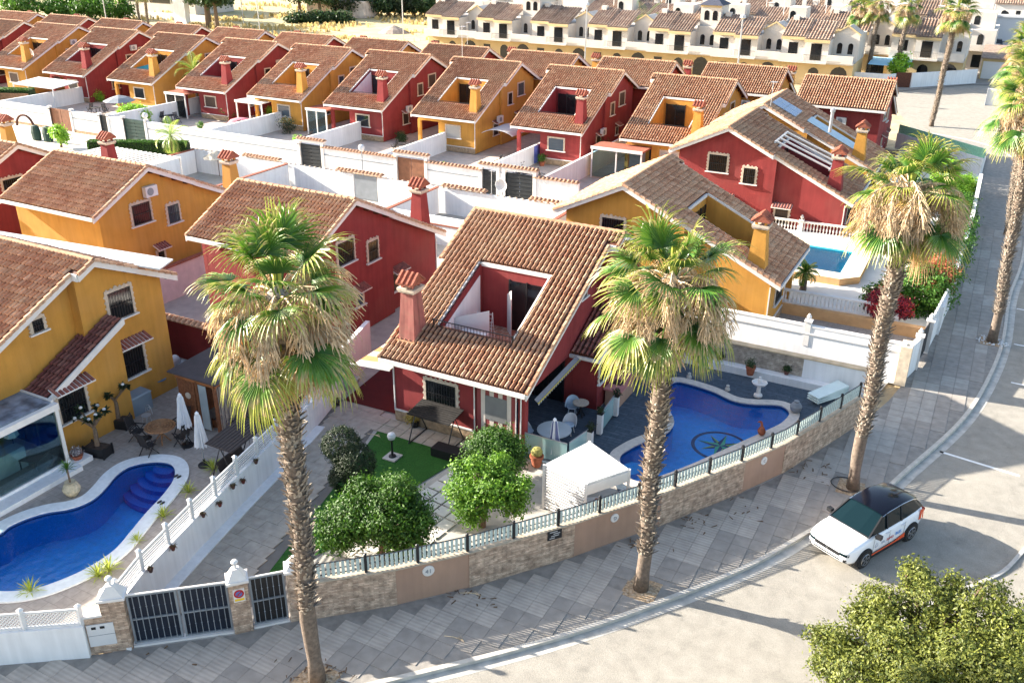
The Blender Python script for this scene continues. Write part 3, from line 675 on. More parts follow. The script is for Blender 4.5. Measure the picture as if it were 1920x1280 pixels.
# turquoise pool, raised rim in a bright court
m_pt = M('turquoise_mosaic', (.10, .66, .84), .4, .08, 8); m_tanp = M('tan_render', (.62, .36, .17), .9, .12, 2, .3, 60)
tC = thing('swimming_pool', 'small turquoise pool with an orange tiled rim, right of the yellow house', 'swimming pool', (-8.5, 58, 0)); og = (-8.5, 58, 0)
rim = [(-12.6, 62.3), (-12.6, 54.6), (-6.6, 54.6), (-5.6, 55.6), (-5.6, 60.6), (-7, 62.3)]
b = MB()
for i in range(6):
    a, c = rim[i], rim[(i+1) % 6]; b.add([(*a, .1), (*c, .1), (*c, .55), (*a, .55)], [(0, 1, 2, 3)])
b.build('pool_rim_wall', m_tanp, tC, og)
b = MB(); b.sheet(rim, [poolC], .55); b.build('coping', M('cream_rim', (.72, .62, .45), .85, .1), tC, og)
b = MB(); b.sheet(poolC, [], .36); b.build('water', m_pt, tC, og)
b = MB(); b.sheet(poolC, [], .44); b.build('water_surface', w_turq, tC, og)
b = MB()
for i in range(4):
    a, c = poolC[i], poolC[(i+1) % 4]; b.add([(*a, .549), (*c, .549), (*c, .36), (*a, .36)], [(0, 1, 2, 3)])
b.build('pool_wall', m_pt, tC, og)
# ---- wall line and kerb line of the street
WL = [g(x, y) for x, y in ((-220,1262),(0,1240),(172,1226),(250,1215),(440,1188),(475,1180),(545,1165),(590,1158),(745,1132),(880,1100),(1075,1042),(1235,985),(1385,925),(1470,885),(1600,800),(1690,722),(1775,572))]
WL += [Vector((-.35, 62, 0)), Vector((-.3, 78, 0)), Vector((-1.2, 98, 0))]
KL = [g(x, y) for x, y in ((-250,1500),(250,1385),(700,1280),(1000,1205),(1200,1140),(1400,1060),(1525,990),(1640,930),(1700,880),(1800,790),(1850,715),(1880,640),(1894,553),(1918,483))]
KL += [Vector((3.2, 80, 0)), Vector((2.0, 96, 0)), Vector((-1.5, 103, 0)), Vector((-8, 106, 0))]
WLs = cat_rom([(p.x, p.y) for p in WL], 4, False); KLs = cat_rom([(p.x, p.y) for p in KL], 6, False)
b = MB(); b.sheet(KLs[::-1]+[(-25, -8), (60, -8), (60, 160), (-2, 160), (-26, 150), (-26, 137), (-14, 128), (-9.5, 112)], [], -.12); b.build('road', m_asph, kind='structure')
b = MB(); Lk, Rk = ribbon(KLs, .16)
for i in range(len(KLs)-1): b.hexa([(p[0], p[1], -.14) for p in (Rk[i], Rk[i+1], Lk[i+1], Lk[i])], [(p[0], p[1], .004) for p in (Rk[i], Rk[i+1], Lk[i+1], Lk[i])])
b.build('kerb', m_kerb, kind='structure')
m_gutter = M('gutter_concrete', (.40, .385, .35), .9, .2, 3, .3, 50)
Lg, Rg = ribbon(KLs, .16+.7); b = MB(); b.sheet(Rk+Rg[::-1], [], -.116); b.build('gutter_strip', m_gutter, kind='structure')
m_side = M('pavement_bed', (.25, .23, .205), .9, .2, 3, .3, 50)
b = MB(); b.prism(WLs+KLs[::-1], -.149, -.022, bottom=False); sw = b.build('pavement', m_side, kind='structure')
def M_rib(name, c, scale=8.2):
    m, n, bs = nt(name); N = n.nodes.new; L = n.links.new
    pos = N('ShaderNodeNewGeometry').outputs['Position']; w_ = N('ShaderNodeTexWave'); w_.wave_type = 'BANDS'; w_.bands_direction = 'Y'; w_.inputs['Scale'].default_value = scale/3.14*.82; w_.inputs['Distortion'].default_value = .0
    L(pos, w_.inputs['Vector']); a = N('ShaderNodeTexNoise'); a.inputs['Scale'].default_value = 2; a.inputs['Detail'].default_value = 6; L(pos, a.inputs['Vector'])
    r = N('ShaderNodeMapRange'); r.inputs[1].default_value = .3; r.inputs[2].default_value = .7; r.inputs[3].default_value = .85; r.inputs[4].default_value = 1.12; L(a.outputs[0], r.inputs[0])
    rr = N('ShaderNodeMapRange'); rr.inputs[3].default_value = .90; rr.inputs[4].default_value = 1.05; L(w_.outputs[1], rr.inputs[0])
    mm = N('ShaderNodeMath'); mm.operation = 'MULTIPLY'; L(r.outputs[0], mm.inputs[0]); L(rr.outputs[0], mm.inputs[1])
    mu = N('ShaderNodeVectorMath'); mu.operation = 'MULTIPLY'; mu.inputs[0].default_value = c; L(mm.outputs[0], mu.inputs[1]); L(mu.outputs[0], bs.inputs['Base Color'])
    bp = N('ShaderNodeBump'); bp.inputs['Strength'].default_value = .2; bp.inputs['Distance'].default_value = .02; L(w_.outputs[1], bp.inputs['Height']); L(bp.outputs[0], bs.inputs['Normal'])
    bs.inputs['Roughness'].default_value = .9; return m
m_rib = M_rib('ribbed_paving_tile', (.40, .355, .305)); m_pl1 = M('plain_grey_tile', (.285, .258, .228), .85, .14, 2.5, .15, 60); m_pl2 = M('pale_grey_tile', (.34, .315, .28), .85, .14, 2.5, .15, 60)
TS = .6
tmesh = []
for mt in (m_rib, m_pl1, m_pl2):
    b = MB(); b.hexa([(-.298, -.298, -.03), (.298, -.298, -.03), (.298, .298, -.03), (-.298, .298, -.03)], [(-.295, -.295, 0), (.295, -.295, 0), (.295, .295, 0), (-.295, .295, 0)])
    o = b.build('paving_tile', mt); tmesh.append(o.data); bpy.data.objects.remove(o)
def seg_d(p, path):
    best = (1e9, 0, 0)
    for i in range(len(path)-1):
        a = Vector(path[i]); c = Vector(path[i+1]); d = c-a; q = Vector(p)-a; t = max(0, min(1, q.dot(d)/d.length_squared)); e = q-d*t
        if e.length < best[0]: best = (e.length, d.x*q.y-d.y*q.x, i+t)
    return best
cells = []
pits = [g(592, 1272), g(1203, 1103), g(1598, 914), g(1860, 640)]
for i in range(-60, 10):
    for j in range(8, 150):
        x = (i+.5)*TS; y = (j+.5)*TS
        if y > 72 or x < -26: continue
        a = seg_d((x, y), WLs); k_ = seg_d((x, y), KLs)
        if a[1] > 0 or k_[1] < 0 or a[0] > 7: continue
        if k_[0] < .40 or a[0] < .34: continue
        if any((Vector((x, y, 0))-q).length < .78 for q in pits): continue
        X2, Y2 = (math.floor(i/2)+.5)*2*TS, (math.floor(j/2)+.5)*2*TS
        a2 = seg_d((X2, Y2), WLs); k2 = seg_d((X2, Y2), KLs); t = a2[0]/(a2[0]+k2[0]+1e-6)
        if y > 44: kind = 2 if (math.floor(i/2)+math.floor(j/3)) % 4 == 0 and x > .2 else 1
        elif t < .53: kind = 0
        else: kind = 1
        if y < 44 and t < .53 and y > 33: kind = 2
        cells.append((math.hypot(x, y), x, y, kind))
cells.sort(); kst = [MB() for _ in range(3)]
for n_, (d_, x, y, kd) in enumerate(cells):
    z = -.004+.004*rnd.random()
    if n_ < 300:
        o = bpy.data.objects.new('paving_tile', tmesh[kd]); S.collection.objects.link(o); o.parent = sw; o.location = (x, y, z)
    else:
        kst[kd].hexa([(x+sx*.296, y+sy*.296, -.03) for sx, sy in ((-1, -1), (1, -1), (1, 1), (-1, 1))], [(x+sx*.292, y+sy*.292, z) for sx, sy in ((-1, -1), (1, -1), (1, 1), (-1, 1))])
for kd, mt in enumerate((m_rib, m_pl1, m_pl2)): kst[kd].build('far_paving_tiles', mt, sw, kind='stuff')
# palm pits
m_pit = M('pit_soil_and_chippings', (.36, .25, .15), .95, .5, 12, .8, 20, col2=(.5, .42, .32), mix2=.8, s2=8)
for i, p in enumerate(pits):
    b = MB(); b.box(p.x-.55, p.y-.55, -.148, p.x+.55, p.y+.55, -.012)
    b.build('tree_pit', m_pit, sw if False else None, kind='structure')
# parking mark
m_mark = M('white_road_paint', (.72, .72, .70), .8, .15, 8)
b = MB(); p0, p1 = g(1762, 846, -.12), g(1912, 892, -.12); b.bar((p0.x, p0.y, -.1175), (p1.x, p1.y, -.1175), .14, .003)
for yy in (46.0, 51.0, 56.5, 62): b.bar((3.0, yy, -.1175), (6.8, yy-.15, -.1175), .12, .003)
b.build('parking_lines', m_mark, kind='structure')
b = MB(); kk = cat_rom([g(x, y, -.12) for x, y in ((1960,985),(1920,1031),(1883,1070),(1840,1092),(1760,1125),(1640,1190))], 5, False); wallpoly(b, kk, .13, -.149, -.06); b.build('planter_kerb', M('pale_kerb', (.42, .40, .37), .85, .15, 5), kind='structure')

# ---- plots
def flat(name, pts, mat, z, holes=(), z0=None):
    b = MB(); pts = [(p[0], p[1]) for p in pts]
    b.sheet(pts, holes, z); return b.build(name, mat, kind='structure')
DV = [(-20.35, 13.2), (-20.98, 14.87), (-21.68, 17.75), (-22.27, 20.5), (-22.84, 23.31), (-23.6, 26.5), (-24.6, 30.0), (-25.4, 33)]
wl_in = [p for p in WLs if -20.4 < p[0] < -3.2 and p[1] < 42]
mainplot = DV+[(-25.4, 41), (-12, 43), (-2.2, 43)]+wl_in[::-1]
cop_out = offset_loop(poolA, .40)
m_pale = M('pale_garden_concrete', (.40, .375, .335), .9, .12, 2, .2, 40)  # plain pale concrete for the garden and yard floors
flat('garden_ground', mainplot, m_pale, -.03, [cop_out])
m_deck = M_brick('slate_blue_plank_deck', (.075, .10, .13), (.055, .078, .105), (.04, .055, .07), 1.2, .2, .012, axis='xy', bump=.3, var=.2)
dk = [(-12.75, 29.0), (-12.75, 33.4), (-13.35, 33.7), (-13.35, 40.2), (-4.2, 40.2), (-3.6, 37.0), tuple(g(1480,870)[:2]), tuple(g(1400,905)[:2]), tuple(g(1240,965)[:2]), tuple(g(1172,950)[:2]), tuple(g(1150,900)[:2]), tuple(g(1110,829)[:2])]
flat('pool_deck', dk, m_deck, .0, [offset_loop(poolA, .39)])
flat('porch_deck', [(-16.8, 28.7), (-12.5, 28.4), (-12.5, 33.5), (-16.8, 33.5)], m_deck, .075)
# lawn
LA = [g(x, y) for x, y in ((718,795),(872,850),(850,868),(768,918),(690,975),(640,1015),(560,1060),(497,1082))]
flat('artificial_lawn', LA, m_lawn, .012)
# slabs of the drive, sheared grid between the white wall and the lawn edge
b = MB(); b.add([(-.28, -.28, -.06), (.28, -.28, -.06), (.28, .28, -.06), (-.28, .28, -.06), (-.275, -.275, 0), (.275, -.275, 0), (.275, .275, 0), (-.275, .275, 0)], [(4, 5, 6, 7), (0, 1, 5, 4), (1, 2, 6, 5), (2, 3, 7, 6), (3, 0, 4, 7)])
m_slab = M('cream_grey_paving_slab', (.38, .33, .275), .9, .16, 3, .25, 50); o = b.build('paving_slab', m_slab); slm = o.data; bpy.data.objects.remove(o)
drive = flat('driveway', [(-20.3, 15.2), (-17, 17), (-19, 20), (-21.5, 28.6), (-24.3, 29.0), (-22.6, 22.7), (-21.6, 18)], M('slab_joint_mortar', (.16, .145, .13), .9), -.02)
for r_ in range(26):
    y = 15.4+r_*.56; xe = -19.05+(y-17.9)*(-.237); xs = -20.95-(y-15.4)*.235
    for c_ in range(7):
        x = xe-.25-c_*.56-.06
        if y < 16.6 and x > -19.6: continue
        if x < xs+.15 or y > 29.2: continue
        if math.hypot(x+18.9, y-14) < 0: continue
        o = bpy.data.objects.new('paving_slab', slm); S.collection.objects.link(o); o.parent = drive; o.location = (x, y, .012+rnd.uniform(-.004, .004))
for r_ in range(4):
    for c_ in range(12):
        x = -21.3+c_*.58; y = 28.25-r_*.58-.0
        if r_ == 3: continue
        if x > -16.8: continue
        if r_ >= 1 and (x+20.9)*.1+1.0*(28.0-y) > .55+max(0, (x+21)*.12): continue
        o = bpy.data.objects.new('paving_slab', slm); S.collection.objects.link(o); o.parent = drive; o.location = (x, y, .02)
# white squares between lawn and fruit trees
b = MB(); b.box(-.26, -.26, -.05, .26, .26, 0); o = b.build('paving_slab', M('pale_square_slab', (.56, .54, .50), .9, .08, 3)); sq = o.data; bpy.data.objects.remove(o)
band = flat('slab_bed', [g(x, y) for x, y in ((876,862),(916,880),(870,922),(815,962),(762,1000),(712,985),(785,925))], bpy.data.materials['slab_joint_mortar'], -.01)
a0 = g(872, 862); a1 = g(700, 985); ux = (a1-a0).normalized(); vx = Vector((ux.y, -ux.x, 0)); vx = vx if vx.x > 0 else -vx
for i in range(12):
    for j in range(4):
        p = a0+ux*(i*.6+.3)+vx*(j*.6+.3); o = bpy.data.objects.new('paving_slab', sq); S.collection.objects.link(o); o.parent = band; o.location = (p.x, p.y, .015); o.rotation_euler = (0, 0, math.atan2(ux.y, ux.x))
# left plot
leftplot = [(-21.1, 12.6)]+[(p[0]-.15, p[1]) for p in DV[1:6]]+[(-26.0, 31), (-45, 31), (-45, 5), (-24.5, 9.8), (-23.2, 11.0)]
flat('patio', leftplot, m_patio, .0, [offset_loop(poolB, .48)])
# right plots
flat('courtyard', [(-13, 43.2), (-1.7, 43.2), (-.85, 49.0), (-13, 49.0)], m_patio, .03)
flat('pool_terrace', [(-13, 49.2), (-1.0, 49.2), (-.5, 62.5), (-13, 62.5)], M('bright_terrace', (.68, .64, .58), .9, .08, 1), .10)
flat('pool_terrace', [(-8, 62.7), (-.5, 62.7), (-.5, 96), (-8, 96)], M('bright_terrace_floor', (.66, .62, .56), .9, .08, 1), .10)
# lane between the rows
m_lane = M('cream_lane_concrete', (.58, .53, .46), .9, .1, 1.2, .2, 40)
flat('lane', [(-140, 56.4), (-22, 56.4), (-22, 62), (-140, 62)], m_lane, -.06)
flat('back_gardens', [(-140, 43), (-22, 43), (-22, 56.3), (-140, 56.3)], m_pale, -.05)
flat('front_courts', [(-140, 62.2), (-20, 62.2), (-20, 100), (-140, 100)], M('court_tiles', (.50, .42, .36), .9, .15, 1.5, .2, 30), -.05)
flat('side_yards', [(-60, 31.05), (-25.5, 31.05), (-25.5, 43), (-60, 43)], m_pale, -.05)
# ================================================================ WALLS, FENCES, GATES
m_cladA = M_brick('split_stone_cladding', (.58, .44, .33), (.36, .25, .18), (.27, .20, .15), .32, .055, .006, axis=tuple((g(745,1132)-g(600,1162)).normalized()[:2]), var=.4, bump=.8)
m_cladB = M_brick('split_stone_cladding_far', (.44, .38, .31), (.32, .26, .21), (.22, .19, .16), .40, .09, .006, axis=(1, 0), var=.3, bump=.8)
m_beige = M('beige_render', (.37, .235, .165), .9, .08, 1.5, .2, 60, streak=.04, col2=(.33, .215, .16), mix2=.5, s2=.7)
m_slat = M('pale_green_plastic_slat', (.44, .52, .49), .5, .06, 3, spec=.4)
gp = [g(x, y) for x, y in ((590,1158),(745,1132),(880,1100),(1075,1042),(1235,985),(1390,922),(1465,887),(1535,843),(1605,797))]
gp = [Vector((p.x, p.y, 0)) for p in gp]
gw = thing('garden_wall', 'low street wall with alternating stone and beige panels in front of the star pool', 'wall', gp[3])
kinds = ['s', 'b', 's', 'b', 's', 'b', 's', 's']
for i in range(len(gp)-1):
    a, c = gp[i], gp[i+1]; d = (c-a).normalized(); n_ = Vector((-d.y, d.x, 0)); off = .0 if kinds[i] == 'b' else .025
    b = MB(); q = [a-n_*off, c-n_*off, c+n_*.2, a+n_*.2]; a_, c_ = a, c
    b.hexa([(p.x, p.y, -.02) for p in q], [(p.x, p.y, 1.36) for p in q]); b.build('wall_panel', m_beige if kinds[i] == 'b' else m_cladA, gw, gp[3])
b = MB()
for i in range(len(gp)-1):
    a, c = gp[i], gp[i+1]; d = (c-a).normalized(); n_ = Vector((-d.y, d.x, 0)); q = [a-n_*.05, c-n_*.05, c+n_*.24, a+n_*.24]
    b.hexa([(p.x, p.y, 1.363) for p in q], [(p.x, p.y, 1.41) for p in q])
b.build('wall_coping', M('wall_coping_render', (.42, .35, .27), .9, .2, 4), gw, gp[3])
# number plates / plaque on the wall
def disc_plate(px, py, r, cat_, label, txt=None):
    i = min(range(len(gp)-1), key=lambda k: abs((g(px, py+60, 0)-(gp[k]+gp[k+1])/2).length)); a, c = gp[i], gp[i+1]; d = (c-a).normalized(); n_ = Vector((d.y, -d.x, 0))
    r0 = ray(px, py); den = r0.dot(n_); t = ((a-Vector((0, 0, H))).dot(n_))/den; p = Vector((0, 0, H))+r0*t
    b = MB(); b.lathe([(r, 0), (r, .03), (r*.85, .045), (0.001, .045)], 18); o = b.build(cat_.replace(' ', '_'), m_trim)
    o.matrix_world = Matrix.Translation(p+n_*.002) @ n_.to_track_quat('Z', 'Y').to_matrix().to_4x4(); tag(o, label, cat_)
    if txt:
        cu = bpy.data.curves.new('numerals', 'FONT'); cu.body = txt; cu.size = r*1.1; cu.extrude = .006; cu.align_x = 'CENTER'; cu.align_y = 'CENTER'; cu.materials.append(m_grey)
        tmp = bpy.data.objects.new('t', cu); S.collection.objects.link(tmp); me = bpy.data.meshes.new_from_object(tmp); bpy.data.objects.remove(tmp)
        q = bpy.data.objects.new('numerals', me); S.collection.objects.link(q); q.parent = o; q.location = (0, 0, .052)
    return o
disc_plate(803, 1069, .20, 'house number', 'round white plaque with the numerals on the left beige panel', '41')
disc_plate(1152, 970, .17, 'wall emblem', 'round cream emblem on the middle beige panel of the wall', 'D')
disc_plate(1432, 863, .17, 'wall emblem', 'round cream emblem on the right beige panel below the fence', 'C')
a, c = gp[2], gp[3]; d = (c-a).normalized(); n_ = Vector((d.y, -d.x, 0)); r0 = ray(1039, 1000); t = ((a-Vector((0, 0, H))).dot(n_))/r0.dot(n_); p = Vector((0, 0, H))+r0*t+n_*.03
b = MB(); ang = math.atan2(d.y, d.x)
b.box(-.27, -.02, -.2, .27, 0, .2)
o = b.build('sign', m_black); o.location = p; o.rotation_euler = (0, 0, ang); tag(o, 'small black plaque with pale lines of lettering on the stone wall', 'sign')
b = MB()
for k, (x0, x1) in enumerate(((-.18, .1), (-.05, .2), (-.14, .16), (-.2, .0))): b.box(x0, -.026, .1-.08*k, x1, -.021, .13-.08*k)
b.build('lettering', M('pale_lettering', (.5, .5, .5), .6, .0), o)
# picket fence
def along(path, s):
    for i in range(len(path)-1):
        L_ = (path[i+1]-path[i]).length
        if s <= L_ or i == len(path)-2: d = (path[i+1]-path[i])/L_; return path[i]+d*s, d
        s -= L_
tot = sum((gp[i+1]-gp[i]).length for i in range(len(gp)-1))
pf = thing('picket_fence', 'pale green slat fence with black posts on top of the stone and beige wall', 'fence', (gp[3].x, gp[3].y, 1.41))
b = MB(); b.box(-.048, -.008, .0, .048, .008, .50); sl = b.build('slat', m_slat); slm_ = sl.data; bpy.data.objects.remove(sl)
b = MB(); b.box(-.045, -.045, 0, .045, .045, .62); b.lathe([(.001, .0), (.05, .0), (.06, .05), (.001, .09)], 8, (0, 0, .62)); sl = b.build('post', m_black); pom = sl.data; bpy.data.objects.remove(sl)
s_ = .1
while s_ < tot-.05:
    p, d = along(gp, s_); n_ = Vector((-d.y, d.x, 0)); o = bpy.data.objects.new('slat', slm_); S.collection.objects.link(o); o.parent = pf
    q = p+n_*.09; o.location = (q.x-gp[3].x, q.y-gp[3].y, .05); o.rotation_euler = (rnd.uniform(-.01, .01), 0, math.atan2(d.y, d.x)); s_ += .152
np_ = 15
for i in range(np_+1):
    p, d = along(gp, min(tot-.05, .05+i*tot/np_)); n_ = Vector((-d.y, d.x, 0)); o = bpy.data.objects.new('post', pom); S.collection.objects.link(o); o.parent = pf
    q = p+n_*.09; o.location = (q.x-gp[3].x, q.y-gp[3].y, .0); o.rotation_euler = (0, 0, math.atan2(d.y, d.x))
for z in (.12, .30, .55):
    b = MB(); pts = [(x+Vector((0, 0, 1.41+z))) for x in gp]
    for i in range(len(gp)-1):
        a, c = gp[i], gp[i+1]; d = (c-a).normalized(); n_ = Vector((-d.y, d.x, 0))*.115
        b.bar((a.x+n_.x, a.y+n_.y, 1.41+z), (c.x+n_.x, c.y+n_.y, 1.41+z), .03, .03)
    b.build('rail', m_black, pf, (gp[3].x, gp[3].y, 1.41))
# gate posts
def pillar(px0, px1, h, label, cap=True, w=.5, sign=False, mat=None):
    a, c = g(*px0), g(*px1); d = (c-a); L_ = d.length; d.normalize(); n_ = Vector((-d.y, d.x, 0)); ce = (a+c)/2
    t = thing('gate_pillar', label, 'gate pillar', ce, math.atan2(d.y, d.x), group='stone clad gate pillars')
    b = MB(); b.box(-L_/2, 0, -.02, L_/2, w, h); b.build('shaft', mat or m_cladA, t)
    b = MB(); b.box(-L_/2-.05, -.05, h, L_/2+.05, w+.05, h+.08)
    b.hexa([(-L_/2, 0, h+.08), (L_/2, 0, h+.08), (L_/2, w, h+.08), (-L_/2, w, h+.08)], [(-.1, w/2-.1, h+.42), (.1, w/2-.1, h+.42), (.1, w/2+.1, h+.42), (-.1, w/2+.1, h+.42)]); b.build('cap', m_trim, t)
    b = MB(); b.lathe([(.03, 0), (.05, .05), (.03, .1), (.09, .16), (.11, .22), (.07, .28), (.001, .30)], 10, (0, w/2, h+.42)); b.build('lantern', M('white_cast_lantern', (.6, .6, .6), .5, .1), t)
    return t, L_
pl1, L1 = pillar((205,1221), (250,1215), 1.85, 'stone clad gate pillar between the white wall and the wide black gate')
pl2, L2 = pillar((441,1188), (476,1180), 1.85, 'stone clad gate pillar with a red and yellow no-parking sign')
pl3, L3 = pillar((546,1165), (588,1158), 1.85, 'stone clad gate pillar right behind the left palm trunk')
sg = thing('parking_sign', 'no-parking sign with a red disc above a yellow strip on the gate pillar', 'sign', pl2.location+Vector((0, 0, 1.45)), pl2.rotation_euler.z)
b = MB(); b.box(-.17, -.02, -.25, .17, -.003, .22); b.build('plate', m_trim, sg)
b = MB(); b.lathe([(.001, 0), (.15, 0), (.15, .012), (.001, .012)], 20); b.v = [(x, -.021-z, y+.05) for x, y, z in b.v]; b.build('disc', M('red_enamel', (.42, .02, .02), .4, 0), sg)
b = MB(); b.lathe([(.001, 0), (.10, 0), (.10, .014), (.001, .014)], 20); b.v = [(x, -.0211-z, y+.05) for x, y, z in b.v]; b.build('disc_centre', M('blue_enamel', (.12, .14, .35), .4, 0), sg)
b = MB(); b.bar((-.08, -.038, -.03), (.08, -.038, .13), .01, .03); b.build('slash', M('red_enamel_bar', (.42, .02, .02), .4, 0), sg)
b = MB(); b.box(-.14, -.026, -.21, .14, -.0205, -.13); b.build('yellow_strip', M('yellow_enamel', (.75, .50, .04), .4, 0), sg)
def bar_gate(px0, px1, h, label, leaves, lower=True, back=m_black):
    a, c = g(*px0), g(*px1); d = (c-a); L_ = d.length; d.normalize()
    t = thing('gate', label, 'gate', (a+c)/2, math.atan2(d.y, d.x))
    for l in range(leaves):
        x0 = -L_/2+L_*l/leaves+.03; x1 = -L_/2+L_*(l+1)/leaves-.03
        b = MB(); b.box(x0, .2, .08, x1, .215, h-.02); lf = b.build('leaf', back, t)
        b = MB()
        for xx in (x0, x1-.06): b.box(xx, .14, .06, xx+.06, .199, h)
        for zz in (.06, h*.5, h-.05): b.box(x0+.062, .142, zz, x1-.062, .197, zz+.05)
        b.build('frame', m_grey, lf)
        n = max(5, int((x1-x0)/.17))
        for i in range(1, n):
            x = x0+(x1-x0)*i/n; b = MB(); b.box(x-.01, .115, .11, x+.01, .138, h-.05)
            for zz in (h*.27, h*.75): b.lathe([(.001, 0), (.028, .02), (.001, .05)], 6, (x, .127, zz))
            b.build('bar', m_grey, lf)
    b = MB(); b.box(-L_/2, .05, -.02, L_/2, .3, .05); b.build('threshold', m_trim, t)
    b = MB(); b.box(-L_/2, .145, h+.002, L_/2, .195, h+.04); b.build('top_rail', m_trim, t)
bar_gate((251,1215), (440,1188), 1.85, 'wide double gate of black bars in front of the drive', 2, back=M('navy_gate_sheet', (.012, .018, .032), .5, .2))
bar_gate((477,1180), (545,1166), 1.85, 'narrow black gate between two stone pillars beside the palm trunk', 1)
# meter cabinet wall left of pillar
a, c = g(172, 1226), g(205, 1221); t = thing('meter_cabinet', 'white utility cabinet with two small windows set in stone cladding beside the gate', 'utility cabinet', (a+c)/2, math.atan2((c-a).y, (c-a).x))
Lm = (c-a).length
b = MB(); b.box(-Lm/2, .0, -.02, Lm/2, .4, 1.35); b.build('stone_surround', m_cladA, t)
b = MB(); b.box(-Lm/2+.03, -.03, .3, Lm/2+.28, -.004, 1.1); bx_ = b.build('cabinet_door', m_plast, t)
b = MB(); b.box(-Lm/2+.03, -.035, .69, Lm/2+.28, -.031, .705); b.build('door_seam', m_grey, bx_)
for xx in (-.02, .22): b = MB(); b.box(xx-.07, -.036, .93, xx+.06, -.031, 1.02); b.build('meter_window', m_glassd, bx_)
b = MB(); b.box(-Lm/2-.02, -.03, 1.35, Lm/2+.02, .43, 1.42); b.build('ledge', m_trim, t)
# white street wall with diagonal lattice
sp_ = [g(-220, 1262), g(0, 1240), g(171, 1226)]
sw_ = thing('street_wall', 'white street wall with diagonal lattice panels at the bottom left corner', 'wall', sp_[2]); ogw = sp_[2]
b = MB(); wallpoly(b, sp_, .24, -.1, 1.15); b.build('wall_body', m_white, sw_, ogw)
def lattice(par, a, c, z0, z1, og, diag=True, wd=.022, step=.11):
    d = c-a; L_ = d.length; d.normalize(); b = MB(); P_ = lambda s, z: (a.x+d.x*s, a.y+d.y*s, z)
    b.bar(P_(0, z1-.03), P_(L_, z1-.03), .05, .06); b.bar(P_(0, z0+.03), P_(L_, z0+.03), .05, .06); h = z1-z0-.12
    if diag:
        n = int((L_+h)/step)
        for k in range(n):
            s0 = -h+k*step; 
            for sg_, yo in ((1, .0), (-1, .012)):
                sa, za, sb, zb = (s0, 0, s0+h, h) if sg_ > 0 else (s0+h, 0, s0, h)
                lo, hi = (max(0, min(sa, sb)), min(L_, max(sa, sb)))
                if hi-lo < .03: continue
                zz = lambda s: (za+(zb-za)*(s-sa)/(sb-sa))
                p0, p1 = P_(lo, z0+.06+zz(lo)), P_(hi, z0+.06+zz(hi)); b.bar((p0[0], p0[1]+yo, p0[2]), (p1[0], p1[1]+yo, p1[2]), .012, wd)
    else:
        n = int(h/.075)
        for k in range(n): z = z0+.06+(k+.5)*h/n; b.bar(P_(0, z), P_(L_, z), .02, .045)
    return b.build('lattice_panel', m_plast, par, og)
def fpost(par, p, z0, z1, og, w=.12):
    b = MB(); b.obox((p.x, p.y, z0), (w, w, z1-z0)); b.hexa([(p.x+sx*(w/2+.02), p.y+sy*(w/2+.02), z1) for sx, sy in ((-1, -1), (1, -1), (1, 1), (-1, 1))], [(p.x+sx*.02, p.y+sy*.02, z1+.06) for sx, sy in ((-1, -1), (1, -1), (1, 1), (-1, 1))]); return b.build('post', m_plast, par, og)
d = (sp_[2]-sp_[1]); 
for k in range(5):
    a = sp_[2]-d*(.02+.62*k); c = sp_[2]-d*(.02+.62*(k+1)); lattice(sw_, a, c, 1.17, 1.75, ogw); fpost(sw_, a, 1.15, 1.85, ogw)
# dividing wall with louvre fence
DVv = [Vector((x, y, 0)) for x, y in DV]
dw = thing('dividing_wall', 'white wall with louvred fence and hanging pots between the drive and the left pool', 'wall', DVv[2]); od = DVv[2]
b = MB(); wallpoly(b, DVv, .2, -.1, 1.3); b.build('wall_body', m_white, dw, od)
b = MB(); wallpoly(b, [Vector((p.x+.3, p.y, 0)) for p in DVv[:-2]], .42, -.1, .06); b.build('footing_strip', m_white, dw, od)
b = MB(); wallpoly(b, DVv[5:], .22, 1.3, 2.1); b.build('tall_section', m_white, dw, od)
sd = [0]; 
for i in range(len(DVv)-1): sd.append(sd[-1]+(DVv[i+1]-DVv[i]).length)
s0 = .5; k = 0; prev = None
while s0 < 13.6:
    p, d = along(DVv, s0); fpost(dw, p, 1.3, 2.08, od)
    if prev is not None: lattice(dw, prev, p, 1.36, 1.92, od, diag=False)
    prev = p; s0 += 1.42
potm = MB(); potm.lathe([(.05, 0), (.09, .13), (.10, .15), (.07, .15), (.06, .13), (.001, .12)], 10)
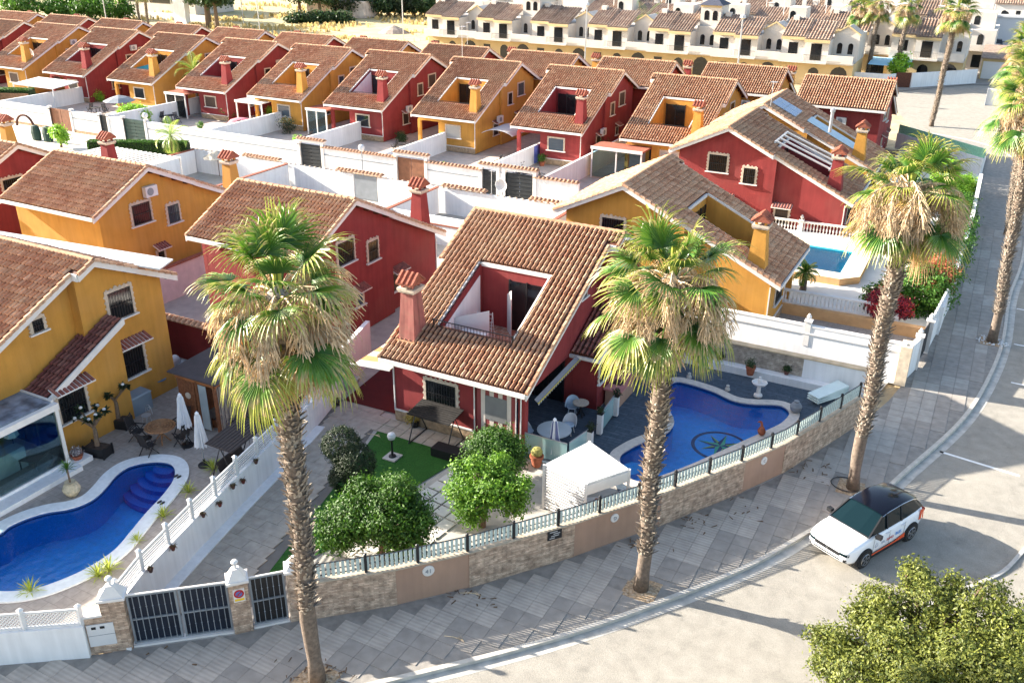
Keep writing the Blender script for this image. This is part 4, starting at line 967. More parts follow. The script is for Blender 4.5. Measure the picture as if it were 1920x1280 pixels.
for i, (px, py, lb) in enumerate(((278,1071,'first hanging pot from the gate, with brown dry stems'), (320,1030,'second hanging pot from the gate, dark red'), (377,968,'third hanging pot from the gate, with a trailing brown plant'), (408,948,'fourth hanging pot from the gate, small and black'), (433,915,'fifth hanging pot from the gate, hanging low'), (452,905,'sixth hanging pot from the gate, pear shaped'), (476,868,'seventh hanging pot from the gate, farthest up the wall'))):
    r0 = ray(px, py); best = None
    for j in range(len(DVv)-1):
        a, c = DVv[j], DVv[j+1]; d = (c-a).normalized(); n_ = Vector((d.y, -d.x, 0)); n_ = n_ if n_.x > 0 else -n_
        t = ((a+n_*.11-Vector((0, 0, H))).dot(n_))/r0.dot(n_); p = Vector((0, 0, H))+r0*t; s_ = (p-a).dot(d)
        if -.01 <= s_ <= (c-a).length: best = (p, n_)
    if best is None: continue
    p, n_ = best; o = potm.build('hanging_pot', M('dark_pot_%d' % i, ((.10, .05, .04), (.18, .04, .03))[i % 2], .8, .2)); o.location = p+n_*.1; tag(o, lb+' on the white wall', 'flower pot')
    tw = MB(); r2 = random.Random(i)
    for q in range(14):
        a_ = r2.uniform(0, 6.28); tw.tube([(0, 0, .14), (math.cos(a_)*.08, math.sin(a_)*.08, .2), (math.cos(a_)*.16, math.sin(a_)*.16, r2.uniform(.05, .24))], [.012, .01, .004], 3)
    tw.build('plant', M_leaf('pot_plant_%d' % i, (.08, .05, .02), (.14, .10, .04)), o)
# wall towards the right-hand neighbour
nw = thing('boundary_wall', 'tall white wall with a darker ledge line behind the star pool', 'wall', (-8, 43, 0)); ow = (-8, 43, 0)
b = MB(); b.box(-13.6, 42.95, -.05, -1.75, 43.2, 2.0); b.build('wall_body', m_white, nw, ow)
b = MB(); b.box(-13.6, 42.9, 1.62, -1.75, 42.949, 1.68); b.build('ledge', m_trim, nw, ow)
b = MB(); b.box(-13.6, 42.93, 2.0, -1.75, 43.22, 2.06); b.build('coping', m_trim, nw, ow)
def urn_post(par, x, y, z0, h, og, w=.26):
    b = MB(); b.obox((x, y, z0), (w, w, h)); b.obox((x, y, z0+h), (w+.08, w+.08, .06)); b.lathe([(.06, 0), (.04, .05), (.11, .13), (.12, .2), (.07, .27), (.05, .33), (.001, .36)], 10, (x, y, z0+h+.06)); return b.build('post', m_trim, par, og)
urn_post(nw, -6.3, 43.07, 1.0, 1.25, ow, .3)
cw = thing('clad_wall', 'low stone faced wall with a tan coping behind the pool deck', 'wall', (-9, 40.7, 0)); oc = (-9, 40.7, 0)
b = MB(); b.box(-13.3, 40.75, -.05, -5.9, 41.0, 1.3); b.build('stone_face', m_cladB, cw, oc)
b = MB(); b.box(-5.897, 40.75, -.05, -2.6, 41.0, 1.3); b.build('white_section', m_white, cw, oc)
b = MB(); b.box(-13.3, 40.7, 1.303, -2.6, 41.1, 1.36); b.build('coping', M('tan_coping', (.55, .42, .27), .9, .2), cw, oc)
b = MB(); b.box(-13.3, 40.25, -.05, -4.6, 40.747, .34); b.build('planter_ledge', m_white, cw, oc)
# end pillar, gate and rail of the yellow house's court
ew = thing('street_wall', 'white street wall with spiked panels and urn posts beside the courtyard gate', 'wall', (-1.5, 46, 0)); oe = (-1.5, 46, 0)
E1 = [g(1690, 722), g(1713, 690), g(1733, 660), g(1760, 610), g(1778, 572)]
m_cr = M('cream_stone_pillar', (.66, .54, .40), .9, .2, 4, .4, 30)
b = MB(); b.obox((E1[0].x-.1, E1[0].y+.35, 0), (.5, .9, 2.0)); b.build('end_pillar', m_cr, ew, oe)
b = MB(); wallpoly(b, [E1[0]+Vector((0, .8, 0)), E1[1]], .22, 0, 1.7); wallpoly(b, [E1[2], E1[4]], .22, 0, 1.1); b.build('wall_body', m_white, ew, oe)
for k in range(14):
    p = E1[2].lerp(E1[4], (k+.5)/14); b = MB(); b.hexa([(p.x-.06, p.y-.28, 1.1), (p.x+.06, p.y-.28, 1.1), (p.x+.06, p.y+.28, 1.1), (p.x-.06, p.y+.28, 1.1)], [(p.x-.05, p.y-.28, 1.9), (p.x+.05, p.y-.28, 1.9), (p.x+.05, p.y+.28, 1.75), (p.x-.05, p.y+.28, 1.75)]); b.build('picket', m_white, ew, oe)
for q in (E1[1], E1[2], E1[4]): urn_post(ew, q.x, q.y, 0, 1.75, oe, .34)
b = MB(); b.bar((E1[1].x, E1[1].y, .95), (E1[2].x, E1[2].y, .95), .04, 1.6); o = b.build('gate', m_black); tag(o, 'black sheet gate between white urn posts by the courtyard', 'gate')
# balustrades
balm = MB(); balm.lathe([(.05, 0), (.05, .05), (.03, .08), (.055, .18), (.06, .26), (.03, .42), (.028, .5), (.05, .54), (.05, .6)], 8); tmpo = balm.build('baluster', m_trim); bal_me = tmpo.data; bpy.data.objects.remove(tmpo)
def balustrade(label, a, c, z, step=.2, group=None, posts=()):
    a, c = Vector(a), Vector(c); d = c-a; L_ = d.length; d.normalize(); t = thing('balustrade', label, 'balustrade', (a.x, a.y, z), math.atan2(d.y, d.x), group)
    b = MB(); b.box(0, -.1, 0, L_, .1, .09); b.build('base_rail', m_trim, t)
    b = MB(); b.box(0, -.1, .69, L_, .1, .8); b.build('hand_rail', m_trim, t)
    n = int(L_/step)
    for i in range(n):
        o = bpy.data.objects.new('baluster', bal_me); S.collection.objects.link(o); o.parent = t; o.location = ((i+.5)*L_/n, 0, .09)
    for s_ in posts: urn_post(t, s_*L_, 0, 0, .82, None, .26)
balustrade('white balustrade on the tan wall in front of the turquoise pool', (-9.6, 49.1, 0), (-3.2, 49.4, 0), .62, .21, posts=(.0,))
balustrade('white balustrade with an urn post below the plain red gable wall', (-13.4, 61.9, 0), (-4.5, 62.4, 0), .75, .21, posts=(.32,))
b = MB(); b.box(-13, 48.9, -.05, -1.2, 49.3, .62); o = b.build('retaining_wall', m_tanp); tag(o, 'tan rendered low wall carrying the balustrade of the turquoise pool', 'wall')
b = MB(); b.box(-13.4, 61.7, -.05, -.5, 62.6, .75); o = b.build('retaining_wall', m_white); tag(o, 'white low wall carrying the balustrade below the red gable', 'wall')
b = MB(); b.box(-2.95, 49.35, -.05, -2.7, 54, 1.0); o = b.build('garden_wall', m_white); tag(o, 'short white wall behind the red flowering shrub', 'wall')
b = MB(); wallpoly(b, [(-.75, 50), (-.45, 62), (-.4, 70), (-.5, 82)], .25, 0, 1.6); o = b.build('street_wall', m_white); tag(o, 'white street wall behind the hedges along the far pavement', 'wall')
gg = thing('green_fence', 'pale green mesh fence on the white wall at the far end of the street', 'fence', (-4, 97, 0))
b = MB(); wallpoly(b, [(-8.5, 96), (-.6, 88.5)], .25, 0, 1.5); b.build('wall_body', m_white, gg, (-4, 97, 0))
b = MB(); wallpoly(b, [(-8.5, 96), (-.6, 88.5)], .06, 1.5, 2.3); b.build('mesh_panel', M('green_mesh', (.25, .52, .36), .8, .2, 9), gg, (-4, 97, 0))
# long street wall of the upper row
m_copt = M('tile_coping', (.45, .27, .17), .85, .35, 12, .5, 20)
def tiled_coping(par, x0, x1, y, z, og):
    b = MB(); n = int((x1-x0)/.32)
    for i in range(n):
        x = x0+(i+.5)*(x1-x0)/n
        for s in (-1, 1):
            b.hexa([(x-.1, y, z+.06), (x+.1, y, z+.06), (x+.1, y+s*.28, z-.06), (x-.1, y+s*.28, z-.06)], [(x-.05, y, z+.14), (x+.05, y, z+.14), (x+.05, y+s*.28, z+.02), (x-.05, y+s*.28, z+.02)])
    b.box(x0, y-.24, z-.08, x1, y+.24, z-.02); return b.build('coping_tiles', [m_copt], par, og, kind='stuff')
YW = 61.8
gates = [(-86.3, -83.3, 'brown', 'brown sheet gate far left in the long white street wall'), (-78.9, -77.9, 'dark', 'narrow dark gate beside the green gate in the long white wall'), (-75.6, -72.7, 'green', 'dark green double gate in the long white wall beside the street lamp'), (-53.6, -51.3, 'dark', 'black panelled gate under a tiled lintel in the long white wall'), (-43.4, -40.7, 'brown', 'brown double door under a tiled lintel in the long white wall'), (-35.3, -34.0, 'dark', 'narrow black gate left of the wide one, in the long white wall'), (-33.2, -30.8, 'dark', 'wide black gate at the right end of the long white wall')]
ww = thing('long_street_wall', 'long bright white street wall with tile coping in front of the long row', 'wall', (-60, YW, 0)); ogl = (-60, YW, 0)
xs = -125.
segs = []
for x0, x1, *_ in gates: segs.append((xs, x0)); xs = x1
segs.append((xs, -27.0))
for x0, x1 in segs:
    b = MB(); b.box(x0, YW-.12, -.06, x1, YW+.12, 2.0); b.build('wall_section', m_white, ww, ogl)
    if x1-x0 > 2 and x0 > -60: tiled_coping(ww, x0, x1, YW, 2.08, ogl)
    elif x1-x0 > 2: b = MB(); b.box(x0, YW-.2, 2.0, x1, YW+.2, 2.08); b.build('coping', m_capr if x0 > -72 else m_trim, ww, ogl)
    if x1-x0 > 4: b = MB(); b.box(x0+.3, YW-.16, 1.38, x1-.3, YW-.121, 1.46); b.build('string_course', m_grey, ww, ogl)
    if x1-x0 > 4: b = MB(); b.box(x0+.02, YW-.17, -.06, x1-.02, YW-.121, .22); b.build('skirting', m_base, ww, ogl)
gm = {'brown': M('brown_gate', (.20, .085, .045), .6, .2, 3), 'dark': M('black_gate_panels', (.02, .024, .028), .5, .2), 'green': M('dark_green_gate', (.02, .05, .045), .5, .2)}
for x0, x1, kd, lb in gates:
    t = thing('street_gate', lb, 'gate', ((x0+x1)/2, YW, 0)); w_ = x1-x0; n = 2 if w_ > 2 else 1
    for i in range(n): b = MB(); b.box(-w_/2+w_*i/n+.03, -.04, .0, -w_/2+w_*(i+1)/n-.03, .04, 2.1); b.build('leaf', gm[kd], t)
    if kd != 'brown':
        b = MB()
        for k in range(6): b.box(-w_/2+.06, -.07, .2+k*.32, w_/2-.06, -.041, .38+k*.32)
        b.build('panel', gm[kd], t)
    for s in (-1, 1): b = MB(); b.box(s*(w_/2+.14)-.14, -.2, -.06, s*(w_/2+.14)+.14, .2, 2.3); b.build('gate_post', m_trim, t)
    if x0 > -60: b = MB(); b.box(-w_/2-.3, -.2, 2.301, w_/2+.3, .2, 2.5); b.build('lintel', m_trim, t); tiled_coping(t, -w_/2-.4, w_/2+.4, 0, 2.6, None)
# divisions between front courts
for i, x in enumerate([-30.6, -41.1, -46.3+.4, -56.0+.3, -66.2, -79.5, -96.2, -104]):
    x = [-28.6, -45.6+5.9, -45.9, -56.2, -66.0, -79.6, -96.2, -106.5][i]
for x, lb in ((-30.6, 'white panelled court wall left of the glazed porch'), (-46.0, 'white court wall between the yellow house with the awning and its red left neighbour'), (-55.9, 'white court wall left of the red house with the small round pool'), (-66.0, 'white court wall behind the reclining loungers and pots'), (-79.6, 'white court wall behind the round lime green shrub'), (-96.2, 'white court wall at the left with a grey door'), (-35.2-.9, '')):
    if not lb: continue
    b = MB(); b.box(x-.1, YW+.13, -.05, x+.1, 82, 1.75); o = b.build('court_wall', m_white); tag(o, lb, 'wall')
b = MB(); b.box(-36.6, YW+.13, -.05, -36.4, 80, 1.6); o = b.build('court_wall', m_white); tag(o, 'white court wall with a blue door right of the brown double gate', 'wall')
b = MB(); b.box(-36.39, 73, .0, -36.33, 74.3, 1.55); b.box(-36.67, 70.5, .0, -36.61, 71.9, 1.5); o = b.build('wall_door', M('blue_wall_door', (.12, .16, .5), .6, .2)); tag(o, 'blue door in the white court wall beside the red porch house', 'door')
# middle row rear walls along the lane
mwall = thing('lane_wall', 'white lane wall with tile-hooded gate behind the red and main houses', 'wall', (-42, 56.2, 0)); om = (-42, 56.2, 0)
for x0, x1 in ((-64, -43.7), (-41.4, -22.5)):
    b = MB(); b.box(x0, 56.1, -.06, x1, 56.3, 1.9); b.build('wall_section', m_white, mwall, om)
    b = MB()
    n = int((x1-x0)/.5)
    for i in range(n): b.lathe([(.12, 0), (.10, .07), (.04, .10), (.001, .1)], 6, (x0+(i+.5)*(x1-x0)/n, 56.2, 1.9))
    b.build('scalloped_top', m_stone, mwall, om, kind='stuff')
for x0, x1 in ((-45.3, -40.9), (-35.6, -31.8), (-28.3, -23.4), (-55, -51)): tiled_coping(mwall, x0, x1, 56.2, 2.15, om)
b = MB(); b.box(-43.6, 56.12, 0, -41.5, 56.2, 1.9); o = b.build('garage_door', m_grey); tag(o, 'grey garage door under a strip of red tiles in the lane wall', 'garage door')
for x, lb in ((-35.9, 'white garden wall with red coping left of the red chimney'), (-24.8, 'white garden wall between the middle red house and the star pool house'), (-50.2, 'white garden wall behind the yellow house with the air conditioner'), (-60.5, 'white garden wall next to the green clipped hedge')):
    b = MB(); b.box(x-.1, 43.5, -.05, x+.1, 56, 1.9); o = b.build('garden_wall', m_white); tag(o, lb, 'wall')
    b = MB(); b.box(x-.15, 43.5, 1.9, x+.15, 56, 1.97); b.build('coping', m_capr, o)
b = MB(); b.box(-35.6, 49.8, -.05, -25, 50.0, 1.9); o = b.build('garden_wall', m_white); tag(o, 'white cross wall with dark stripe behind the red chimney', 'wall')
b = MB(); b.box(-35.6, 49.75, 1.3, -25, 49.799, 1.4); b.build('stripe', m_capr, o)
# side passage walls between left houses
pk = M('pinkish_white_wall', (.70, .58, .57), .9, .08)
b = MB(); b.box(-40.2, 29.5, -.05, -40.0, 43.0, 1.9); o = b.build('passage_wall', pk); tag(o, 'pale pink wall with red coping beside the yellow house with the air conditioner', 'wall'); c2 = MB(); c2.box(-40.28, 29.5, 1.9, -39.92, 43, 1.98); c2.build('coping', m_capr, o)
b = MB(); b.box(-39.8, 28.6, -.05, -26.0, 28.8, 2.0); o = b.build('passage_wall', m_red); tag(o, 'low red wall with orange tile coping behind the wooden hut', 'wall'); tiled_coping(o, -39.8, -26, 28.7, 2.1, None)
b = MB(); b.box(-60, 28.9, -.05, -40.3, 29.1, 1.8); o = b.build('passage_wall', m_white); tag(o, 'white wall behind the yellow house at the left edge', 'wall')
b = MB(); b.box(-35.2, 26.2, 0, -35.0, 28.5, 3.4); o = b.build('blue_screen', M('blue_grey_panel', (.18, .28, .42), .6, .1)); tag(o, 'blue grey panel standing at the rear corner of the front yellow house', 'screen')
# ================================================================ PALMS AND TREES
m_fr = M_frond('green_fan_frond', [(0, (.014, .062, .008)), (.45, (.035, .12, .014)), (.8, (.12, .23, .022)), (1.05, (.32, .34, .055)), (1.45, (.48, .36, .17))])
m_fy = M_frond('yellowing_fan_frond', [(0, (.16, .22, .035)), (.4, (.38, .36, .07)), (.8, (.56, .38, .14)), (1.3, (.55, .36, .20))])
m_fd = M_frond('dead_straw_frond', [(0, (.28, .17, .09)), (.5, (.38, .26, .15)), (1.3, (.50, .38, .25))])
m_fo = M_frond('orange_dying_frond', [(0, (.50, .22, .05)), (.5, (.62, .28, .06)), (1.3, (.55, .38, .20))])
m_straw = M('straw_flower_strands', (.60, .46, .30), .9, .45, 6)
m_stalk = M('pale_green_stalk', (.30, .36, .12), .7, .2, 5)
def uvseg(t0, t1, r):
    return lambda ff: [r, t0, r, t0, r, t1, r, t1] if len(ff) == 4 else [r, t0, r, t0, r, t1]
def fan_frond(pitch, seed, dead=False, droop=1.0, Lb=1.25, Lp=1.15, nseg=30, spread=98):
    r = random.Random(seed); b = MB(); p = math.radians(pitch); pos = Vector((0, 0, 0)); pts = [pos.copy()]; e = p
    for k in range(5):
        e = p-math.radians((26 if not dead else 16)*(k+1)/5*math.cos(p)); pos = pos+Vector((math.cos(e), 0, math.sin(e)))*(Lp/5); pts.append(pos.copy())
    w = .035
    for k in range(5):
        ww = w*(1-.5*k/5); b.add([pts[k]+Vector((0, -ww, 0)), pts[k]+Vector((0, ww, 0)), pts[k+1]+Vector((0, ww*.9, 0)), pts[k+1]+Vector((0, -ww*.9, 0)), pts[k]-Vector((0, 0, .02)), pts[k+1]-Vector((0, 0, .02))], [(0, 1, 2, 3), (1, 4, 5, 2), (4, 0, 3, 5)], 0, (.1, .25))
    A = Vector((math.cos(e), 0, math.sin(e))); Sd = Vector((0, 1, 0)); Nn = A.cross(Sd); dn = Vector((0, 0, -1)); hub = pts[-1]
    cup = -.18
    for i in range(nseg):
        th = math.radians(-spread+2*spread*(i+.5)/nseg)+r.uniform(-.01, .01); dth = math.radians(2*spread/nseg)
        L_ = Lb*(.72+.28*math.cos(th))*r.uniform(.9, 1.08); d = (A*math.cos(th)+Sd*math.sin(th)+Nn*cup*abs(math.sin(th))*(-1)).normalized()
        if dead: d = (d+dn*.5+Vector((r.uniform(-.3, .3), r.uniform(-.3, .3), 0))).normalized()
        T = (-A*math.sin(th)+Sd*math.cos(th)).normalized(); q = hub.copy(); st = []
        fr = [0, .2, .45, .66, .84, 1.0]; dr = r.uniform(.8, 1.25)*droop
        for k, f in enumerate(fr):
            if k:
                step = (f-fr[k-1])*L_; bend = (max(0, f-.35)/.65)**1.2*1.5*dr
                dd = (d+dn*bend).normalized(); q = q+dd*step
            wd = [.012, .2*L_*dth*.52, .45*L_*dth*.50, .40*L_*dth*.42, .3*L_*dth*.3, .003][k]
            nn = T.cross(d).normalized(); st.append((q-T*wd-nn*wd*.35, q+nn*wd*.25, q+T*wd-nn*wd*.35))
        rv = r.random()
        for k in range(5):
            a, c = st[k], st[k+1]; b.add([a[0], a[1], c[1], c[0], a[2], c[2]], [(0, 1, 2, 3), (1, 4, 5, 2)], 0, uvseg(fr[k], fr[k+1], rv))
    return b
FR = {}
def frond_mesh(pitch, dead, v):
    key = (pitch, dead, v)
    if key not in FR:
        b = fan_frond(pitch, hash((pitch, v)) % 1000+(500 if dead else 0), dead, droop=1.15 if pitch < 20 else .75, Lb=1.3+.1*v)
        o = b.build('frond', m_fd if dead else m_fr); FR[key] = o.data; bpy.data.objects.remove(o)
    return FR[key]
def flower_mesh(seed):
    r = random.Random(seed); b = MB(); e = math.radians(r.uniform(25, 50)); pos = Vector((0, 0, 0)); pts = [pos.copy()]
    for k in range(9): e -= math.radians(12+2.2*k); pos = pos+Vector((math.cos(e), 0, math.sin(e)))*.32; pts.append(pos.copy())
    b.tube(pts, [.028*(1-.08*k) for k in range(10)], 4)
    for i in range(130):
        t = r.uniform(1.6, 9); k = min(8, int(t)); p0 = pts[k].lerp(pts[k+1], t-k); a = r.uniform(0, 6.28); d = Vector((math.cos(a)*.6+.2, math.sin(a)*.6, .1)); p = p0; w = r.uniform(.008, .016); L_ = r.uniform(.25, .65); prev = p
        for s in range(3):
            d = (d+Vector((r.uniform(-.2, .2), r.uniform(-.2, .2), -.75))).normalized(); nx = prev+d*L_/3; sd = Vector((-d.y, d.x, .3)).normalized()*w
            b.add([prev-sd, prev+sd, nx+sd, nx-sd], [(0, 1, 2, 3)], 0); 
            if s > 0: sd2 = Vector((d.x, d.y, -.2)).normalized()*w*1.6; b.add([prev-sd2, prev+sd2, nx+sd2*.6, nx-sd2*.6], [(0, 1, 2, 3)], 0)
            prev = nx
    return b
FL = []
for s in range(4): o = flower_mesh(s+3).build('flower_stalk', m_straw); FL.append(o.data); bpy.data.objects.remove(o)
def boots(path, rads, z0, z1, seed, dens=1.):
    """overlapping old leaf bases up the trunk"""
    r = random.Random(seed); b = MB(); z = z0; k = 0
    def at(z):
        t = z/path[-1].z*(len(path)-1); i = min(len(path)-2, int(t)); return path[i].lerp(path[i+1], t-i), rads[i]+(rads[i+1]-rads[i])*(t-i)
    while z < z1:
        c, ra = at(z); n = 11
        for i in range(n):
            if r.random() > .86: continue
            a = 2*math.pi*(i+.5*(k % 2))/n+r.uniform(-.12, .12); ca, sa = math.cos(a), math.sin(a); T = Vector((-sa, ca, 0)); O = Vector((ca, sa, 0)); up_ = r.uniform(.05, .24); out = r.uniform(.05, .24); w = ra*r.uniform(.14, .34)
            p0 = c+O*(ra-.02)+Vector((0, 0, r.uniform(-.03, .03))); tip = p0+O*out+Vector((0, 0, up_))+T*r.uniform(-.03, .03)
            vs = [p0-T*w, p0+T*w, tip+T*w*.45, tip-T*w*.45, p0+O*.05, tip-O*.035-Vector((0, 0, .02))]
            b.add(vs, [(0, 4, 5, 3), (4, 1, 2, 5), (3, 5, 2), (0, 3, 2, 1)], 0, (r.random(), r.random()))
        z += .105; k += 1
    return b
def fan_palm(label, base, top_z, lean=(0, 0), group=None, n_g=52, n_d=30, n_f=14, r0=.21, r1=.27, z_boot=2.2, seed=1, scale=1., hang=True):
    t = thing('fan_palm', label, 'palm tree', base, 0, group); r = random.Random(seed)
    N_ = 16; path = [Vector((lean[0]*(i/N_)**1.3+.04*math.sin(i*.9+seed), lean[1]*(i/N_)**1.3+.03*math.cos(i*.7), top_z*i/N_)) for i in range(N_+1)]
    rads = [r0*1.25 if i == 0 else r0+(r1-r0)*i/N_+.015*math.sin(i*2.1+seed) for i in range(N_+1)]
    b = MB(); b.tube(path, rads, 14); b.build('trunk', m_trunk, t, smooth=True)
    boots(path, rads, z_boot, top_z-.3, seed).build('leaf_bases', m_boot, t, kind='stuff')
    top = path[-1]; ga = 2.39996
    b = MB(); b.lathe([(.2, -1.6), (.42, -1.0), (.46, -.4), (.3, .1), (.08, .35)], 10, top); b.build('crown_heart', m_boot, t)
    for i in range(n_g):
        f = i/(n_g-1); low = i >= n_g*.66; pitch = (86-(i/(n_g*.66))*78) if not low else (-14-30*((i*7) % 10)/9.); pc = int(round(pitch/14.)*14); a = i*ga+r.uniform(-.2, .2); me = frond_mesh(pc, False, i % 2)
        o = bpy.data.objects.new('frond', me); S.collection.objects.link(o); o.parent = t; s = scale*r.uniform(.68, 1.1)*(1.0 if low else .92)
        o.location = top+Vector((math.cos(a)*.12, math.sin(a)*.12, .1-f*.3 if not low else -.45-.35*f)); o.rotation_euler = (r.uniform(-.35, .35), r.uniform(-.15, .15), a); o.scale = (s, s, s)
        if f > .6 and r.random() < .15: o.material_slots[0].link = 'OBJECT'; o.material_slots[0].material = m_fy
    for i in range(8 if n_f > 20 else 3):
        a = seed*1.3+i*2*math.pi/8+r.uniform(-.3, .3); o = bpy.data.objects.new('frond', frond_mesh([0, -14, -28, -14][i % 4], False, i % 2)); S.collection.objects.link(o); o.parent = t; s = scale*r.uniform(.95, 1.22)
        o.location = top+Vector((math.cos(a)*.15, math.sin(a)*.15, -.25-r.random()*.7)); o.rotation_euler = (r.uniform(-.3, .3), r.uniform(-.1, .25), a); o.scale = (s, s, s*.95)
    for i in range(n_d):
        f = i/n_d; pc = [-14, -28, -42, -56][i % 4]; a = i*ga*1.7+r.uniform(-.3, .3); o = bpy.data.objects.new('dead_frond', frond_mesh(pc, True, i % 2)); S.collection.objects.link(o); o.parent = t
        s = scale*r.uniform(.5, .8); o.location = top+Vector((math.cos(a)*.15, math.sin(a)*.15, -.1-f*.6)); o.rotation_euler = (r.uniform(-.2, .2), r.uniform(-.2, .2), a); o.scale = (s, s, s)
        if r.random() < .12: o.material_slots[0].link = 'OBJECT'; o.material_slots[0].material = m_fo
    for i in range(n_f):
        a = i*ga+r.uniform(-.4, .4); o = bpy.data.objects.new('flower_stalk', FL[i % 4]); S.collection.objects.link(o); o.parent = t; s = scale*r.uniform(.85, 1.15)
        o.location = top+Vector((0, 0, -.15+r.uniform(-.2, .3))); o.rotation_euler = (r.uniform(-.3, .3), r.uniform(-.35, .3), a); o.scale = (s*.9, s*.9, s*.9)
    # young unopened spear
    b = MB()
    for k in range(4): b.tube([(.03*k, 0, 0), (.05*k-.03, .02*k, 1.0), (.06*k-.05, .03*k, (2.3 if seed == 2 else 1.25)*scale)], [.05, .04, .006], 5)
    b.build('young_spear', M_frond('spear_%d' % seed, [(0, (.45, .50, .08)), (1.3, (.5, .55, .12))]), t, loc=top)
    return t
gpN = 'tall fan palms along the near pavement'
p = pits; 
fan_palm('tall fan palm with straw-hung crown standing left, in front of the gate pillar', (p[0].x, p[0].y, -.02), 11.75, (-.1, .25), gpN, seed=2, z_boot=2.6, n_g=38, n_f=27, n_d=10, scale=1.09)
fan_palm('tall fan palm in the middle, its trunk crossing the pool fence', (p[1].x, p[1].y, -.02), 10.75, (.05, .1), gpN, seed=5, z_boot=1.5, n_g=38, n_f=34, scale=1.04, n_d=10)
fan_palm('tall fan palm on the right with its trunk rising behind the car', (p[2].x, p[2].y, -.02), 11.75, (.0, .3), gpN, seed=9, z_boot=2.4, n_g=38, n_f=38, scale=1.07, n_d=18)
gpR = 'fan palms along the far part of the street'
fan_palm('fan palm at the right edge with a ring of white stones round its foot', (p[3].x, p[3].y, -.02), 12.3, (-.7, .4), gpR, seed=12, z_boot=1.6)
fan_palm('fan palm at the right edge, second along the far pavement, its foot in shade', (2.0, 71.1, -.02), 11.2, (-1.0, 0), gpR, n_g=40, n_d=20, n_f=10, seed=14, z_boot=.6)
fan_palm('fan palm at the right edge, third along the far pavement', (2.0, 82.0, -.02), 11.5, (-1.1, 0), gpR, n_g=40, n_d=20, n_f=10, seed=15, z_boot=.6)
gpF = 'fan palms by the far road bend'
for k, (px, py, hz, lb) in enumerate(((1592, 142, 9.4, 'left one of the pair of slim palms in front of the blue awning'), (1624, 150, 10.2, 'right one of the pair of slim palms in front of the blue awning'), (1676, 156, 10.2, 'far palm left of the dark brown gate by the road bend'), (1747, 235, 11.9, 'single palm standing on the bright road bend at the top right'))):
    q = g(px, py, 0); fan_palm(lb, (q.x, q.y, -.1), hz, (.3, 0), gpF, n_g=36, n_d=22, n_f=8, seed=20+k, z_boot=.5, scale=1.05)
# feather palms
def feather_frond(pitch, L_=2.2, seed=0, n=26, ll=.55):
    r = random.Random(seed); b = MB(); e = math.radians(pitch); pos = Vector((0, 0, 0)); pts = [pos.copy()]; es = [e]
    for k in range(8): e -= math.radians(9+2*k)*max(.35, math.cos(math.radians(pitch)*.8)); pos = pos+Vector((math.cos(e), 0, math.sin(e)))*L_/8; pts.append(pos.copy()); es.append(e)
    b.tube(pts, [.025*(1-.1*k) for k in range(9)], 4)
    for i in range(n):
        t = .8+7*(i+.5)/n; k = min(7, int(t)); p0 = pts[k].lerp(pts[k+1], t-k); A = Vector((math.cos(es[k]), 0, math.sin(es[k]))); l = ll*math.sin(math.pi*min(.98, .12+.85*i/n))+.08
        for s in (-1, 1):
            d = (A*.55+Vector((0, s, 0))*.8+Vector((0, 0, .12))).normalized(); q1 = p0+d*l*.5; q2 = q1+(d+Vector((0, 0, -.8))).normalized()*l*.5; w = A*.022; rv = r.random()
            b.add([p0-w*.6, p0+w*.6, q1+w, q1-w, q2], [(0, 1, 2, 3), (3, 2, 4)], 0, uvseg(.2, .7, rv))
    return b
FE = {}
def feather_palm(label, base, h, L_=2.0, n=16, seed=1, cat_='palm tree', name='feather_palm', mat=None, r0=.12, lo=-20):
    t = thing(name, label, cat_, base); r = random.Random(seed); b = MB(); b.tube([(0, 0, 0), (.04, 0, h*.5), (0, .03, h)], [r0*1.3, r0, r0*.9], 8); b.build('trunk', m_trunk, t, smooth=True)
    for i in range(n):
        pc = int(round((80-(i/(n-1))*(80-lo))/20.)*20); key = (pc, L_, mat)
        if key not in FE: o = feather_frond(pc, L_, pc+3, ll=L_*.25).build('frond', mat or m_fr); FE[key] = o.data; bpy.data.objects.remove(o)
        o = bpy.data.objects.new('frond', FE[key]); S.collection.objects.link(o); o.parent = t; o.location = (0, 0, h); o.rotation_euler = (r.uniform(-.1, .1), 0, i*2.39996)
    return t
m_fyg = M_frond('bright_feather_frond', [(0, (.10, .26, .03)), (.6, (.22, .38, .04)), (1.3, (.5, .5, .12))])
q = g(372, 205); feather_palm('feathery green palm in front of the red house of the long row', (q.x, q.y, 0), 4.2, 2.6, 16, 3, mat=m_fyg)
q = g(330, 325); feather_palm('yellow green feathery palm beside the clipped hedge', (q.x, q.y, 0), 3.2, 1.9, 18, 4, mat=m_fyg, lo=-60)
q = g(1203, 115); feather_palm('green feathery palm in front of the white and yellow terrace block', (q.x, q.y, 0), 5.2, 4.6, 20, 5, r0=.25, lo=-40)
q = g(1507, 530, .6); feather_palm('dark sago palm in a pot in front of the turquoise pool', (q.x, q.y, .1), 1.1, 1.0, 18, 6, name='sago_palm', r0=.16, lo=0)
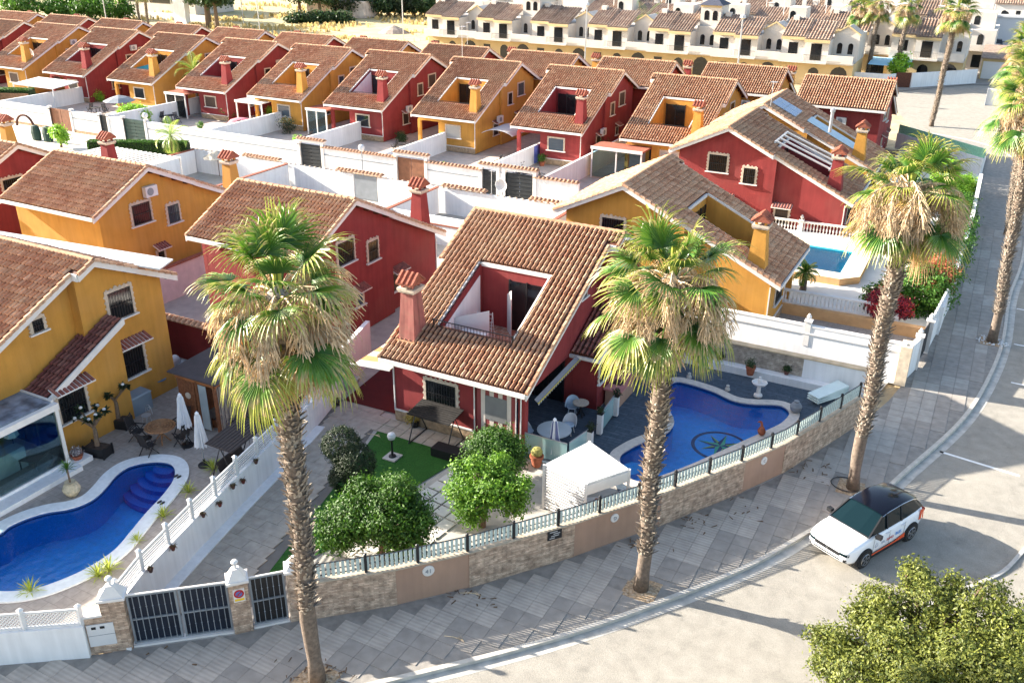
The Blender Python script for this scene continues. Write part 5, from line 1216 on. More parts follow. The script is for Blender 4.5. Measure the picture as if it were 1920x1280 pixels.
# broadleaf trees
def leaves(mb, blobs, n, size, r, cl=10, cr_=.16, shell=.55, flat_=0.0):
    tot_ = sum(bb[1]**2 for bb in blobs)
    for c, R_, *sq in blobs:
        sqz = sq[0] if sq else 1.; m_ = int(n*R_*R_/tot_/cl)
        for _ in range(m_):
            d = Vector((r.gauss(0, 1), r.gauss(0, 1), r.gauss(0, 1))).normalized(); lk = .12 if shell > .8 else 1.; lump = 1-.16*lk+lk*(.34*noise.noise(Vector(c)+d*2.3)+.26*noise.noise(d*5+Vector(c)))
            rr = R_*lump*(shell+(1-shell)*r.random()**.5); cc = Vector(c)+Vector((d.x*rr, d.y*rr, d.z*rr*sqz))
            if cc.z < .05: continue
            for _ in range(cl):
                p = cc+Vector((r.gauss(0, cr_), r.gauss(0, cr_), r.gauss(0, cr_*.8))); nn = (d+Vector((r.gauss(0, .6), r.gauss(0, .6), r.gauss(.35, .6)))).normalized()
                a = nn.cross(Vector((r.gauss(0, 1), r.gauss(0, 1), r.gauss(0, 1)))).normalized(); b_ = nn.cross(a); s = size*r.uniform(.7, 1.3)
                mb.add([p-a*s, p+b_*s*.5+nn*s*.12, p+a*s, p-b_*s*.5+nn*s*.12], [(0, 1, 2, 3)], 0, (r.random(), r.random()))
def leaf_tree(name, label, base, blobs, n, size, mat, cat_='tree', trunk_r=.1, group=None, seed=1, trunks=None, cl=10, cr_=.16, shell=.55, fruit=None, flowers=None):
    t = thing(name, label, cat_, base, 0, group); r = random.Random(seed); b = MB(); leaves(b, blobs, n, size, r, cl, cr_, shell); b.build('crown', mat, t)
    if trunk_r:
        b = MB(); zc = min(bb[0][2] for bb in blobs); b.tube([(0, 0, -.05), (.03, .02, zc*.5), (0, 0, max(.3, zc))], [trunk_r*1.3, trunk_r, trunk_r*.8], 8)
        for bb in blobs:
            for k in range(3):
                c = Vector(bb[0]); e = c+Vector((r.uniform(-1, 1), r.uniform(-1, 1), r.uniform(-.2, .8)))*bb[1]*.7; s0 = Vector((0, 0, zc*.75)); b.tube([s0, s0.lerp(e, .5)+Vector((0, 0, .1)), e], [trunk_r*.6, trunk_r*.35, trunk_r*.1], 5)
        b.build('trunk', m_bark, t)
    if flowers:
        b = MB(); leaves(b, flowers[0], flowers[1], size*.8, r, 14, .12, .8); b.build('blossom', flowers[2], t)
    return t
lf_o = M_leaf('citrus_leaf', (.010, .045, .005), (.085, .19, .015)); lf_l = M_leaf('lemon_leaf', (.03, .12, .010), (.21, .37, .032)); lf_d = M_leaf('dark_clipped_leaf', (.010, .022, .008), (.05, .075, .03))
lf_j = M_leaf('ficus_leaf', (.014, .040, .007), (.25, .27, .05)); lf_p = M_leaf('pine_needles', (.02, .045, .016), (.06, .11, .035)); lf_h = M_leaf('hedge_leaf', (.03, .10, .012), (.12, .26, .03))
lf_r = M_leaf('red_blossom', (.35, .02, .03), (.62, .05, .06)); lf_or = M_leaf('orange_blossom', (.55, .14, .05), (.7, .25, .15)); lf_m = M_leaf('maroon_leaf', (.06, .01, .02), (.22, .02, .04)); lf_lime = M_leaf('lime_leaf', (.15, .35, .02), (.38, .60, .06))
def T(px, py, z=0): q = g(px, py, z); return (q.x, q.y, 0)
leaf_tree('topiary_tree', 'dark clipped topiary of three merging balls at the left edge of the lawn', T(660, 925), [((-.45, .15, 1.95), .72), ((.25, -.0, 1.45), .78), ((-.1, -.3, .85), .55)], 22000, .035, lf_d, trunk_r=.09, seed=3, cl=12, cr_=.05, shell=.85)
leaf_tree('orange_tree', 'dense dark green fruit tree overhanging the fence behind the left palm trunk', T(716, 1040), [((-.75, -.2, 1.45), 1.25, .8), ((.35, .3, 1.7), 1.35, .8), ((1.0, .1, 1.2), .95), ((-1.25, -.75, 1.0), .8), ((-.2, 1.0, 1.9), .8), ((.6, .5, 2.6), .55), ((-.9, .3, 2.3), .5), ((1.5, .3, 1.8), .45)], 32000, .06, lf_o, seed=4, cl=14, cr_=.12)
leaf_tree('lemon_tree', 'bright green loosely leaved fruit tree in the middle of the garden behind the fence', T(905, 985), [((-.6, -.1, 1.3), .85, .9), ((.4, .3, 1.7), .95, .8), ((1.1, .3, 1.3), .7), ((-.1, -.5, 1.0), .7), ((-1.2, .6, 1.7), .5), ((.2, .9, 2.2), .5), ((1.4, .5, 1.9), .35), ((-.4, .3, 2.3), .4)], 13000, .065, lf_l, seed=5, shell=.2, cl=14, cr_=.11)
leaf_tree('citrus_tree', 'round green tree against the striped awning of the red house', T(935, 900), [((-.2, .1, 1.35), 1.15, .9), ((.35, -.35, 1.2), .95)], 18000, .055, lf_o, seed=6, cl=14, cr_=.11)
q = g(1800, 1260, 0)
leaf_tree('street_tree', 'large olive green tree filling the bottom right corner', (.95, 21.6, -.1), [*[(tuple(g(x_, y_, z_)-Vector((.95, 21.6, 0))), r_) for x_, y_, z_, r_ in ((1745,1130,3.6,.85),(1840,1160,3.8,.8),(1910,1190,3.9,.9),(1650,1165,3.0,.75),(1575,1200,2.5,.6),(1700,1230,3.0,1.1),(1800,1240,3.4,1.1),(1610,1265,2.4,.85),(1890,1290,3.6,1.2),(1730,1310,3.0,1.1),(1670,1120,3.6,.4),(1790,1095,3.9,.4),(1860,1110,4.2,.45),(1610,1150,2.9,.4),(1720,1075,3.9,.5),(1535,1185,2.4,.35),(1990,1200,3.6,1.4),(1640,1115,3.2,.45),(1560,1240,2.3,.6))]], 64000, .052, lf_j, trunk_r=.2, seed=8, cl=16, cr_=.12, shell=.5)
# shrubs on the right
leaf_tree('flowering_shrub', 'green shrub with red blossom spilling over the white street wall', (-1.7, 53.0, 0), [((-.1, 0, 1.4), 1.75), ((-1.6, -.6, 1.0), 1.2), ((.4, 2.0, 1.5), 1.2), ((-2.5, -1.0, .8), .8)], 15000, .09, lf_h, 'shrub', trunk_r=.07, seed=11, flowers=([((.1, .6, 2.0), 1.3), ((-1.9, -1.4, 1.2), .5), ((.4, 2.2, 2.0), 1.0)], 5200, lf_or))
leaf_tree('bougainvillea', 'dark red bougainvillea at the end of the lower white balustrade', (-3.6, 49.9, 0), [((-.1, 0, 1.2), .85), ((.8, .1, 1.1), .6)], 5000, .08, lf_m, 'shrub', trunk_r=.06, seed=12, flowers=([((0, -.3, 1.4), .8), ((1.0, 0, 1.2), .5)], 2600, lf_r))
leaf_tree('round_shrub', 'small clipped green ball behind the red blossom shrub', (-2.3, 57.5, 0), [((0, 0, 1.0), .95)], 5000, .07, lf_h, 'shrub', trunk_r=.05, seed=13, cr_=.08, shell=.8)
for k, (x, y, h_, lb) in enumerate(((-1.5, 60.0, 2.3, 'green hedge with a few dark red leaves along the street wall, nearest part'), (-1.2, 65.5, 1.9, 'green hedge along the street wall, partly behind the right palm crown'), (-1.4, 71, 1.8, 'hedge with a pink flower clump farther along the street wall'), (-3.2, 83, 1.6, 'yellow green shrub below the pale green fence, left one'), (-1.6, 80, 1.2, 'yellow green shrub below the pale green fence, right one'))):
    leaf_tree('hedge_shrub', lb, (x, y, 0), [((0, 0, h_*.6), h_*.75), ((.2, 1.6, h_*.6), h_*.7), ((0, -1.6, h_*.5), h_*.6)], 7000, .09, lf_h if k < 3 else lf_lime, 'shrub', trunk_r=.06, seed=30+k, group='hedge along the street wall')
leaf_tree('lime_shrub', 'round lime green shrub in the front court beside the dark green gate', T(252, 232), [((0, 0, 1.1), 1.35, .8), ((1.0, .3, 1.0), 1.0), ((-.9, 0, .9), .9)], 7000, .12, lf_lime, 'shrub', seed=41)
leaf_tree('leafy_plant', 'leafy green plant in front of the far left chimney', T(115, 275), [((0, 0, 1.4), .8), ((.5, 0, 1.0), .6)], 1800, .10, lf_lime, 'plant', seed=42)
for k, (a, c, z0, z1, w_, lb) in enumerate((((-68.5, 52), (-60.8, 55.8), 0, 2.6, 1.0, 'dark green clipped hedge beside the yellow green palm'), ((-109, 63), (-97.5, 68), 0, 2.2, 1.4, 'long clipped hedge over the brown fence at the left edge'))):
    t = thing('clipped_hedge', lb, 'hedge', (a[0], a[1], 0)); r = random.Random(50+k); b = MB(); A_ = Vector((*a, 0)); C_ = Vector((*c, 0)); d = (C_-A_); L_ = d.length; d.normalize(); n_ = Vector((-d.y, d.x, 0))
    for i in range(9000):
        s = r.random()*L_; u = r.uniform(-.5, .5)*w_; z = r.uniform(z0, z1)
        f = r.random()
        if f < .45: z = z1-r.random()**2*.1
        elif f < .9: u = -w_/2+r.random()**2*.1 if r.random() < .6 else w_/2
        p = d*s+n_*u+Vector((0, 0, z)); a1 = Vector((r.gauss(0, 1), r.gauss(0, 1), r.gauss(0, 1))).normalized(); b1 = a1.cross(Vector((r.gauss(0, 1), r.gauss(0, 1), r.gauss(0, 1)))).normalized(); sz = .07
        b.add([p-a1*sz, p+b1*sz*.6, p+a1*sz, p-b1*sz*.6], [(0, 1, 2, 3)], 0, (r.random(), r.random()))
    b.build('foliage', M_leaf('hedge_dark_%d' % k, (.02, .07, .01), (.07, .16, .02)), t)
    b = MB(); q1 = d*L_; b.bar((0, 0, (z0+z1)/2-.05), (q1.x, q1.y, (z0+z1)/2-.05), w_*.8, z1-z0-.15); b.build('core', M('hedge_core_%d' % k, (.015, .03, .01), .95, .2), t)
b = MB(); wallpoly(b, [(-109.5, 62.2), (-97.2, 67.2)], .1, 0, 1.8); o = b.build('brown_fence', M('brown_reed_fence', (.16, .09, .05), .9, .3, 6)); tag(o, 'brown reed fence below the long hedge at the left edge', 'fence')
def court_plant(px, py, h_, lb, mat, n=900, cat_='plant', z=0):
    return leaf_tree('court_plant', lb, T(px, py, z), [((0, 0, h_*.6), h_*.5), ((.2, .1, h_*.3), h_*.4)], n, .08, mat, cat_, trunk_r=.04, seed=int(px))
for px, py, h_, lb, mt in ((508, 218, .9, 'low bush at the corner of the yellow house with the blue parasol', lf_lime), (538, 213, .8, 'bright bush right of the yellow house with the blue parasol', lf_lime), (668, 255, .8, 'low yellow green plants in front of the red house with the white balcony wall', lf_lime), (682, 240, 1.6, 'slim plant by the window of the red house with the white balcony wall', lf_h), (538, 250, 1.9, 'dark cypress like shrub on the white court wall', lf_d), (185, 190, 1.2, 'spiky yellow green plant in the far left court', lf_lime), (752, 265, .9, 'grey green cactus clump in the court of the yellow house with the awning', lf_p), (1125, 300, 2.0, 'slim plant in front of the glazed porch', lf_h), (1020, 300, .9, 'yellow potted plant left below the window of the red house', lf_lime), (1050, 302, 1.0, 'yellow potted plant right below the window of the red house', lf_lime), (428, 225, 1.5, 'tall plant by the round grey pot wall', lf_h), (560, 275, 1.0, 'yellow green plant behind the black panelled gate', lf_lime)):
    court_plant(px, py, h_, lb, mt)
# ================================================================ CAR
def build_car():
    cz = -.12; c = Vector((-1.30, 29.62, cz)); hd = math.atan2(-2.43, -1.23)
    t = thing('parked_car', 'white compact SUV with black roof and lettering on its doors, parked by the kerb', 'car', c, hd)
    paint = M('white_car_paint', (.80, .81, .83), .22, .0, spec=.6); blk = M('gloss_black_roof', (.003, .004, .009), .12, 0, spec=.3)
    gls = M('car_glass', (.004, .014, .018), .08, 0, spec=.22); trimb = M('dark_car_trim', (.015, .015, .017), .5, .05); chrome = M('chrome_trim', (.7, .7, .7), .15, 0, metal=1)
    orange = M('orange_decal', (.75, .10, .03), .4, 0); blue = M('blue_lettering', (.05, .22, .6), .4, 0); greyl = M('grey_lettering', (.35, .35, .42), .4, 0); pinkl = M('red_lettering', (.55, .08, .08), .4, 0)
    st = [(2.22, .60, .50, .74, .80), (2.18, .76, .36, .82, .88), (2.02, .86, .26, .90, .95), (1.75, .905, .24, .96, 1.01), (1.35, .92, .24, 1.0, 1.05), (.98, .92, .24, 1.03, 1.09), (.2, .92, .24, 1.07, 1.10), (-.6, .92, .24, 1.10, 1.12), (-1.3, .925, .24, 1.13, 1.15), (-1.85, .90, .27, 1.12, 1.15), (-2.12, .82, .34, 1.06, 1.10), (-2.2, .70, .45, .98, 1.02)]
    b = MB(); nsec = 12; rings = []
    for x, w, zb, zs, zc in st:
        half = [(0, zb), (w*.82, zb), (w*.97, zb+.10), (w, zb+(zs-zb)*.45), (w*.985, zb+(zs-zb)*.8), (w*.93, zs), (w*.55, zs+(zc-zs)*.75), (0, zc)]
        rings.append([(x, y, z) for y, z in half]+[(x, -y, z) for y, z in half[-2:0:-1]])
    n = len(rings[0]); vs = [p for r in rings for p in r]
    fs = [(i*n+k, (i+1)*n+k, (i+1)*n+(k+1) % n, i*n+(k+1) % n) for i in range(len(rings)-1) for k in range(n)]
    fs += [tuple(range(n)), tuple((len(rings)-1)*n+k for k in range(n))[::-1]]
    b.add(vs, fs); o = b.build('body', paint, t, smooth=True)
    md = o.modifiers.new('s', 'SUBSURF'); md.levels = 2; md.render_levels = 2
    # glasshouse
    gs = [(1.12, .80, 1.05, .78, 1.06), (.30, .84, 1.06, .66, 1.52), (-.10, .85, 1.08, .655, 1.585), (-.9, .86, 1.1, .65, 1.60), (-1.55, .84, 1.12, .62, 1.52), (-1.88, .80, 1.12, .58, 1.38), (-2.14, .74, 1.08, .66, 1.12)]
    b = MB(); vs = []
    for x, w0, z0, w1, z1 in gs: vs += [(x, w0, z0), (x, w1, z1), (x, w1*.5, z1+.03), (x, -w1*.5, z1+.03), (x, -w1, z1), (x, -w0, z0)]
    fs = [(i*6+k, (i+1)*6+k, (i+1)*6+k+1, i*6+k+1) for i in range(6) for k in range(5)]
    b.add(vs, [f[::-1] for f in fs]); b.build('windows', gls, t)
    b = MB(); vs = []; rr_ = [(.26, .66, 1.535), (-.10, .665, 1.60), (-.9, .66, 1.615), (-1.55, .63, 1.536), (-1.93, .58, 1.39)]
    for x, w, z in rr_: vs += [(x, w, z-.012), (x, w*.85, z+.028), (x, 0, z+.045), (x, -w*.85, z+.028), (x, -w, z-.012)]
    b.add(vs, [(i*5+k, i*5+k+1, (i+1)*5+k+1, (i+1)*5+k) for i in range(4) for k in range(4)]); b.build('roof', blk, t, smooth=True)
    for s in (1, -1):
        b = MB(); pts = [(x, s*(w1+.012), z1-.015) for x, w0, z0, w1, z1 in gs[1:6]]; b.tube([(1.12, s*.80, 1.07)]+pts+[(-2.05, s*.68, 1.25)], .016, 5); b.build('window_trim', chrome, t)
        b = MB()
        for x in (.05, -.78): b.bar((x+.12, s*.868, 1.09), (x, s*.665, 1.56), .035, .06)
        b.build('pillar', trimb, t)
        b = MB(); b.bar((1.1, s*.8, 1.06), (.3, s*.665, 1.53), .05, .06); b.build('front_pillar', trimb, t)
        # mirrors
        b = MB(); b.obox((.82, s*1.0, 1.02), (.16, .2, .14), s*.2); b.bar((.85, s*.86, 1.06), (.82, s*.95, 1.08), .05, .04); b.build('mirror', trimb, t)
        b = MB(); b.box(-.98, s*.905, .22, .96, s*.935, .33); b.build('side_skirt', trimb, t)
        b = MB(); b.bar((-.95, s*.928, .36), (.95, s*.928, .36), .012, .05); b.hexa([(-.98, s*.925, .38), (-.35, s*.925, .385), (-.35, s*.932, .385), (-.98, s*.932, .38)], [(-.92, s*.925, .52), (-.35, s*.925, .40), (-.35, s*.932, .40), (-.92, s*.932, .52)]); b.build('sill_stripe', orange, t)
        b = MB(); 
        for dx, w_ in ((0, .13), (.2, .07)): b.hexa([(-1.72-dx, s*.915, .72), (-1.72-dx-w_, s*.905, .72), (-1.72-dx-w_, s*.918, .72), (-1.72-dx, s*.922, .72)], [(-1.80-dx*.6, s*.88, 1.10), (-1.80-dx*.6-w_, s*.87, 1.10), (-1.80-dx*.6-w_, s*.885, 1.10), (-1.80-dx*.6, s*.892, 1.10)])
        b.build('rear_decal', orange, t)
        b = MB()
        for x in (.92, .02, -.86): b.box(x-.004, s*.921, .36, x+.004, s*.927, 1.02)
        b.build('door_seam', trimb, t)
        for x in (.15, -.72): b = MB(); b.box(x-.1, s*.915, .93, x+.08, s*.945, .955); b.build('door_handle', paint, t)
        # arches and wheels
        for x in (1.34, -1.34):
            b = MB(); N_ = 18; vs = []
            for k in range(N_+1):
                a = math.pi*(-.08+1.16*k/N_); vs += [(x+.36*math.cos(a), s*.932, .33+.36*math.sin(a)), (x+.435*math.cos(a), s*.932, .33+.435*math.sin(a)), (x+.435*math.cos(a), s*.85, .33+.435*math.sin(a))]
            fs = [(3*k, 3*k+1, 3*k+4, 3*k+3) for k in range(N_)]+[(3*k+1, 3*k+2, 3*k+5, 3*k+4) for k in range(N_)]
            b.add(vs, fs); b.add([(x, s*.929, .33)]+[(x+.37*math.cos(2*math.pi*k/20), s*.929, .33+.37*math.sin(2*math.pi*k/20)) for k in range(20)], [(0, 1+k, 1+(k+1) % 20) for k in range(20)]); b.build('wheel_arch', trimb, t)
            w = MB(); w.lathe([(.2, -.11), (.33, -.1), (.35, -.06), (.35, .06), (.33, .1), (.2, .11)], 24); w.v = [(px+x, s*(.86)+pz, .345+py) for px, py, pz in w.v]; wh = w.build('wheel', m_rub, t)
            r_ = MB()
            for k in range(5):
                a = 2*math.pi*k/5+.3; ca, sa = math.cos(a), math.sin(a)
                r_.bar((x+.04*ca, s*.975, .345+.04*sa), (x+.21*ca, s*.972, .345+.21*sa), .07, .025, upv=(0, 1, 0))
            r_.tube([(x+.215*math.cos(2*math.pi*k/20), s*.972, .345+.215*math.sin(2*math.pi*k/20)) for k in range(21)], .016, 5)
            r_.build('rim', M('alloy_rim', (.35, .35, .36), .3, 0, metal=.8), wh)
    # front
    bpy.context.view_layer.update(); _ev = o.evaluated_get(bpy.context.evaluated_depsgraph_get()) if False else None
    body = [c_ for c_ in t.children if c_.name.startswith('body')][0]; bpy.context.view_layer.update(); dg = bpy.context.evaluated_depsgraph_get(); from mathutils.bvhtree import BVHTree
    bvh = BVHTree.FromObject(body, dg)
    def hitx(y, z):
        h_ = bvh.ray_cast(Vector((4, y, z)), Vector((-1, 0, 0)))
        return h_[0].x if h_[0] is not None else nose(y)
    def nose(y): return 2.215-.27*(abs(y)/.86)**3.2
    def strip(name, z0, z1, y0, y1, mat, off=.012, par=t, n=12):
        b = MB(); vs = []
        for k in range(n+1):
            y = y0+(y1-y0)*k/n; xa = hitx(y, z0)+off; xb = hitx(y, z1)+off; vs += [(xa+.004, y, z0), (xb+.004, y, z1), (xa-.08, y, z0), (xb-.08, y, z1)]
        b.add(vs, [(4*k, 4*k+4, 4*k+5, 4*k+1) for k in range(n)]+[(4*k+1, 4*k+5, 4*k+7, 4*k+3) for k in range(n)]+[(4*k+2, 4*k+6, 4*k+4, 4*k) for k in range(n)]); return b.build(name, mat, par)
    strip('grille', .60, .74, -.50, .50, trimb, .004); strip('badge', .63, .71, -.05, .05, chrome, .012, n=2)
    strip('headlight', .66, .76, .50, .80, gls, .006, n=5); strip('headlight', .66, .76, -.80, -.50, gls, .006, n=5)
    strip('lower_intake', .44, .50, -.52, .52, trimb, .004); strip('fog_corner', .40, .54, .64, .76, trimb, .008, n=3); strip('fog_corner', .40, .54, -.76, -.64, trimb, .008, n=3)
    strip('bumper_lip', .34, .38, -.6, .6, trimb, .004)
    b = MB(); 
    for s in (1, -1): b.tube([(1.1, s*.79, 1.075), (1.7, s*.74, 1.0), (2.02, s*.66, .93)], .006, 4)
    b.build('bonnet_seam', trimb, t)
    b = MB(); b.bar((1.12, -.78, 1.075), (1.12, .78, 1.075), .05, .03); b.build('windscreen_base', trimb, t)
    b = MB(); b.box(-2.235, -.8, .88, -2.18, .8, .98); b.build('tail_light', M('tail_light_red', (.3, .01, .01), .2, 0), t)
    b = MB(); b.box(-.2, -.12, 0, .06, .14, .012); o = b.build('dashboard_paper', m_trim, t); o.location = (1.0, -.2, 1.07)
    def text(s, x, z, size, mat):
        cu = bpy.data.curves.new('lettering', 'FONT'); cu.body = s; cu.size = size; cu.extrude = .003; cu.materials.append(mat); tmp = bpy.data.objects.new('t', cu); S.collection.objects.link(tmp); me = bpy.data.meshes.new_from_object(tmp); bpy.data.objects.remove(tmp)
        o = bpy.data.objects.new('lettering', me); S.collection.objects.link(o); o.parent = t; o.location = (x, .934, z); o.rotation_euler = (math.pi/2, 0, math.pi)
    text('VAL', .50, .62, .15, greyl); text('INMO', .16, .62, .15, pinkl); text('BLES', -.32, .66, .17, blue)
    b = MB()
    for p_, q_ in (((.82, .62), (.82, .71)), ((.82, .71), (.75, .77)), ((.75, .77), (.68, .71)), ((.68, .71), (.68, .62)), ((.68, .62), (.82, .62))): b.tube([(p_[0], .93, p_[1]), (q_[0], .93, q_[1])], .007, 4)
    b.build('house_logo', greyl, t)
    b = MB()
    for k in range(5): b.tube([(1.72+.05*math.cos(k*1.25), .05*math.sin(k*1.25)-.02, 1.012), (1.72+.12*math.cos(k*1.25+.5), .12*math.sin(k*1.25+.5)-.02, 1.014)], .008, 4)
    b.build('bonnet_logo', greyl, t)
    return t
build_car()
# ================================================================ GARDEN FURNITURE AND FITTINGS
m_cush = M('pale_blue_cushion', (.45, .55, .65), .9, .1, 6); m_wick = M('brown_teak', (.30, .15, .07), .7, .3, 10); m_dkw = M('dark_slatted_fabric', (.035, .03, .03), .8, .2, 12)
m_cloth = M('white_parasol_cloth', (.62, .64, .68), .9, .06, 5); m_alu = M('aluminium', (.45, .46, .48), .4, .05, metal=.5)
def parasol(label, p, h, r_, stripes=None, base=True, cat_='parasol'):
    t = thing('parasol', label, cat_, (p.x, p.y, p.z)); b = MB(); b.tube([(0, 0, 0), (0, 0, h)], .022, 8); b.build('pole', m_grey, t)
    if base: b = MB(); b.lathe([(.26, 0), (.26, .05), (.06, .08), (.05, .3), (.001, .3)], 18); b.build('base', m_black, t)
    b = MB(); n = 24; prof = [(.05, h-.03), (.10, h-.15), (.13, h-.5), (.20, h-1.1), (.24, h-1.5)]
    vs = [(r*r_*(1+.28*math.cos(k*math.pi))*math.cos(2*math.pi*k/n), r*r_*(1+.28*math.cos(k*math.pi))*math.sin(2*math.pi*k/n), z+(.03 if (k % 2 and r > .15) else 0)) for r, z in prof for k in range(n)]
    b.add(vs, [(i*n+(k+1) % n, i*n+k, (i+1)*n+k, (i+1)*n+(k+1) % n) for i in range(4) for k in range(n)], 0)
    if stripes: 
        for i in range(len(b.m)): b.m[i] = (i % n)//3 % 2
    b.lathe([(.07, h-.06), (.08, h), (.02, h+.07), (.001, h+.08)], 8)
    b.build('folded_canopy', [m_cloth, stripes or m_cloth], t)
    return t
def table(label, p, r_, h, top_m, leg_m=None, slats=False, cat_='garden table', group=None):
    t = thing('garden_table', label, cat_, (p.x, p.y, p.z), 0, group); b = MB()
    if slats:
        b.lathe([(r_*.98, h-.03), (r_*.98, h-.012), (.001, h-.012)], 28)
        for k in range(5): q = r_*(.2+.19*k); b.tube([(q*math.cos(2*math.pi*j/28), q*math.sin(2*math.pi*j/28), h) for j in range(29)], r_*.06, 4)
    else: b.lathe([(r_, h-.03), (r_, h), (.001, h)], 28)
    b.build('table_top', top_m, t)
    for k in range(4):
        a = math.pi/4+k*math.pi/2; b = MB(); b.bar((r_*.55*math.cos(a), r_*.55*math.sin(a), 0), (-r_*.35*math.cos(a), -r_*.35*math.sin(a), h-.03), .04, .04); b.build('leg', leg_m or top_m, t)
    return t
def chair(label, p, rz, m1, m2, group=None, kind='fold'):
    t = thing('garden_chair', label, 'chair', (p.x, p.y, p.z), rz, group)
    if kind == 'fold':
        b = MB(); 
        for k in range(6): b.box(-.22, -.22+k*.075, .42, .22, -.165+k*.075, .44)
        b.build('seat', m1, t)
        b = MB()
        for k in range(9): z = .5+k*.07; b.box(-.22, .20+k*.018, z, .22, .215+k*.018, z+.05)
        for s in (-1, 1): b.bar((s*.24, .18, .40), (s*.24, .37, 1.15), .035, .03)
        b.build('backrest', m1, t)
        for s in (-1, 1):
            b = MB(); b.bar((s*.25, -.25, 0), (s*.25, .22, .64), .035, .03); b.bar((s*.25, .32, 0), (s*.25, -.2, .64), .035, .03); b.build('leg', m2, t)
            b = MB(); b.box(s*.25-.03, -.25, .64, s*.25+.03, .28, .665); b.build('armrest', m1, t)
    else:
        b = MB(); b.lathe([(.001, .40), (.22, .40), (.25, .44), (.22, .46), (.001, .45)], 16); b.build('seat', m2, t)
        b = MB(); vs = []; N_ = 12
        for k in range(N_+1):
            a = math.pi*(-.05+1.10*k/N_); x_, y_ = .27*math.cos(a), .22*math.sin(a)+.02; hh = .42+.52*math.sin(max(0, min(math.pi, a)))**.6*.85
            vs += [(x_, y_, .38), (x_*1.15, y_*1.35, hh), (x_*1.22, y_*1.42, hh-.01), (x_*1.08, y_*1.08, .37)]
        b.add(vs, [(4*k, 4*k+1, 4*k+5, 4*k+4) for k in range(N_)]+[(4*k+1, 4*k+2, 4*k+6, 4*k+5) for k in range(N_)]+[(4*k+2, 4*k+3, 4*k+7, 4*k+6) for k in range(N_)]); b.build('backrest', m1, t)
        for k in range(4): a = math.pi/4+k*math.pi/2; b = MB(); b.tube([(.17*math.cos(a), .17*math.sin(a), .41), (.26*math.cos(a), .26*math.sin(a), 0)], .02, 5); b.build('leg', m1, t)
    return t
def V(px, py, z=0): return g(px, py, z)
# --- left patio
tb = V(305, 828); table('round teak table with a ringed top on the left patio', tb, .62, .75, m_wick, slats=True)
chs = ((-1.0, -.35, 1.9, 'dark folding armchair on the left side of the round teak table'), (.3, -.95, 3.1, 'dark folding armchair near the closed white parasol, front side of the teak table'), (.15, 1.0, 0, 'dark folding armchair on the far side of the round teak table'), (.95, .2, -1.5, 'dark folding armchair between the teak table and the white parasol'))
for dx, dy, rz, lb in chs: chair(lb, tb+Vector((dx, dy, 0)), rz, m_dkw, m_dkw, 'folding armchairs round the teak table')
q = V(278, 838); t = thing('stool', 'small dark metal stool beside the left folding armchair', 'stool', q); b = MB(); b.lathe([(.001, .44), (.22, .44), (.22, .47), (.001, .47)], 16); b.build('seat', m_black, t)
for k in range(4): a = .5+k*math.pi/2; b = MB(); b.tube([(.15*math.cos(a), .15*math.sin(a), .44), (.22*math.cos(a), .22*math.sin(a), 0)], .014, 5); b.build('leg', m_black, t)
q = V(277, 795); t = thing('bistro_chair', 'light wire bistro chair with a scrolled back behind the teak table', 'chair', q); b = MB(); b.lathe([(.001, .44), (.2, .44), (.2, .46), (.001, .46)], 14); b.build('seat', m_alu, t)
b = MB(); b.tube([(.2*math.cos(a), .18, .46+.42*math.sin(a)) for a in [math.pi*k/10 for k in range(11)]], .012, 5); b.tube([(.09*math.cos(a), .18, .68+.09*math.sin(a)) for a in [2*math.pi*k/10 for k in range(11)]], .01, 5); b.build('backrest', m_alu, t)
for k in range(4): a = .8+k*math.pi/2; b = MB(); b.tube([(.14*math.cos(a), .14*math.sin(a), .44), (.2*math.cos(a), .2*math.sin(a), 0)], .012, 5); b.build('leg', m_alu, t)
parasol('closed white parasol beside the round teak table', V(352, 835), 2.4, 1.0); parasol('closed grey white parasol at the rim of the left pool', V(384, 872), 2.4, .95)
def canopy_swing(label, p, rz, m_top, h=1.9, w=2.0, seat=True):
    t = thing('canopy_swing', label, 'garden swing', p, rz); b = MB()
    b.hexa([(-w/2-.1, -.6, h-.12), (w/2+.1, -.6, h-.12), (w/2+.1, .6, h+.02), (-w/2-.1, .6, h+.02)], [(-w/2-.1, -.6, h-.09), (w/2+.1, -.6, h-.09), (w/2+.1, .6, h+.05), (-w/2-.1, .6, h+.05)]); b.build('canopy', m_top, t)
    b = MB()
    for k in range(9): y = -.55+k*.138; z_ = h-.09+(y+.6)*.117; b.bar((-w/2-.1, y, z_+.012), (w/2+.1, y, z_+.012), .03, .02)
    b.build('canopy_slats', m_top, t)
    for s in (-1, 1):
        b = MB(); b.tube([(s*w/2, -.7, 0), (s*w/2, 0, h-.05), (s*w/2, .7, 0)], .028, 6); b.tube([(s*w/2, -.7, .02), (s*w/2, .7, .02)], .024, 6); b.build('side_frame', m_black, t)
    if seat:
        b = MB(); b.box(-w/2+.2, -.25, .48, w/2-.2, .28, .55); b.build('seat', m_dkw, t); b = MB(); b.hexa([(-w/2+.2, .28, .5), (w/2-.2, .28, .5), (w/2-.2, .33, .5), (-w/2+.2, .33, .5)], [(-w/2+.2, .42, 1.0), (w/2-.2, .42, 1.0), (w/2-.2, .47, 1.0), (-w/2+.2, .47, 1.0)]); b.build('backrest', m_dkw, t)
        b = MB(); 
        for s in (-1, 1): b.tube([(s*(w/2-.2), 0, .52), (s*(w/2-.15), 0, h-.08)], .01, 4)
        b.build('hanger', m_black, t)
    return t
canopy_swing('garden swing with a dark slatted canopy against the white louvred fence', (-23.55, 21.9, 0), math.radians(97), M('brown_black_canopy', (.05, .038, .035), .7, .2, 10), 1.95, 1.9)
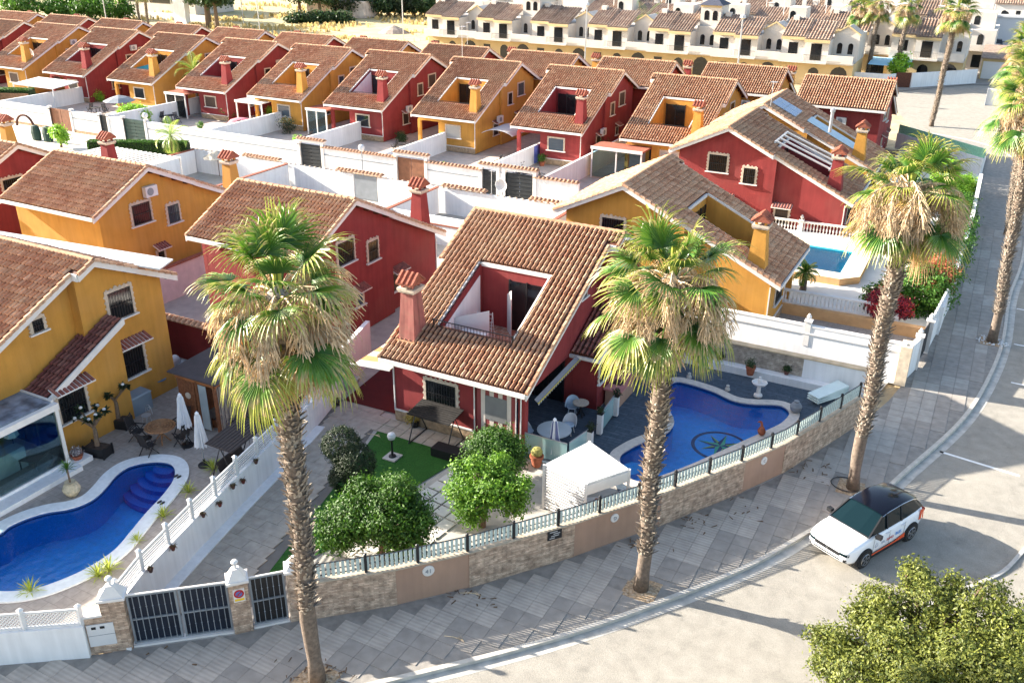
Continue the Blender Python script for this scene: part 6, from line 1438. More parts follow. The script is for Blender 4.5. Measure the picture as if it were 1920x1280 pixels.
def planter_box(label, p, w, d, h, rz, m_=m_black):
    t = thing('planter_box', label, 'planter', p, rz); b = MB(); b.box(-w/2, -d/2, .02, w/2, d/2, h)
    for sx in (-1, 1):
        for sy in (-1, 1): b.box(sx*w/2-.03, sy*d/2-.03, 0, sx*w/2+.03, sy*d/2+.03, h+.07)
    b.build('box', m_, t); b = MB(); b.box(-w/2+.03, -d/2+.03, h, w/2-.03, d/2-.03, h+.02); b.build('soil', m_soil, t); return t
def plumeria(label, p, h, seed):
    t = thing('frangipani_tree', label, 'tree', p); r = random.Random(seed); b = MB(); tips = []
    b.tube([(0, 0, 0), (.03, .02, h*.5), (0, 0, h*.62)], [.11, .08, .07], 8)
    for k in range(6):
        a = k*1.05+r.uniform(-.2, .2); q1 = Vector((.3*math.cos(a), .3*math.sin(a), h*.8)); q2 = Vector((.55*math.cos(a), .55*math.sin(a), h+r.uniform(-.1, .15))); b.tube([(0, 0, h*.6), q1, q2], [.06, .045, .03], 6); tips.append(q2)
    b.build('trunk', m_bark, t); b = MB(); c = MB()
    for q in tips:
        for j in range(26):
            a = r.uniform(0, 6.28); d = Vector((math.cos(a), math.sin(a), r.uniform(-.4, .9))).normalized(); s_ = d.cross(Vector((0, 0, 1))).normalized()*.06; L_ = r.uniform(.18, .32)
            b.add([q, q+d*L_*.5+s_, q+d*L_+Vector((0, 0, -.04)), q+d*L_*.5-s_], [(0, 1, 2, 3)], 0, (r.random(), r.random()))
        if r.random() < .8: c.lathe([(.03, 0), (.08, .05), (.06, .1), (.001, .12)], 7, q+Vector((r.uniform(-.08, .08), r.uniform(-.08, .08), 0)))
    b.build('leaves', lf_d, t); c.build('blossoms', m_trim, t)
q = V(186, 852); planter_box('dark wooden planter box at the glass room corner holding the nearer frangipani', q, .95, .55, .42, .2); plumeria('flowering frangipani tree in the nearer dark box', q+Vector((0, 0, .4)), 1.5, 1)
q = V(211, 795)+Vector((.45, 0, 0)); planter_box('dark wooden planter box against the yellow wall holding the farther frangipani', q, .95, .5, .42, .3); plumeria('flowering frangipani tree in the farther dark box', q+Vector((0, 0, .4)), 1.5, 2)
t = thing('storage_chest', 'grey blue plastic storage chest against the yellow house', 'storage box', V(250, 768)+Vector((.25, 0, 0)), 0.0); b = MB(); b.box(-.35, -.6, 0, .35, .6, .82); b.build('chest', M('grey_blue_plastic', (.22, .27, .32), .5, .05), t); b = MB(); b.hexa([(-.38, -.63, .82), (.38, -.63, .82), (.38, .63, .82), (-.38, .63, .82)], [(-.34, -.59, .92), (.34, -.59, .88), (.34, .59, .88), (-.34, .59, .92)]); b.build('lid', M('grey_blue_lid', (.26, .31, .36), .5, .05), t)
q = V(325, 715); t = thing('barbecue', 'steel gas barbecue with a raised curved hood beside the wooden hut', 'barbecue', q, 1.8); b = MB(); b.box(-.7, -.28, 0, .7, .28, .8); b.build('cabinet', m_dkw, t)
for k in range(3): b = MB(); b.box(-.65+k*.45, -.3, .1, -.25+k*.45, -.283, .7); b.build('door', m_alu, t)
b = MB(); b.tube([(-.45, 0, .95), (.45, 0, .95)], .26, 14); b.build('hood', m_alu, t); b = MB(); b.box(-.75, -.32, .8, .75, .3, .84); b.build('worktop', m_grey, t)
table('small blue topped round table beside the gas barbecue', V(302, 735), .32, .7, M('blue_table_top', (.12, .22, .32), .5, .1), m_black)
# wooden hut
t = thing('garden_hut', 'dark wooden garden hut with a flat sloping roof behind the left palm', 'garden hut', (-27.5, 25.6, 0)); hm = M('hut_boards', (.17, .065, .03), .7, .3, 9)
X0, X1, Y0, Y1 = -1.15, .95, -1.7, 2.2
for s, (a, c) in enumerate((((X0, Y0), (X0, Y1)), ((X0, Y1), (X1, Y1)))):
    b = MB(); b.bar((a[0], a[1], 1.15), (c[0], c[1], 1.15), .06, 2.3); b.build('board_wall', hm, t)
for k in range(6): b = MB(); b.box(X0+.0+k*.16, Y0-.03, .0, X0+.15+k*.16, Y0+.03, 2.3); b.build('front_board', hm, t)
for p_ in ((X1, Y0), (X1, Y1), (X0+1.1, Y0)): b = MB(); b.box(p_[0]-.06, p_[1]-.06, 0, p_[0]+.06, p_[1]+.06, 2.35); b.build('corner_post', hm, t)
b = MB(); b.bar((X0-.1, Y0, 2.35), (X1+.1, Y0, 2.35), .08, .16); b.bar((X1, Y0-.1, 2.35), (X1, Y1+.1, 2.35), .08, .16); b.build('beam', M('orange_brown_beam', (.30, .11, .04), .7, .2), t)
b = MB(); b.hexa([(X0-.35, Y0-.2, 2.5), (X1+.3, Y0-.2, 2.5), (X1+.3, Y1+.3, 2.62), (X0-.35, Y1+.3, 2.62)], [(X0-.35, Y0-.2, 2.56), (X1+.3, Y0-.2, 2.56), (X1+.3, Y1+.3, 2.68), (X0-.35, Y1+.3, 2.68)]); b.build('roof', M('brown_felt_roof', (.07, .055, .055), .9, .15), t)
b = MB(); r2 = random.Random(4)
for k in range(36): y = Y0+.1+k*.105; b.bar((X1+.02+(.03 if k % 2 else 0), y, .15), (X1+.02+(.03 if k % 2 else 0), y, 2.25), .09, .02, upv=(0, 1, 0))
b.build('curtain', M('beige_curtain', (.40, .34, .30), .9, .15, 6), t)
b = MB(); b.box(X0+1.0, Y0-.01, .1, X0+1.6, Y0+.01, 2.2); b.build('drape', M('grey_drape', (.30, .34, .36), .9, .1), t)
b = MB(); b.lathe([(.15, 0), (.15, .03), (.1, .04), (.001, .04)], 18); b.v = [(X0+.55+x, Y0-.035-z, 1.55+y) for x, y, z in b.v]; b.build('round_ornament', m_stone, t)
t = planter_box('brown wooden planter with purple flowers in front of the garden hut', V(430, 800), 1.2, .5, .38, .2, hm); b = MB(); leaves(b, [((0, 0, .45), .5, .3)], 700, .05, random.Random(8), 6, .06); b.build('flowers', M_leaf('purple_flowers', (.08, .06, .12), (.22, .18, .32)), t)
court_plant(500, 790, .9, 'leafy green shrub behind the dark canopy swing', lf_h, 1400)
# glass room
t = thing('glass_room', 'white framed glass room with a grey panel roof at the left edge', 'conservatory', (-31.8, 16.5, 0)); og = (-31.8, 16.5, 0); Xg, Yg = -30.15, 19.2
fr = m_trim
for k, y in enumerate((Yg, Yg-3.0, Yg-6.0, Yg-9.0)): b = MB(); b.box(Xg-.07, y-.07, .3, Xg+.07, y+.07, 2.6); b.build('frame_post', fr, t, og)
b = MB(); b.box(Xg-.1, Yg-9, 2.6, Xg+.12, Yg+.1, 2.86); b.box(Xg-4.5, Yg-.1, 2.6, Xg-.1, Yg+.1, 2.86); b.build('frame_beam', fr, t, og)
b = MB(); b.box(Xg-.1, Yg-9, 0, Xg+.1, Yg+.1, .3); b.box(Xg+.1, Yg-9, 0, Xg+.75, Yg+.1, .2); b.build('base_step', m_white, t, og)
for k in range(3): b = MB(); b.box(Xg-.01, Yg-3*(k+1)+.07, .3, Xg+.01, Yg-3*k-.07, 2.6); b.build('glass_pane', m_glassb, t, og)
b = MB(); b.box(Xg-1.5, Yg-.01, .3, Xg-.07, Yg+.01, 2.6); b.build('glass_pane', m_glassb, t, og)
m_pan = M('weathered_grey_roof_panel', (.20, .23, .28), .6, .5, 2.2, col2=(.07, .08, .10), mix2=.9, s2=1.6)
for k in range(3): b = MB(); b.box(Xg-4.3, Yg-3*(k+1)+.05, 2.80, Xg-.15, Yg-3*k-.03, 2.90); b.build('roof_panel', m_pan, t, og)
b = MB(); 
for k in range(3): b.box(Xg-4.4, Yg-3*k-.03, 2.80, Xg-.1, Yg-3*k+.05, 2.96)
b.build('roof_bar', fr, t, og)
q = V(27, 880); t = thing('floor_lamp', 'standing lamp with a cream shade inside the glass room', 'lamp', q+Vector((-.3, .4, 0))); b = MB(); b.tube([(0, 0, 0), (0, 0, 1.4)], .02, 6); b.lathe([(.18, 0), (.18, .03), (.02, .04)], 14); b.build('stand', m_black, t); b = MB(); b.lathe([(.28, 1.25), (.18, 1.6), (.001, 1.6)], 6); b.build('shade', m_cloth, t)
t = thing('bench_table', 'dark topped low table inside the glass room', 'table', V(70, 890)+Vector((-.7, .5, 0)), .3); b = MB(); b.box(-.4, -.5, .4, .4, .5, .45); b.build('table_top', m_black, t)
for sx in (-1, 1):
    for sy in (-1, 1): b = MB(); b.box(sx*.36-.03, sy*.46-.03, 0, sx*.36+.03, sy*.46+.03, .4); b.build('leg', m_black, t)
t = thing('sideboard', 'white cupboard by the window inside the glass room', 'cupboard', (-31.9, 17.6, 0)); b = MB(); b.box(-.3, -.9, 0, .3, .9, .9); b.build('carcass', m_plast, t); b = MB(); b.box(.3, -.85, .05, .32, -.02, .85); b.build('door', m_trim, t); b = MB(); b.box(.3, .02, .05, .32, .85, .85); b.build('door', m_trim, t)
t = thing('flower_pot', 'red pot of mixed flowers on a white plinth by the glass room', 'flower pot', V(148, 868)); b = MB(); b.box(-.3, -.45, 0, .3, .45, .22); b.build('plinth', m_white, t); b = MB(); b.lathe([(.16, .22), (.25, .42), (.2, .42), (.001, .4)], 14); b.build('pot', m_terra, t); b = MB(); leaves(b, [((0, 0, .52), .22)], 300, .05, random.Random(2), 5, .05); b.build('flowers', M_leaf('mixed_flowers', (.05, .03, .04), (.75, .7, .7)), t)
def spiky(label, p, s, pot=None, n=34, mat=None, seed=1, cat_='plant'):
    t = thing('spiky_plant', label, cat_, p); r = random.Random(seed); b = MB(); z0 = .0
    if pot: z0 = pot
    for i in range(n):
        a = i*2.399; e = math.radians(80-70*(i/n)); d = Vector((math.cos(a)*math.cos(e), math.sin(a)*math.cos(e), math.sin(e))); sd = Vector((-math.sin(a), math.cos(a), 0))*.025*s*1.6; L_ = s*r.uniform(.7, 1.1); q0 = Vector((0, 0, z0)); q1 = q0+d*L_*.6; q2 = q1+(d+Vector((0, 0, -.45))).normalized()*L_*.45
        b.add([q0-sd*.6, q0+sd*.6, q1+sd, q1-sd, q2], [(0, 1, 2, 3), (3, 2, 4)], 0, (r.random(), r.random()))
    b.build('leaves', mat or lf_lime, t); return t
lf_y = M_leaf('yellow_green_blade', (.25, .35, .04), (.6, .6, .12))
q = V(137, 928); t = spiky('small green yucca in a large round beige pot beside the left pool', q, .45, 1.15, mat=lf_h, n=46); b = MB(); b.lathe([(.16, 0), (.3, .2), (.33, .32), (.24, .52), (.16, .58), (.2, .62), (.14, .6), (.001, .58)], 18); b.build('pot', M('beige_pot', (.50, .42, .28), .8, .25, 8), t); b = MB(); b.tube([(0, 0, .55), (0, 0, 1.2)], .035, 6); b.build('stem', m_bark, t)
for k, (px, py, s) in enumerate(((400, 880, .55), (354, 922, .5), (307, 968, .5), (258, 1015, .4), (205, 1070, .6), (185, 1080, .55), (58, 1110, .55))):
    spiky('yellow green spiky plant along the white louvred fence, %s from the far end' % ORD[k] if k < 6 else 'pale spiky plant in the bottom left corner beside the pool rim', V(px, py), s, seed=k+3, mat=lf_y)
for px, py, lb in ((333, 893, 'upper pair of dark slippers on the pool rim'), (302, 942, 'lower pair of dark slippers on the pool rim')):
    t = thing('slippers', lb, 'slippers', V(px, py, .065)); 
    for s in (-1, 1): b = MB(); b.lathe([(.001, 0), (.05, .0), (.05, .03), (.001, .04)], 10, (s*.08, 0, 0), sy=2.2); b.build('slipper', m_black, t)
# --- middle garden
canopy_swing('empty garden swing frame with a dark sagging canopy under the front window', (-18.25, 27.85, 0.02), 0, M('sagging_dark_canopy', (.016, .014, .013), .8, .4, 6), 1.45, 1.85, seat=False)
b = MB(); b.box(-.9, -.3, 0, .9, .3, .38); o = b.build('trough', m_black, loc=(-16.95, 27.1, .02)); tag(o, 'long black trough on the lawn edge beside the swing frame', 'planter')
t = thing('garden_lamp', 'black garden lamp post with a white globe on a square slab', 'lamp', V(736, 857, .02)); b = MB(); b.box(-.3, -.3, 0, .3, .3, .05); b.build('slab', m_conc, t); b = MB(); b.lathe([(.16, .05), (.14, .1), (.05, .12), (.035, .8), (.12, .84), (.001, .86)], 12); b.build('post', m_black, t); b = MB(); b.lathe([(.05, .82), (.14, .88), (.18, 1.0), (.14, 1.12), (.001, 1.17)], 14); b.build('globe', m_plast, t)
t = thing('plant_pot', 'yellow straggly plant in a black pot below the front window', 'flower pot', V(778, 800)); b = MB(); b.lathe([(.14, 0), (.2, .3), (.16, .3), (.001, .27)], 12); b.build('pot', m_black, t); b = MB(); leaves(b, [((-.1, 0, .5), .32)], 500, .05, random.Random(3), 5, .09); b.build('plant', M_leaf('straggly', (.25, .2, .04), (.5, .4, .1)), t)
t = thing('cactus_pot', 'round golden cactus in a terracotta pot beside the glass screen', 'flower pot', V(1006, 873)); b = MB(); b.lathe([(.17, 0), (.26, .42), (.29, .42), (.29, .5), (.24, .5), (.001, .46)], 16); b.build('pot', m_terra, t); b = MB(); b.lathe([(.1, .46), (.22, .56), (.24, .68), (.16, .82), (.001, .86)], 16); b.build('cactus', M('golden_cactus', (.25, .23, .07), .8, .3, 14), t)
tb = V(1040, 842, .05); tb = Vector((-13.75, 29.9, .08)); table('round white topped table on the porch of the red house', tb, .72, .74, M('white_table_top', (.5, .55, .56), .4, .05), m_plast)
for dx, dy, rz, lb in ((-1.15, -.15, 1.5, 'white bucket chair left of the round white table'), (.15, 1.15, 0, 'white bucket chair behind the round white table'), (1.1, .3, -1.3, 'white bucket chair right of the round white table')): chair(lb, tb+Vector((dx, dy, 0)), rz, m_plast, m_cush, 'bucket chairs round the white table', 'bucket')
parasol('closed blue and white striped parasol in front of the round white table', V(1038, 862, .0), 1.9, .95, M('blue_grey_stripe', (.13, .15, .28), .9, .05), base=False)
def glass_screen(label, pts, z=.08, h=.95):
    t = thing('glass_screen', label, 'glass screen', pts[0]); 
    for i in range(len(pts)-1):
        a, c = pts[i]-pts[0], pts[i+1]-pts[0]; b = MB(); b.bar((a.x, a.y, h/2+.05), (c.x, c.y, h/2+.05), .015, h); b.build('glass_pane', M_frost, t)
        b = MB(); b.bar((a.x, a.y, h+.06), (c.x, c.y, h+.06), .04, .03); b.build('top_rail', m_alu, t)
M_frost = M('frosted_blue_glass', (.25, .42, .44), .25, .03, spec=.5, trans=.25)
def v3(px, py, z=.08): return g(px, py, z)
glass_screen('frosted glass screen in front of the porch table, left run', [v3(983, 850), v3(1062, 872)]); glass_screen('frosted glass screen right of the porch table', [v3(1066, 870), v3(1103, 843)]); glass_screen('frosted glass screen between the white posts beside the pool deck', [v3(1126, 812), v3(1150, 778)])
for px, py, h_, lb in ((1105, 845, .95, 'white screen post with a lantern, nearest the white gazebo'), (1124, 812, .95, 'white screen post with a plant, middle one by the pool deck'), (1154, 778, .95, 'white screen post farthest along the deck beside the pink sink')):
    t = thing('screen_post', lb, 'post', v3(px, py), 0, 'white posts of the glass screens'); b = MB(); b.box(-.11, -.11, 0, .11, .11, h_); b.build('shaft', m_plast, t); b = MB(); b.box(-.13, -.13, h_, .13, .13, h_+.05); b.build('cap', m_black, t); b = MB(); leaves(b, [((0, 0, h_+.2), .16)], 220, .04, random.Random(px), 5, .06); b.build('plant', lf_d, t)
table('small round side table with pots behind the glass screens', v3(1088, 780), .36, .7, m_stone, m_black); chair('pale blue high backed chair against the dark red wing wall', v3(1072, 778), .3, m_cush, m_cush, None, 'bucket')
t = thing('outdoor_sink', 'pink stone sink bench with a grill top along the red wing wall', 'outdoor sink', (-12.95, 35.2, 0)); b = MB(); b.box(-.35, -.9, 0, .35, .9, .78); b.build('base', m_beige, t); b = MB(); b.box(-.4, -1.0, .78, .45, 1.0, .86); b.build('worktop', M('pink_stone', (.48, .20, .18), .7, .15), t); b = MB(); b.box(-.25, -.4, .86, .2, .1, .875); b.build('basin', m_black, t)
o = MB(); o.lathe([(.12, 0), (.2, .1), (.22, .45), (.1, .5), (.001, .5)], 12); o = o.build('teal_bin', M('teal_plastic', (.06, .32, .30), .5, .05), loc=(-12.9, 37.0, 0.6)); tag(o, 'teal round container on the shelf behind the pink sink', 'container')
# awning strip over the porch side
t = thing('side_awning', 'rolled awning with a scalloped grey and yellow valance at the porch opening', 'awning', (-14.45, 31.2, 2.75)); b = MB()
b.hexa([(.2, -2.2, -.25), (.35, -2.2, -.35), (.35, 2.2, -.1), (.2, 2.2, -.0)], [(.2, -2.2, -.22), (.35, -2.2, -.32), (.35, 2.2, -.07), (.2, 2.2, .03)]); b.build('fabric', M('grey_awning_fabric', (.22, .22, .24), .9, .1), t)
b = MB()
for k in range(22): y = -2.15+k*.2; b.box(.35, y, -.48+.057*(y+2.2), .37, y+.1, -.32+.057*(y+2.2))
b.build('valance', m_grey, t); b = MB(); b.bar((.37, -2.2, -.37), (.37, 2.2, -.12), .03, .03); b.build('front_bar', M('yellow_bar', (.65, .5, .05), .5, 0), t)
# striped curtain of the porch front
t = thing('striped_awning', 'red and cream striped curtain closing the porch front, with a mesh window', 'curtain', (-16.7, 28.55, 0)); ms1 = M('maroon_stripe', (.22, .05, .05), .9, .05); ms2 = M('cream_stripe', (.55, .48, .42), .9, .05)
for k in range(9): b = MB(); b.box(.05+k*.2, -.03 if k % 2 else -.02, .3, .245+k*.2, 0, 2.85); b.build('stripe', ms2 if k % 2 else ms1, t)
b = MB(); b.box(.45, -.05, 1.35, 1.45, -.035, 2.45); b.build('mesh_window', M('grey_mesh', (.16, .16, .16), .9, .1), t)
b = MB()
for x in (-.05, 1.88, 2.1): b.tube([(x, -.06, .1), (x, -.06, 2.95)], .03, 6)
b.build('post', m_trim, t)
# carport on the left side
t = thing('carport_awning', 'orange and white striped awning over the red carpeted passage', 'awning', (-21.3, 30.6, 2.3))
for k in range(8): b = MB(); b.hexa([(-1.5, -2.2+k*.5, .0), (.45, -2.2+k*.5, .2), (.45, -1.7+k*.5, .2), (-1.5, -1.7+k*.5, .0)], [(-1.5, -2.2+k*.5, .04), (.45, -2.2+k*.5, .24), (.45, -1.7+k*.5, .24), (-1.5, -1.7+k*.5, .04)]); b.build('stripe', M('awning_o%d' % k, (.40, .20, .08) if k % 2 else (.46, .38, .32), .9, .1), t)
b = MB(); b.bar((-2.3, -2.2, -.02), (.45, -2.2, .18), .05, .05); b.build('front_bar', m_trim, t)
flat('red_carpet', [(-23.9, 28.9), (-20.9, 29.0), (-20.9, 36), (-24.6, 36)], M('red_carpet_floor', (.09, .008, .008), .9, .1), .03)
for px, py, h_, lb in ((650, 735, .6, 'grey stone urn at the end of the white dividing wall'), (668, 722, .45, 'pale round pot beside the grey stone urn'), (632, 757, .25, 'small dark pot on the drive by the dividing wall')):
    b = MB(); b.lathe([(.12, 0), (.07, h_*.2), (.2, h_*.6), (.22, h_*.9), (.16, h_), (.001, h_*.95)], 12); o = b.build('urn', m_conc if h_ > .3 else m_black, loc=V(px, py)); tag(o, lb, 'flower pot')
# white gazebo
q = [V(1026, 872, 1.85), V(1086, 905, 1.85), V(1172, 880, 1.85), V(1100, 828, 1.85)]
t = thing('white_gazebo', 'white slatted gazebo with a flat white roof between the trees and the pool', 'gazebo', (-11, 26.5, 0)); og = (-11, 26.5, 0)
Q = [Vector((-12.2, 25.75, 0)), Vector((-10.35, 25.35, 0)), Vector((-9.35, 26.95, 0)), Vector((-11.4, 28.05, 0))]
b = MB(); b.prism([(p_.x, p_.y) for p_ in Q], 1.83, 1.90); b.build('roof', m_plast, t, og)
for i in range(4): b = MB(); b.obox((Q[i].x, Q[i].y, 0), (.1, .1, 1.9), .2); b.build('corner_post', m_plast, t, og)
b = MB()
for a, c in ((Q[0], Q[1]),):
    for k in range(15): b.bar((a.x, a.y, .1+k*.12), (c.x, c.y, .1+k*.12), .02, .075)
b.build('slatted_side', m_plast, t, og)
b = MB(); a, c = Q[1], Q[2]; b.bar((a.x, a.y, 1.6), (c.x, c.y, 1.6), .03, .42); b.build('valance', m_plast, t, og); b = MB(); a, c = Q[3], Q[0]; b.bar((a.x, a.y, .95), (c.x, c.y, .95), .03, 1.7); b.build('rear_side', m_plast, t, og)
b = MB(); b.hexa([(-.3, -.2, 0), (.3, -.2, 0), (.3, .2, 0), (-.3, .2, 0)], [(-.28, -.18, .1), (.28, -.18, .1), (.28, .18, .1), (-.28, .18, .1)]); o = b.build('cushion', m_terra, loc=(-10.2, 26.5, .35)); tag(o, 'reddish cushion under the white gazebo', 'cushion')
t = thing('sunbed', 'white sunbed standing under the gazebo beside the pool steps', 'sunbed', (-10.1, 26.8, 0), .6); b = MB(); b.box(-.9, -.35, .25, .9, .35, .33); b.build('frame', m_plast, t); b = MB(); b.hexa([(.2, -.33, .34), (.85, -.33, .34), (.85, .33, .34), (.2, .33, .34)], [(.2, -.33, .36), (.85, -.33, .7), (.85, .33, .7), (.2, .33, .36)]); b.build('backrest', m_plast, t)
# fountain, pots, ornaments
t = thing('bird_bath', 'white stone fountain bowl on a pedestal behind the star pool', 'fountain', V(1421, 742, .06)); b = MB(); b.lathe([(.2, 0), (.2, .08), (.1, .16), (.09, .5), (.14, .58), (.001, .58)], 14); b.build('pedestal', m_trim, t); b = MB(); b.lathe([(.1, .56), (.3, .62), (.36, .72), (.33, .74), (.26, .66), (.001, .64)], 18); b.build('bowl', m_trim, t); b = MB(); b.lathe([(.09, .64), (.06, .75), (.11, .82), (.05, .9), (.06, .98), (.001, 1.02)], 10); b.build('figure', m_trim, t)
for px, py, h_, lb, m_ in ((1406, 702, .45, 'terracotta pot with a grey plant on the white ledge behind the fountain', m_terra), (1474, 703, .25, 'small dark pot at the right on the white ledge', M('dark_clay', (.14, .06, .05), .8, .2)), (1351, 675, .22, 'small dark pot at the left on the white ledge', M('dark_clay2', (.14, .06, .05), .8, .2))):
    t = thing('flower_pot', lb, 'flower pot', V(px, py, .3)); b = MB(); b.lathe([(h_*.35, 0), (h_*.5, h_*.8), (h_*.55, h_*.8), (h_*.55, h_), (h_*.4, h_), (.001, h_*.9)], 12); b.build('pot', m_, t); b = MB(); leaves(b, [((0, 0, h_*1.4), h_*.5)], 260, .05, random.Random(px), 5, .07); b.build('plant', lf_p, t)
t = thing('pelican_figure', 'terracotta pelican figure on the pool rim near the street fence', 'figurine', V(1427, 815, .06), 2.4); b = MB(); b.lathe([(.06, 0), (.17, .08), (.2, .2), (.13, .34), (.07, .42), (.001, .44)], 12, sy=.8); b.build('body', m_terra, t, smooth=True); b = MB(); b.tube([(0, 0, .38), (.06, 0, .52), (.1, 0, .58)], [.06, .05, .055], 8); b.build('neck', m_terra, t); b = MB(); b.tube([(.12, 0, .58), (.26, 0, .50), (.36, 0, .44)], [.045, .035, .008], 6); b.build('beak', m_terra, t)
o = MB(); o.lathe([(.14, 0), (.24, .12), (.27, .3), (.18, .45), (.1, .5), (.12, .56), (.001, .56)], 14); o = o.build('urn', m_grey, loc=V(1491, 772, .06)); tag(o, 'grey round urn at the right end of the star pool', 'urn')
for px, py, lb in ((1292, 708, 'small seated stone figure on the far pool rim'), (1364, 731, 'small resting stone figure on the far pool rim'), (1258, 790, 'small white dish with a plant on the pool rim left of the palm trunk')):
    b = MB(); b.lathe([(.13, 0), (.12, .1), (.06, .16), (.09, .24), (.001, .3)], 9); o = b.build('figurine', m_conc, loc=V(px, py, .06)); tag(o, lb, 'figurine')
t = thing('stacked_sunbeds', 'pale green white sunbeds stacked by the fence at the right end of the deck', 'sunbeds', V(1550, 750, .02), 1.0)
for k in range(3): b = MB(); b.hexa([(-.95, -.33, .2+k*.12), (.95, -.33, .2+k*.12), (.95, .33, .2+k*.12), (-.95, .33, .2+k*.12)], [(-.95, -.33, .24+k*.12), (.95, -.33, .42+k*.12), (.95, .33, .42+k*.12), (-.95, .33, .24+k*.12)]); b.build('sunbed', M('mint_white_%d' % k, (.58, .68, .66), .5, .05), t)
# balcony things of the red house
hb = main.location
t = thing('drying_rack', 'white wire drying rack on the roof terrace of the red house', 'drying rack', hb+Vector((2.55, 3.4, 3.0)), .2)
b = MB()
for s in (-1, 1): b.tube([(s*.35, -.3, 0), (s*.35, 0, 1.4), (s*.35, .3, 0)], .012, 4)
for k in range(7): b.tube([(-.35, -.3+.06*k, .2*k+.1), (.35, -.3+.06*k, .2*k+.1)], .008, 4); b.tube([(-.35, .3-.06*k, .2*k+.1), (.35, .3-.06*k, .2*k+.1)], .008, 4)
b.build('wires', m_plast, t)
for k, (p0, p1, lb) in enumerate((((1.5, 2.6), (2.8, 3.3), 'white folding partition on the left of the roof terrace'), ((2.85, 4.9), (3.35, 4.35), 'open white door at the back of the roof terrace'), ((4.45, 2.9), (4.72, 3.5), 'white panel on the right of the roof terrace'))):
    b = MB(); hh = (1.5, 2.2, 1.3)[k]; a, c = hb+Vector((*p0, 3.0)), hb+Vector((*p1, 3.0)); b.hexa([(a.x, a.y, 3.0), (c.x, c.y, 3.0), (c.x, c.y+.05, 3.0), (a.x, a.y+.05, 3.0)], [(a.x, a.y, 3.0+hh*.8), (c.x, c.y, 3.0+hh), (c.x, c.y+.05, 3.0+hh), (a.x, a.y+.05, 3.0+hh*.8)]); o = b.build('partition', m_plast); tag(o, lb, 'partition')
b = MB(); b.yz([(1.62, 3.0), (4.9, 3.0), (4.9, 5.4), (1.62, 3.95)], 1.443, 1.46); o = b.build('terrace_side_wall', m_white, main)
t = thing('terrace_table', 'white garden table on the roof terrace behind the black railing', 'garden table', hb+Vector((2.5, 2.3, 3.0))); b = MB(); b.box(-.6, -.4, .70, .6, .4, .74); b.build('table_top', m_plast, t)
for sx in (-1, 1):
    for sy in (-1, 1): b = MB(); b.box(sx*.54-.03, sy*.34-.03, 0, sx*.54+.03, sy*.34+.03, .7); b.build('leg', m_plast, t)
for _c in main.children:
    if _c.name.startswith('chimney'): _c.data.materials[0] = m_redc
# air conditioners, solar, satellite, lamps
def aircon(label, p, rz):
    t = thing('air_conditioner', label, 'air conditioner', p, rz); b = MB(); b.box(-.42, -.32, 0, .42, -.04, .6); b.build('casing', m_plast, t); b = MB(); b.lathe([(.22, 0), (.22, .02), (.001, .02)], 18); b.v = [(x-.1, -.32-z, .3+y) for x, y, z in b.v]; b.build('fan', m_grey, t)
    b = MB()
    for s in (-1, 1): b.box(s*.35-.02, -.32, -.04, s*.35+.02, 0, 0)
    b.build('bracket', m_grey, t)
aircon('white air conditioner under the gable of the yellow house at left', (-41.84, 35.0, 5.6), math.pi/2)
for i, (x, zz, y, lb) in enumerate(((-31.87, 2.2, 77.6, 'air conditioner on the side of the red house left of the glazed porch'), (-42.57, 2.3, 77.6, 'air conditioner on the side of the yellow house above the arched awning'), (-52.97, 2.3, 77.6, 'air conditioner on the side of the red house with the white balcony wall'), (-94.95, 5.2, 80.6, 'air conditioner under the gable of the red house beside the brown fence'), (-105.65, 5.2, 80.6, 'air conditioner under the gable of the far left yellow house'))): aircon(lb, (x, y, zz), math.pi/2)
aircon('white air conditioner in the roof balcony of the yellow house behind the middle palm', (-11.6, 48.6, 3.0), 0)
aircon('white air conditioner on the red wall under the orange roof', (-12.3, 84.85, 3.9), 0); aircon('air conditioner on the orange wall left of the solar panel house', (-21.5, 87.75, 4.1), 0)
def on_roof(sx, sy, w, d, name, label, cat_, house, mir=False):
    """panel lying on the front slope of a house turned by 90 degrees"""
    t = thing(name, label, cat_, (0, 0, 0)); t.parent = None; t.matrix_world = house.matrix_world.copy() if False else Matrix.Translation(house.location) @ Matrix.Rotation(house.rotation_euler.z, 4, 'Z'); return t
t = on_roof(0, 0, 0, 0, 'solar_array', 'blue solar panels on the brown roof of the yellow house', 'solar panel', sh)
for i in range(2):
    for j in range(2):
        x0, y0 = .5+i*1.25, 5.9+j*.95; b = MB(); b.slab(x0, x0+1.2, y0, y0+.9, lambda y: zt(y)+.22, .04); pn = b.build('panel', m_solar, t); b = MB(); b.slab(x0-.02, x0+1.22, y0-.02, y0+.92, lambda y: zt(y)+.20, .05); b.build('panel_frame', m_alu, pn); b = MB()
        for k in (1, 2): b.slab(x0+1.2*k/3-.01, x0+1.2*k/3+.01, y0, y0+.9, lambda y: zt(y)+.226, .005)
        b.slab(x0, x0+1.2, y0+.44, y0+.46, lambda y: zt(y)+.229, .005); b.build('cell_lines', m_alu, pn)
t = on_roof(0, 0, 0, 0, 'roof_sheet', 'pale blue sheet covering the roof balcony of the solar panel house', 'sheet', sh); b = MB(); b.slab(1.6, 3.4, 1.4, 5.2, lambda y: zt(y)+.12, .03); b.build('sheet', M('pale_blue_sheet', (.42, .55, .62), .6, .1), t)
t = on_roof(0, 0, 0, 0, 'balcony_pergola', 'white metal pergola over the roof balcony of the plain red house', 'pergola', rh)
for k in range(4): b = MB(); x = 1.4+k*1.1; b.bar((x, 5.3, zt(5.3)+.35), (x, 1.5, 4.9), .1, .12); b.build('beam', m_trim, t)
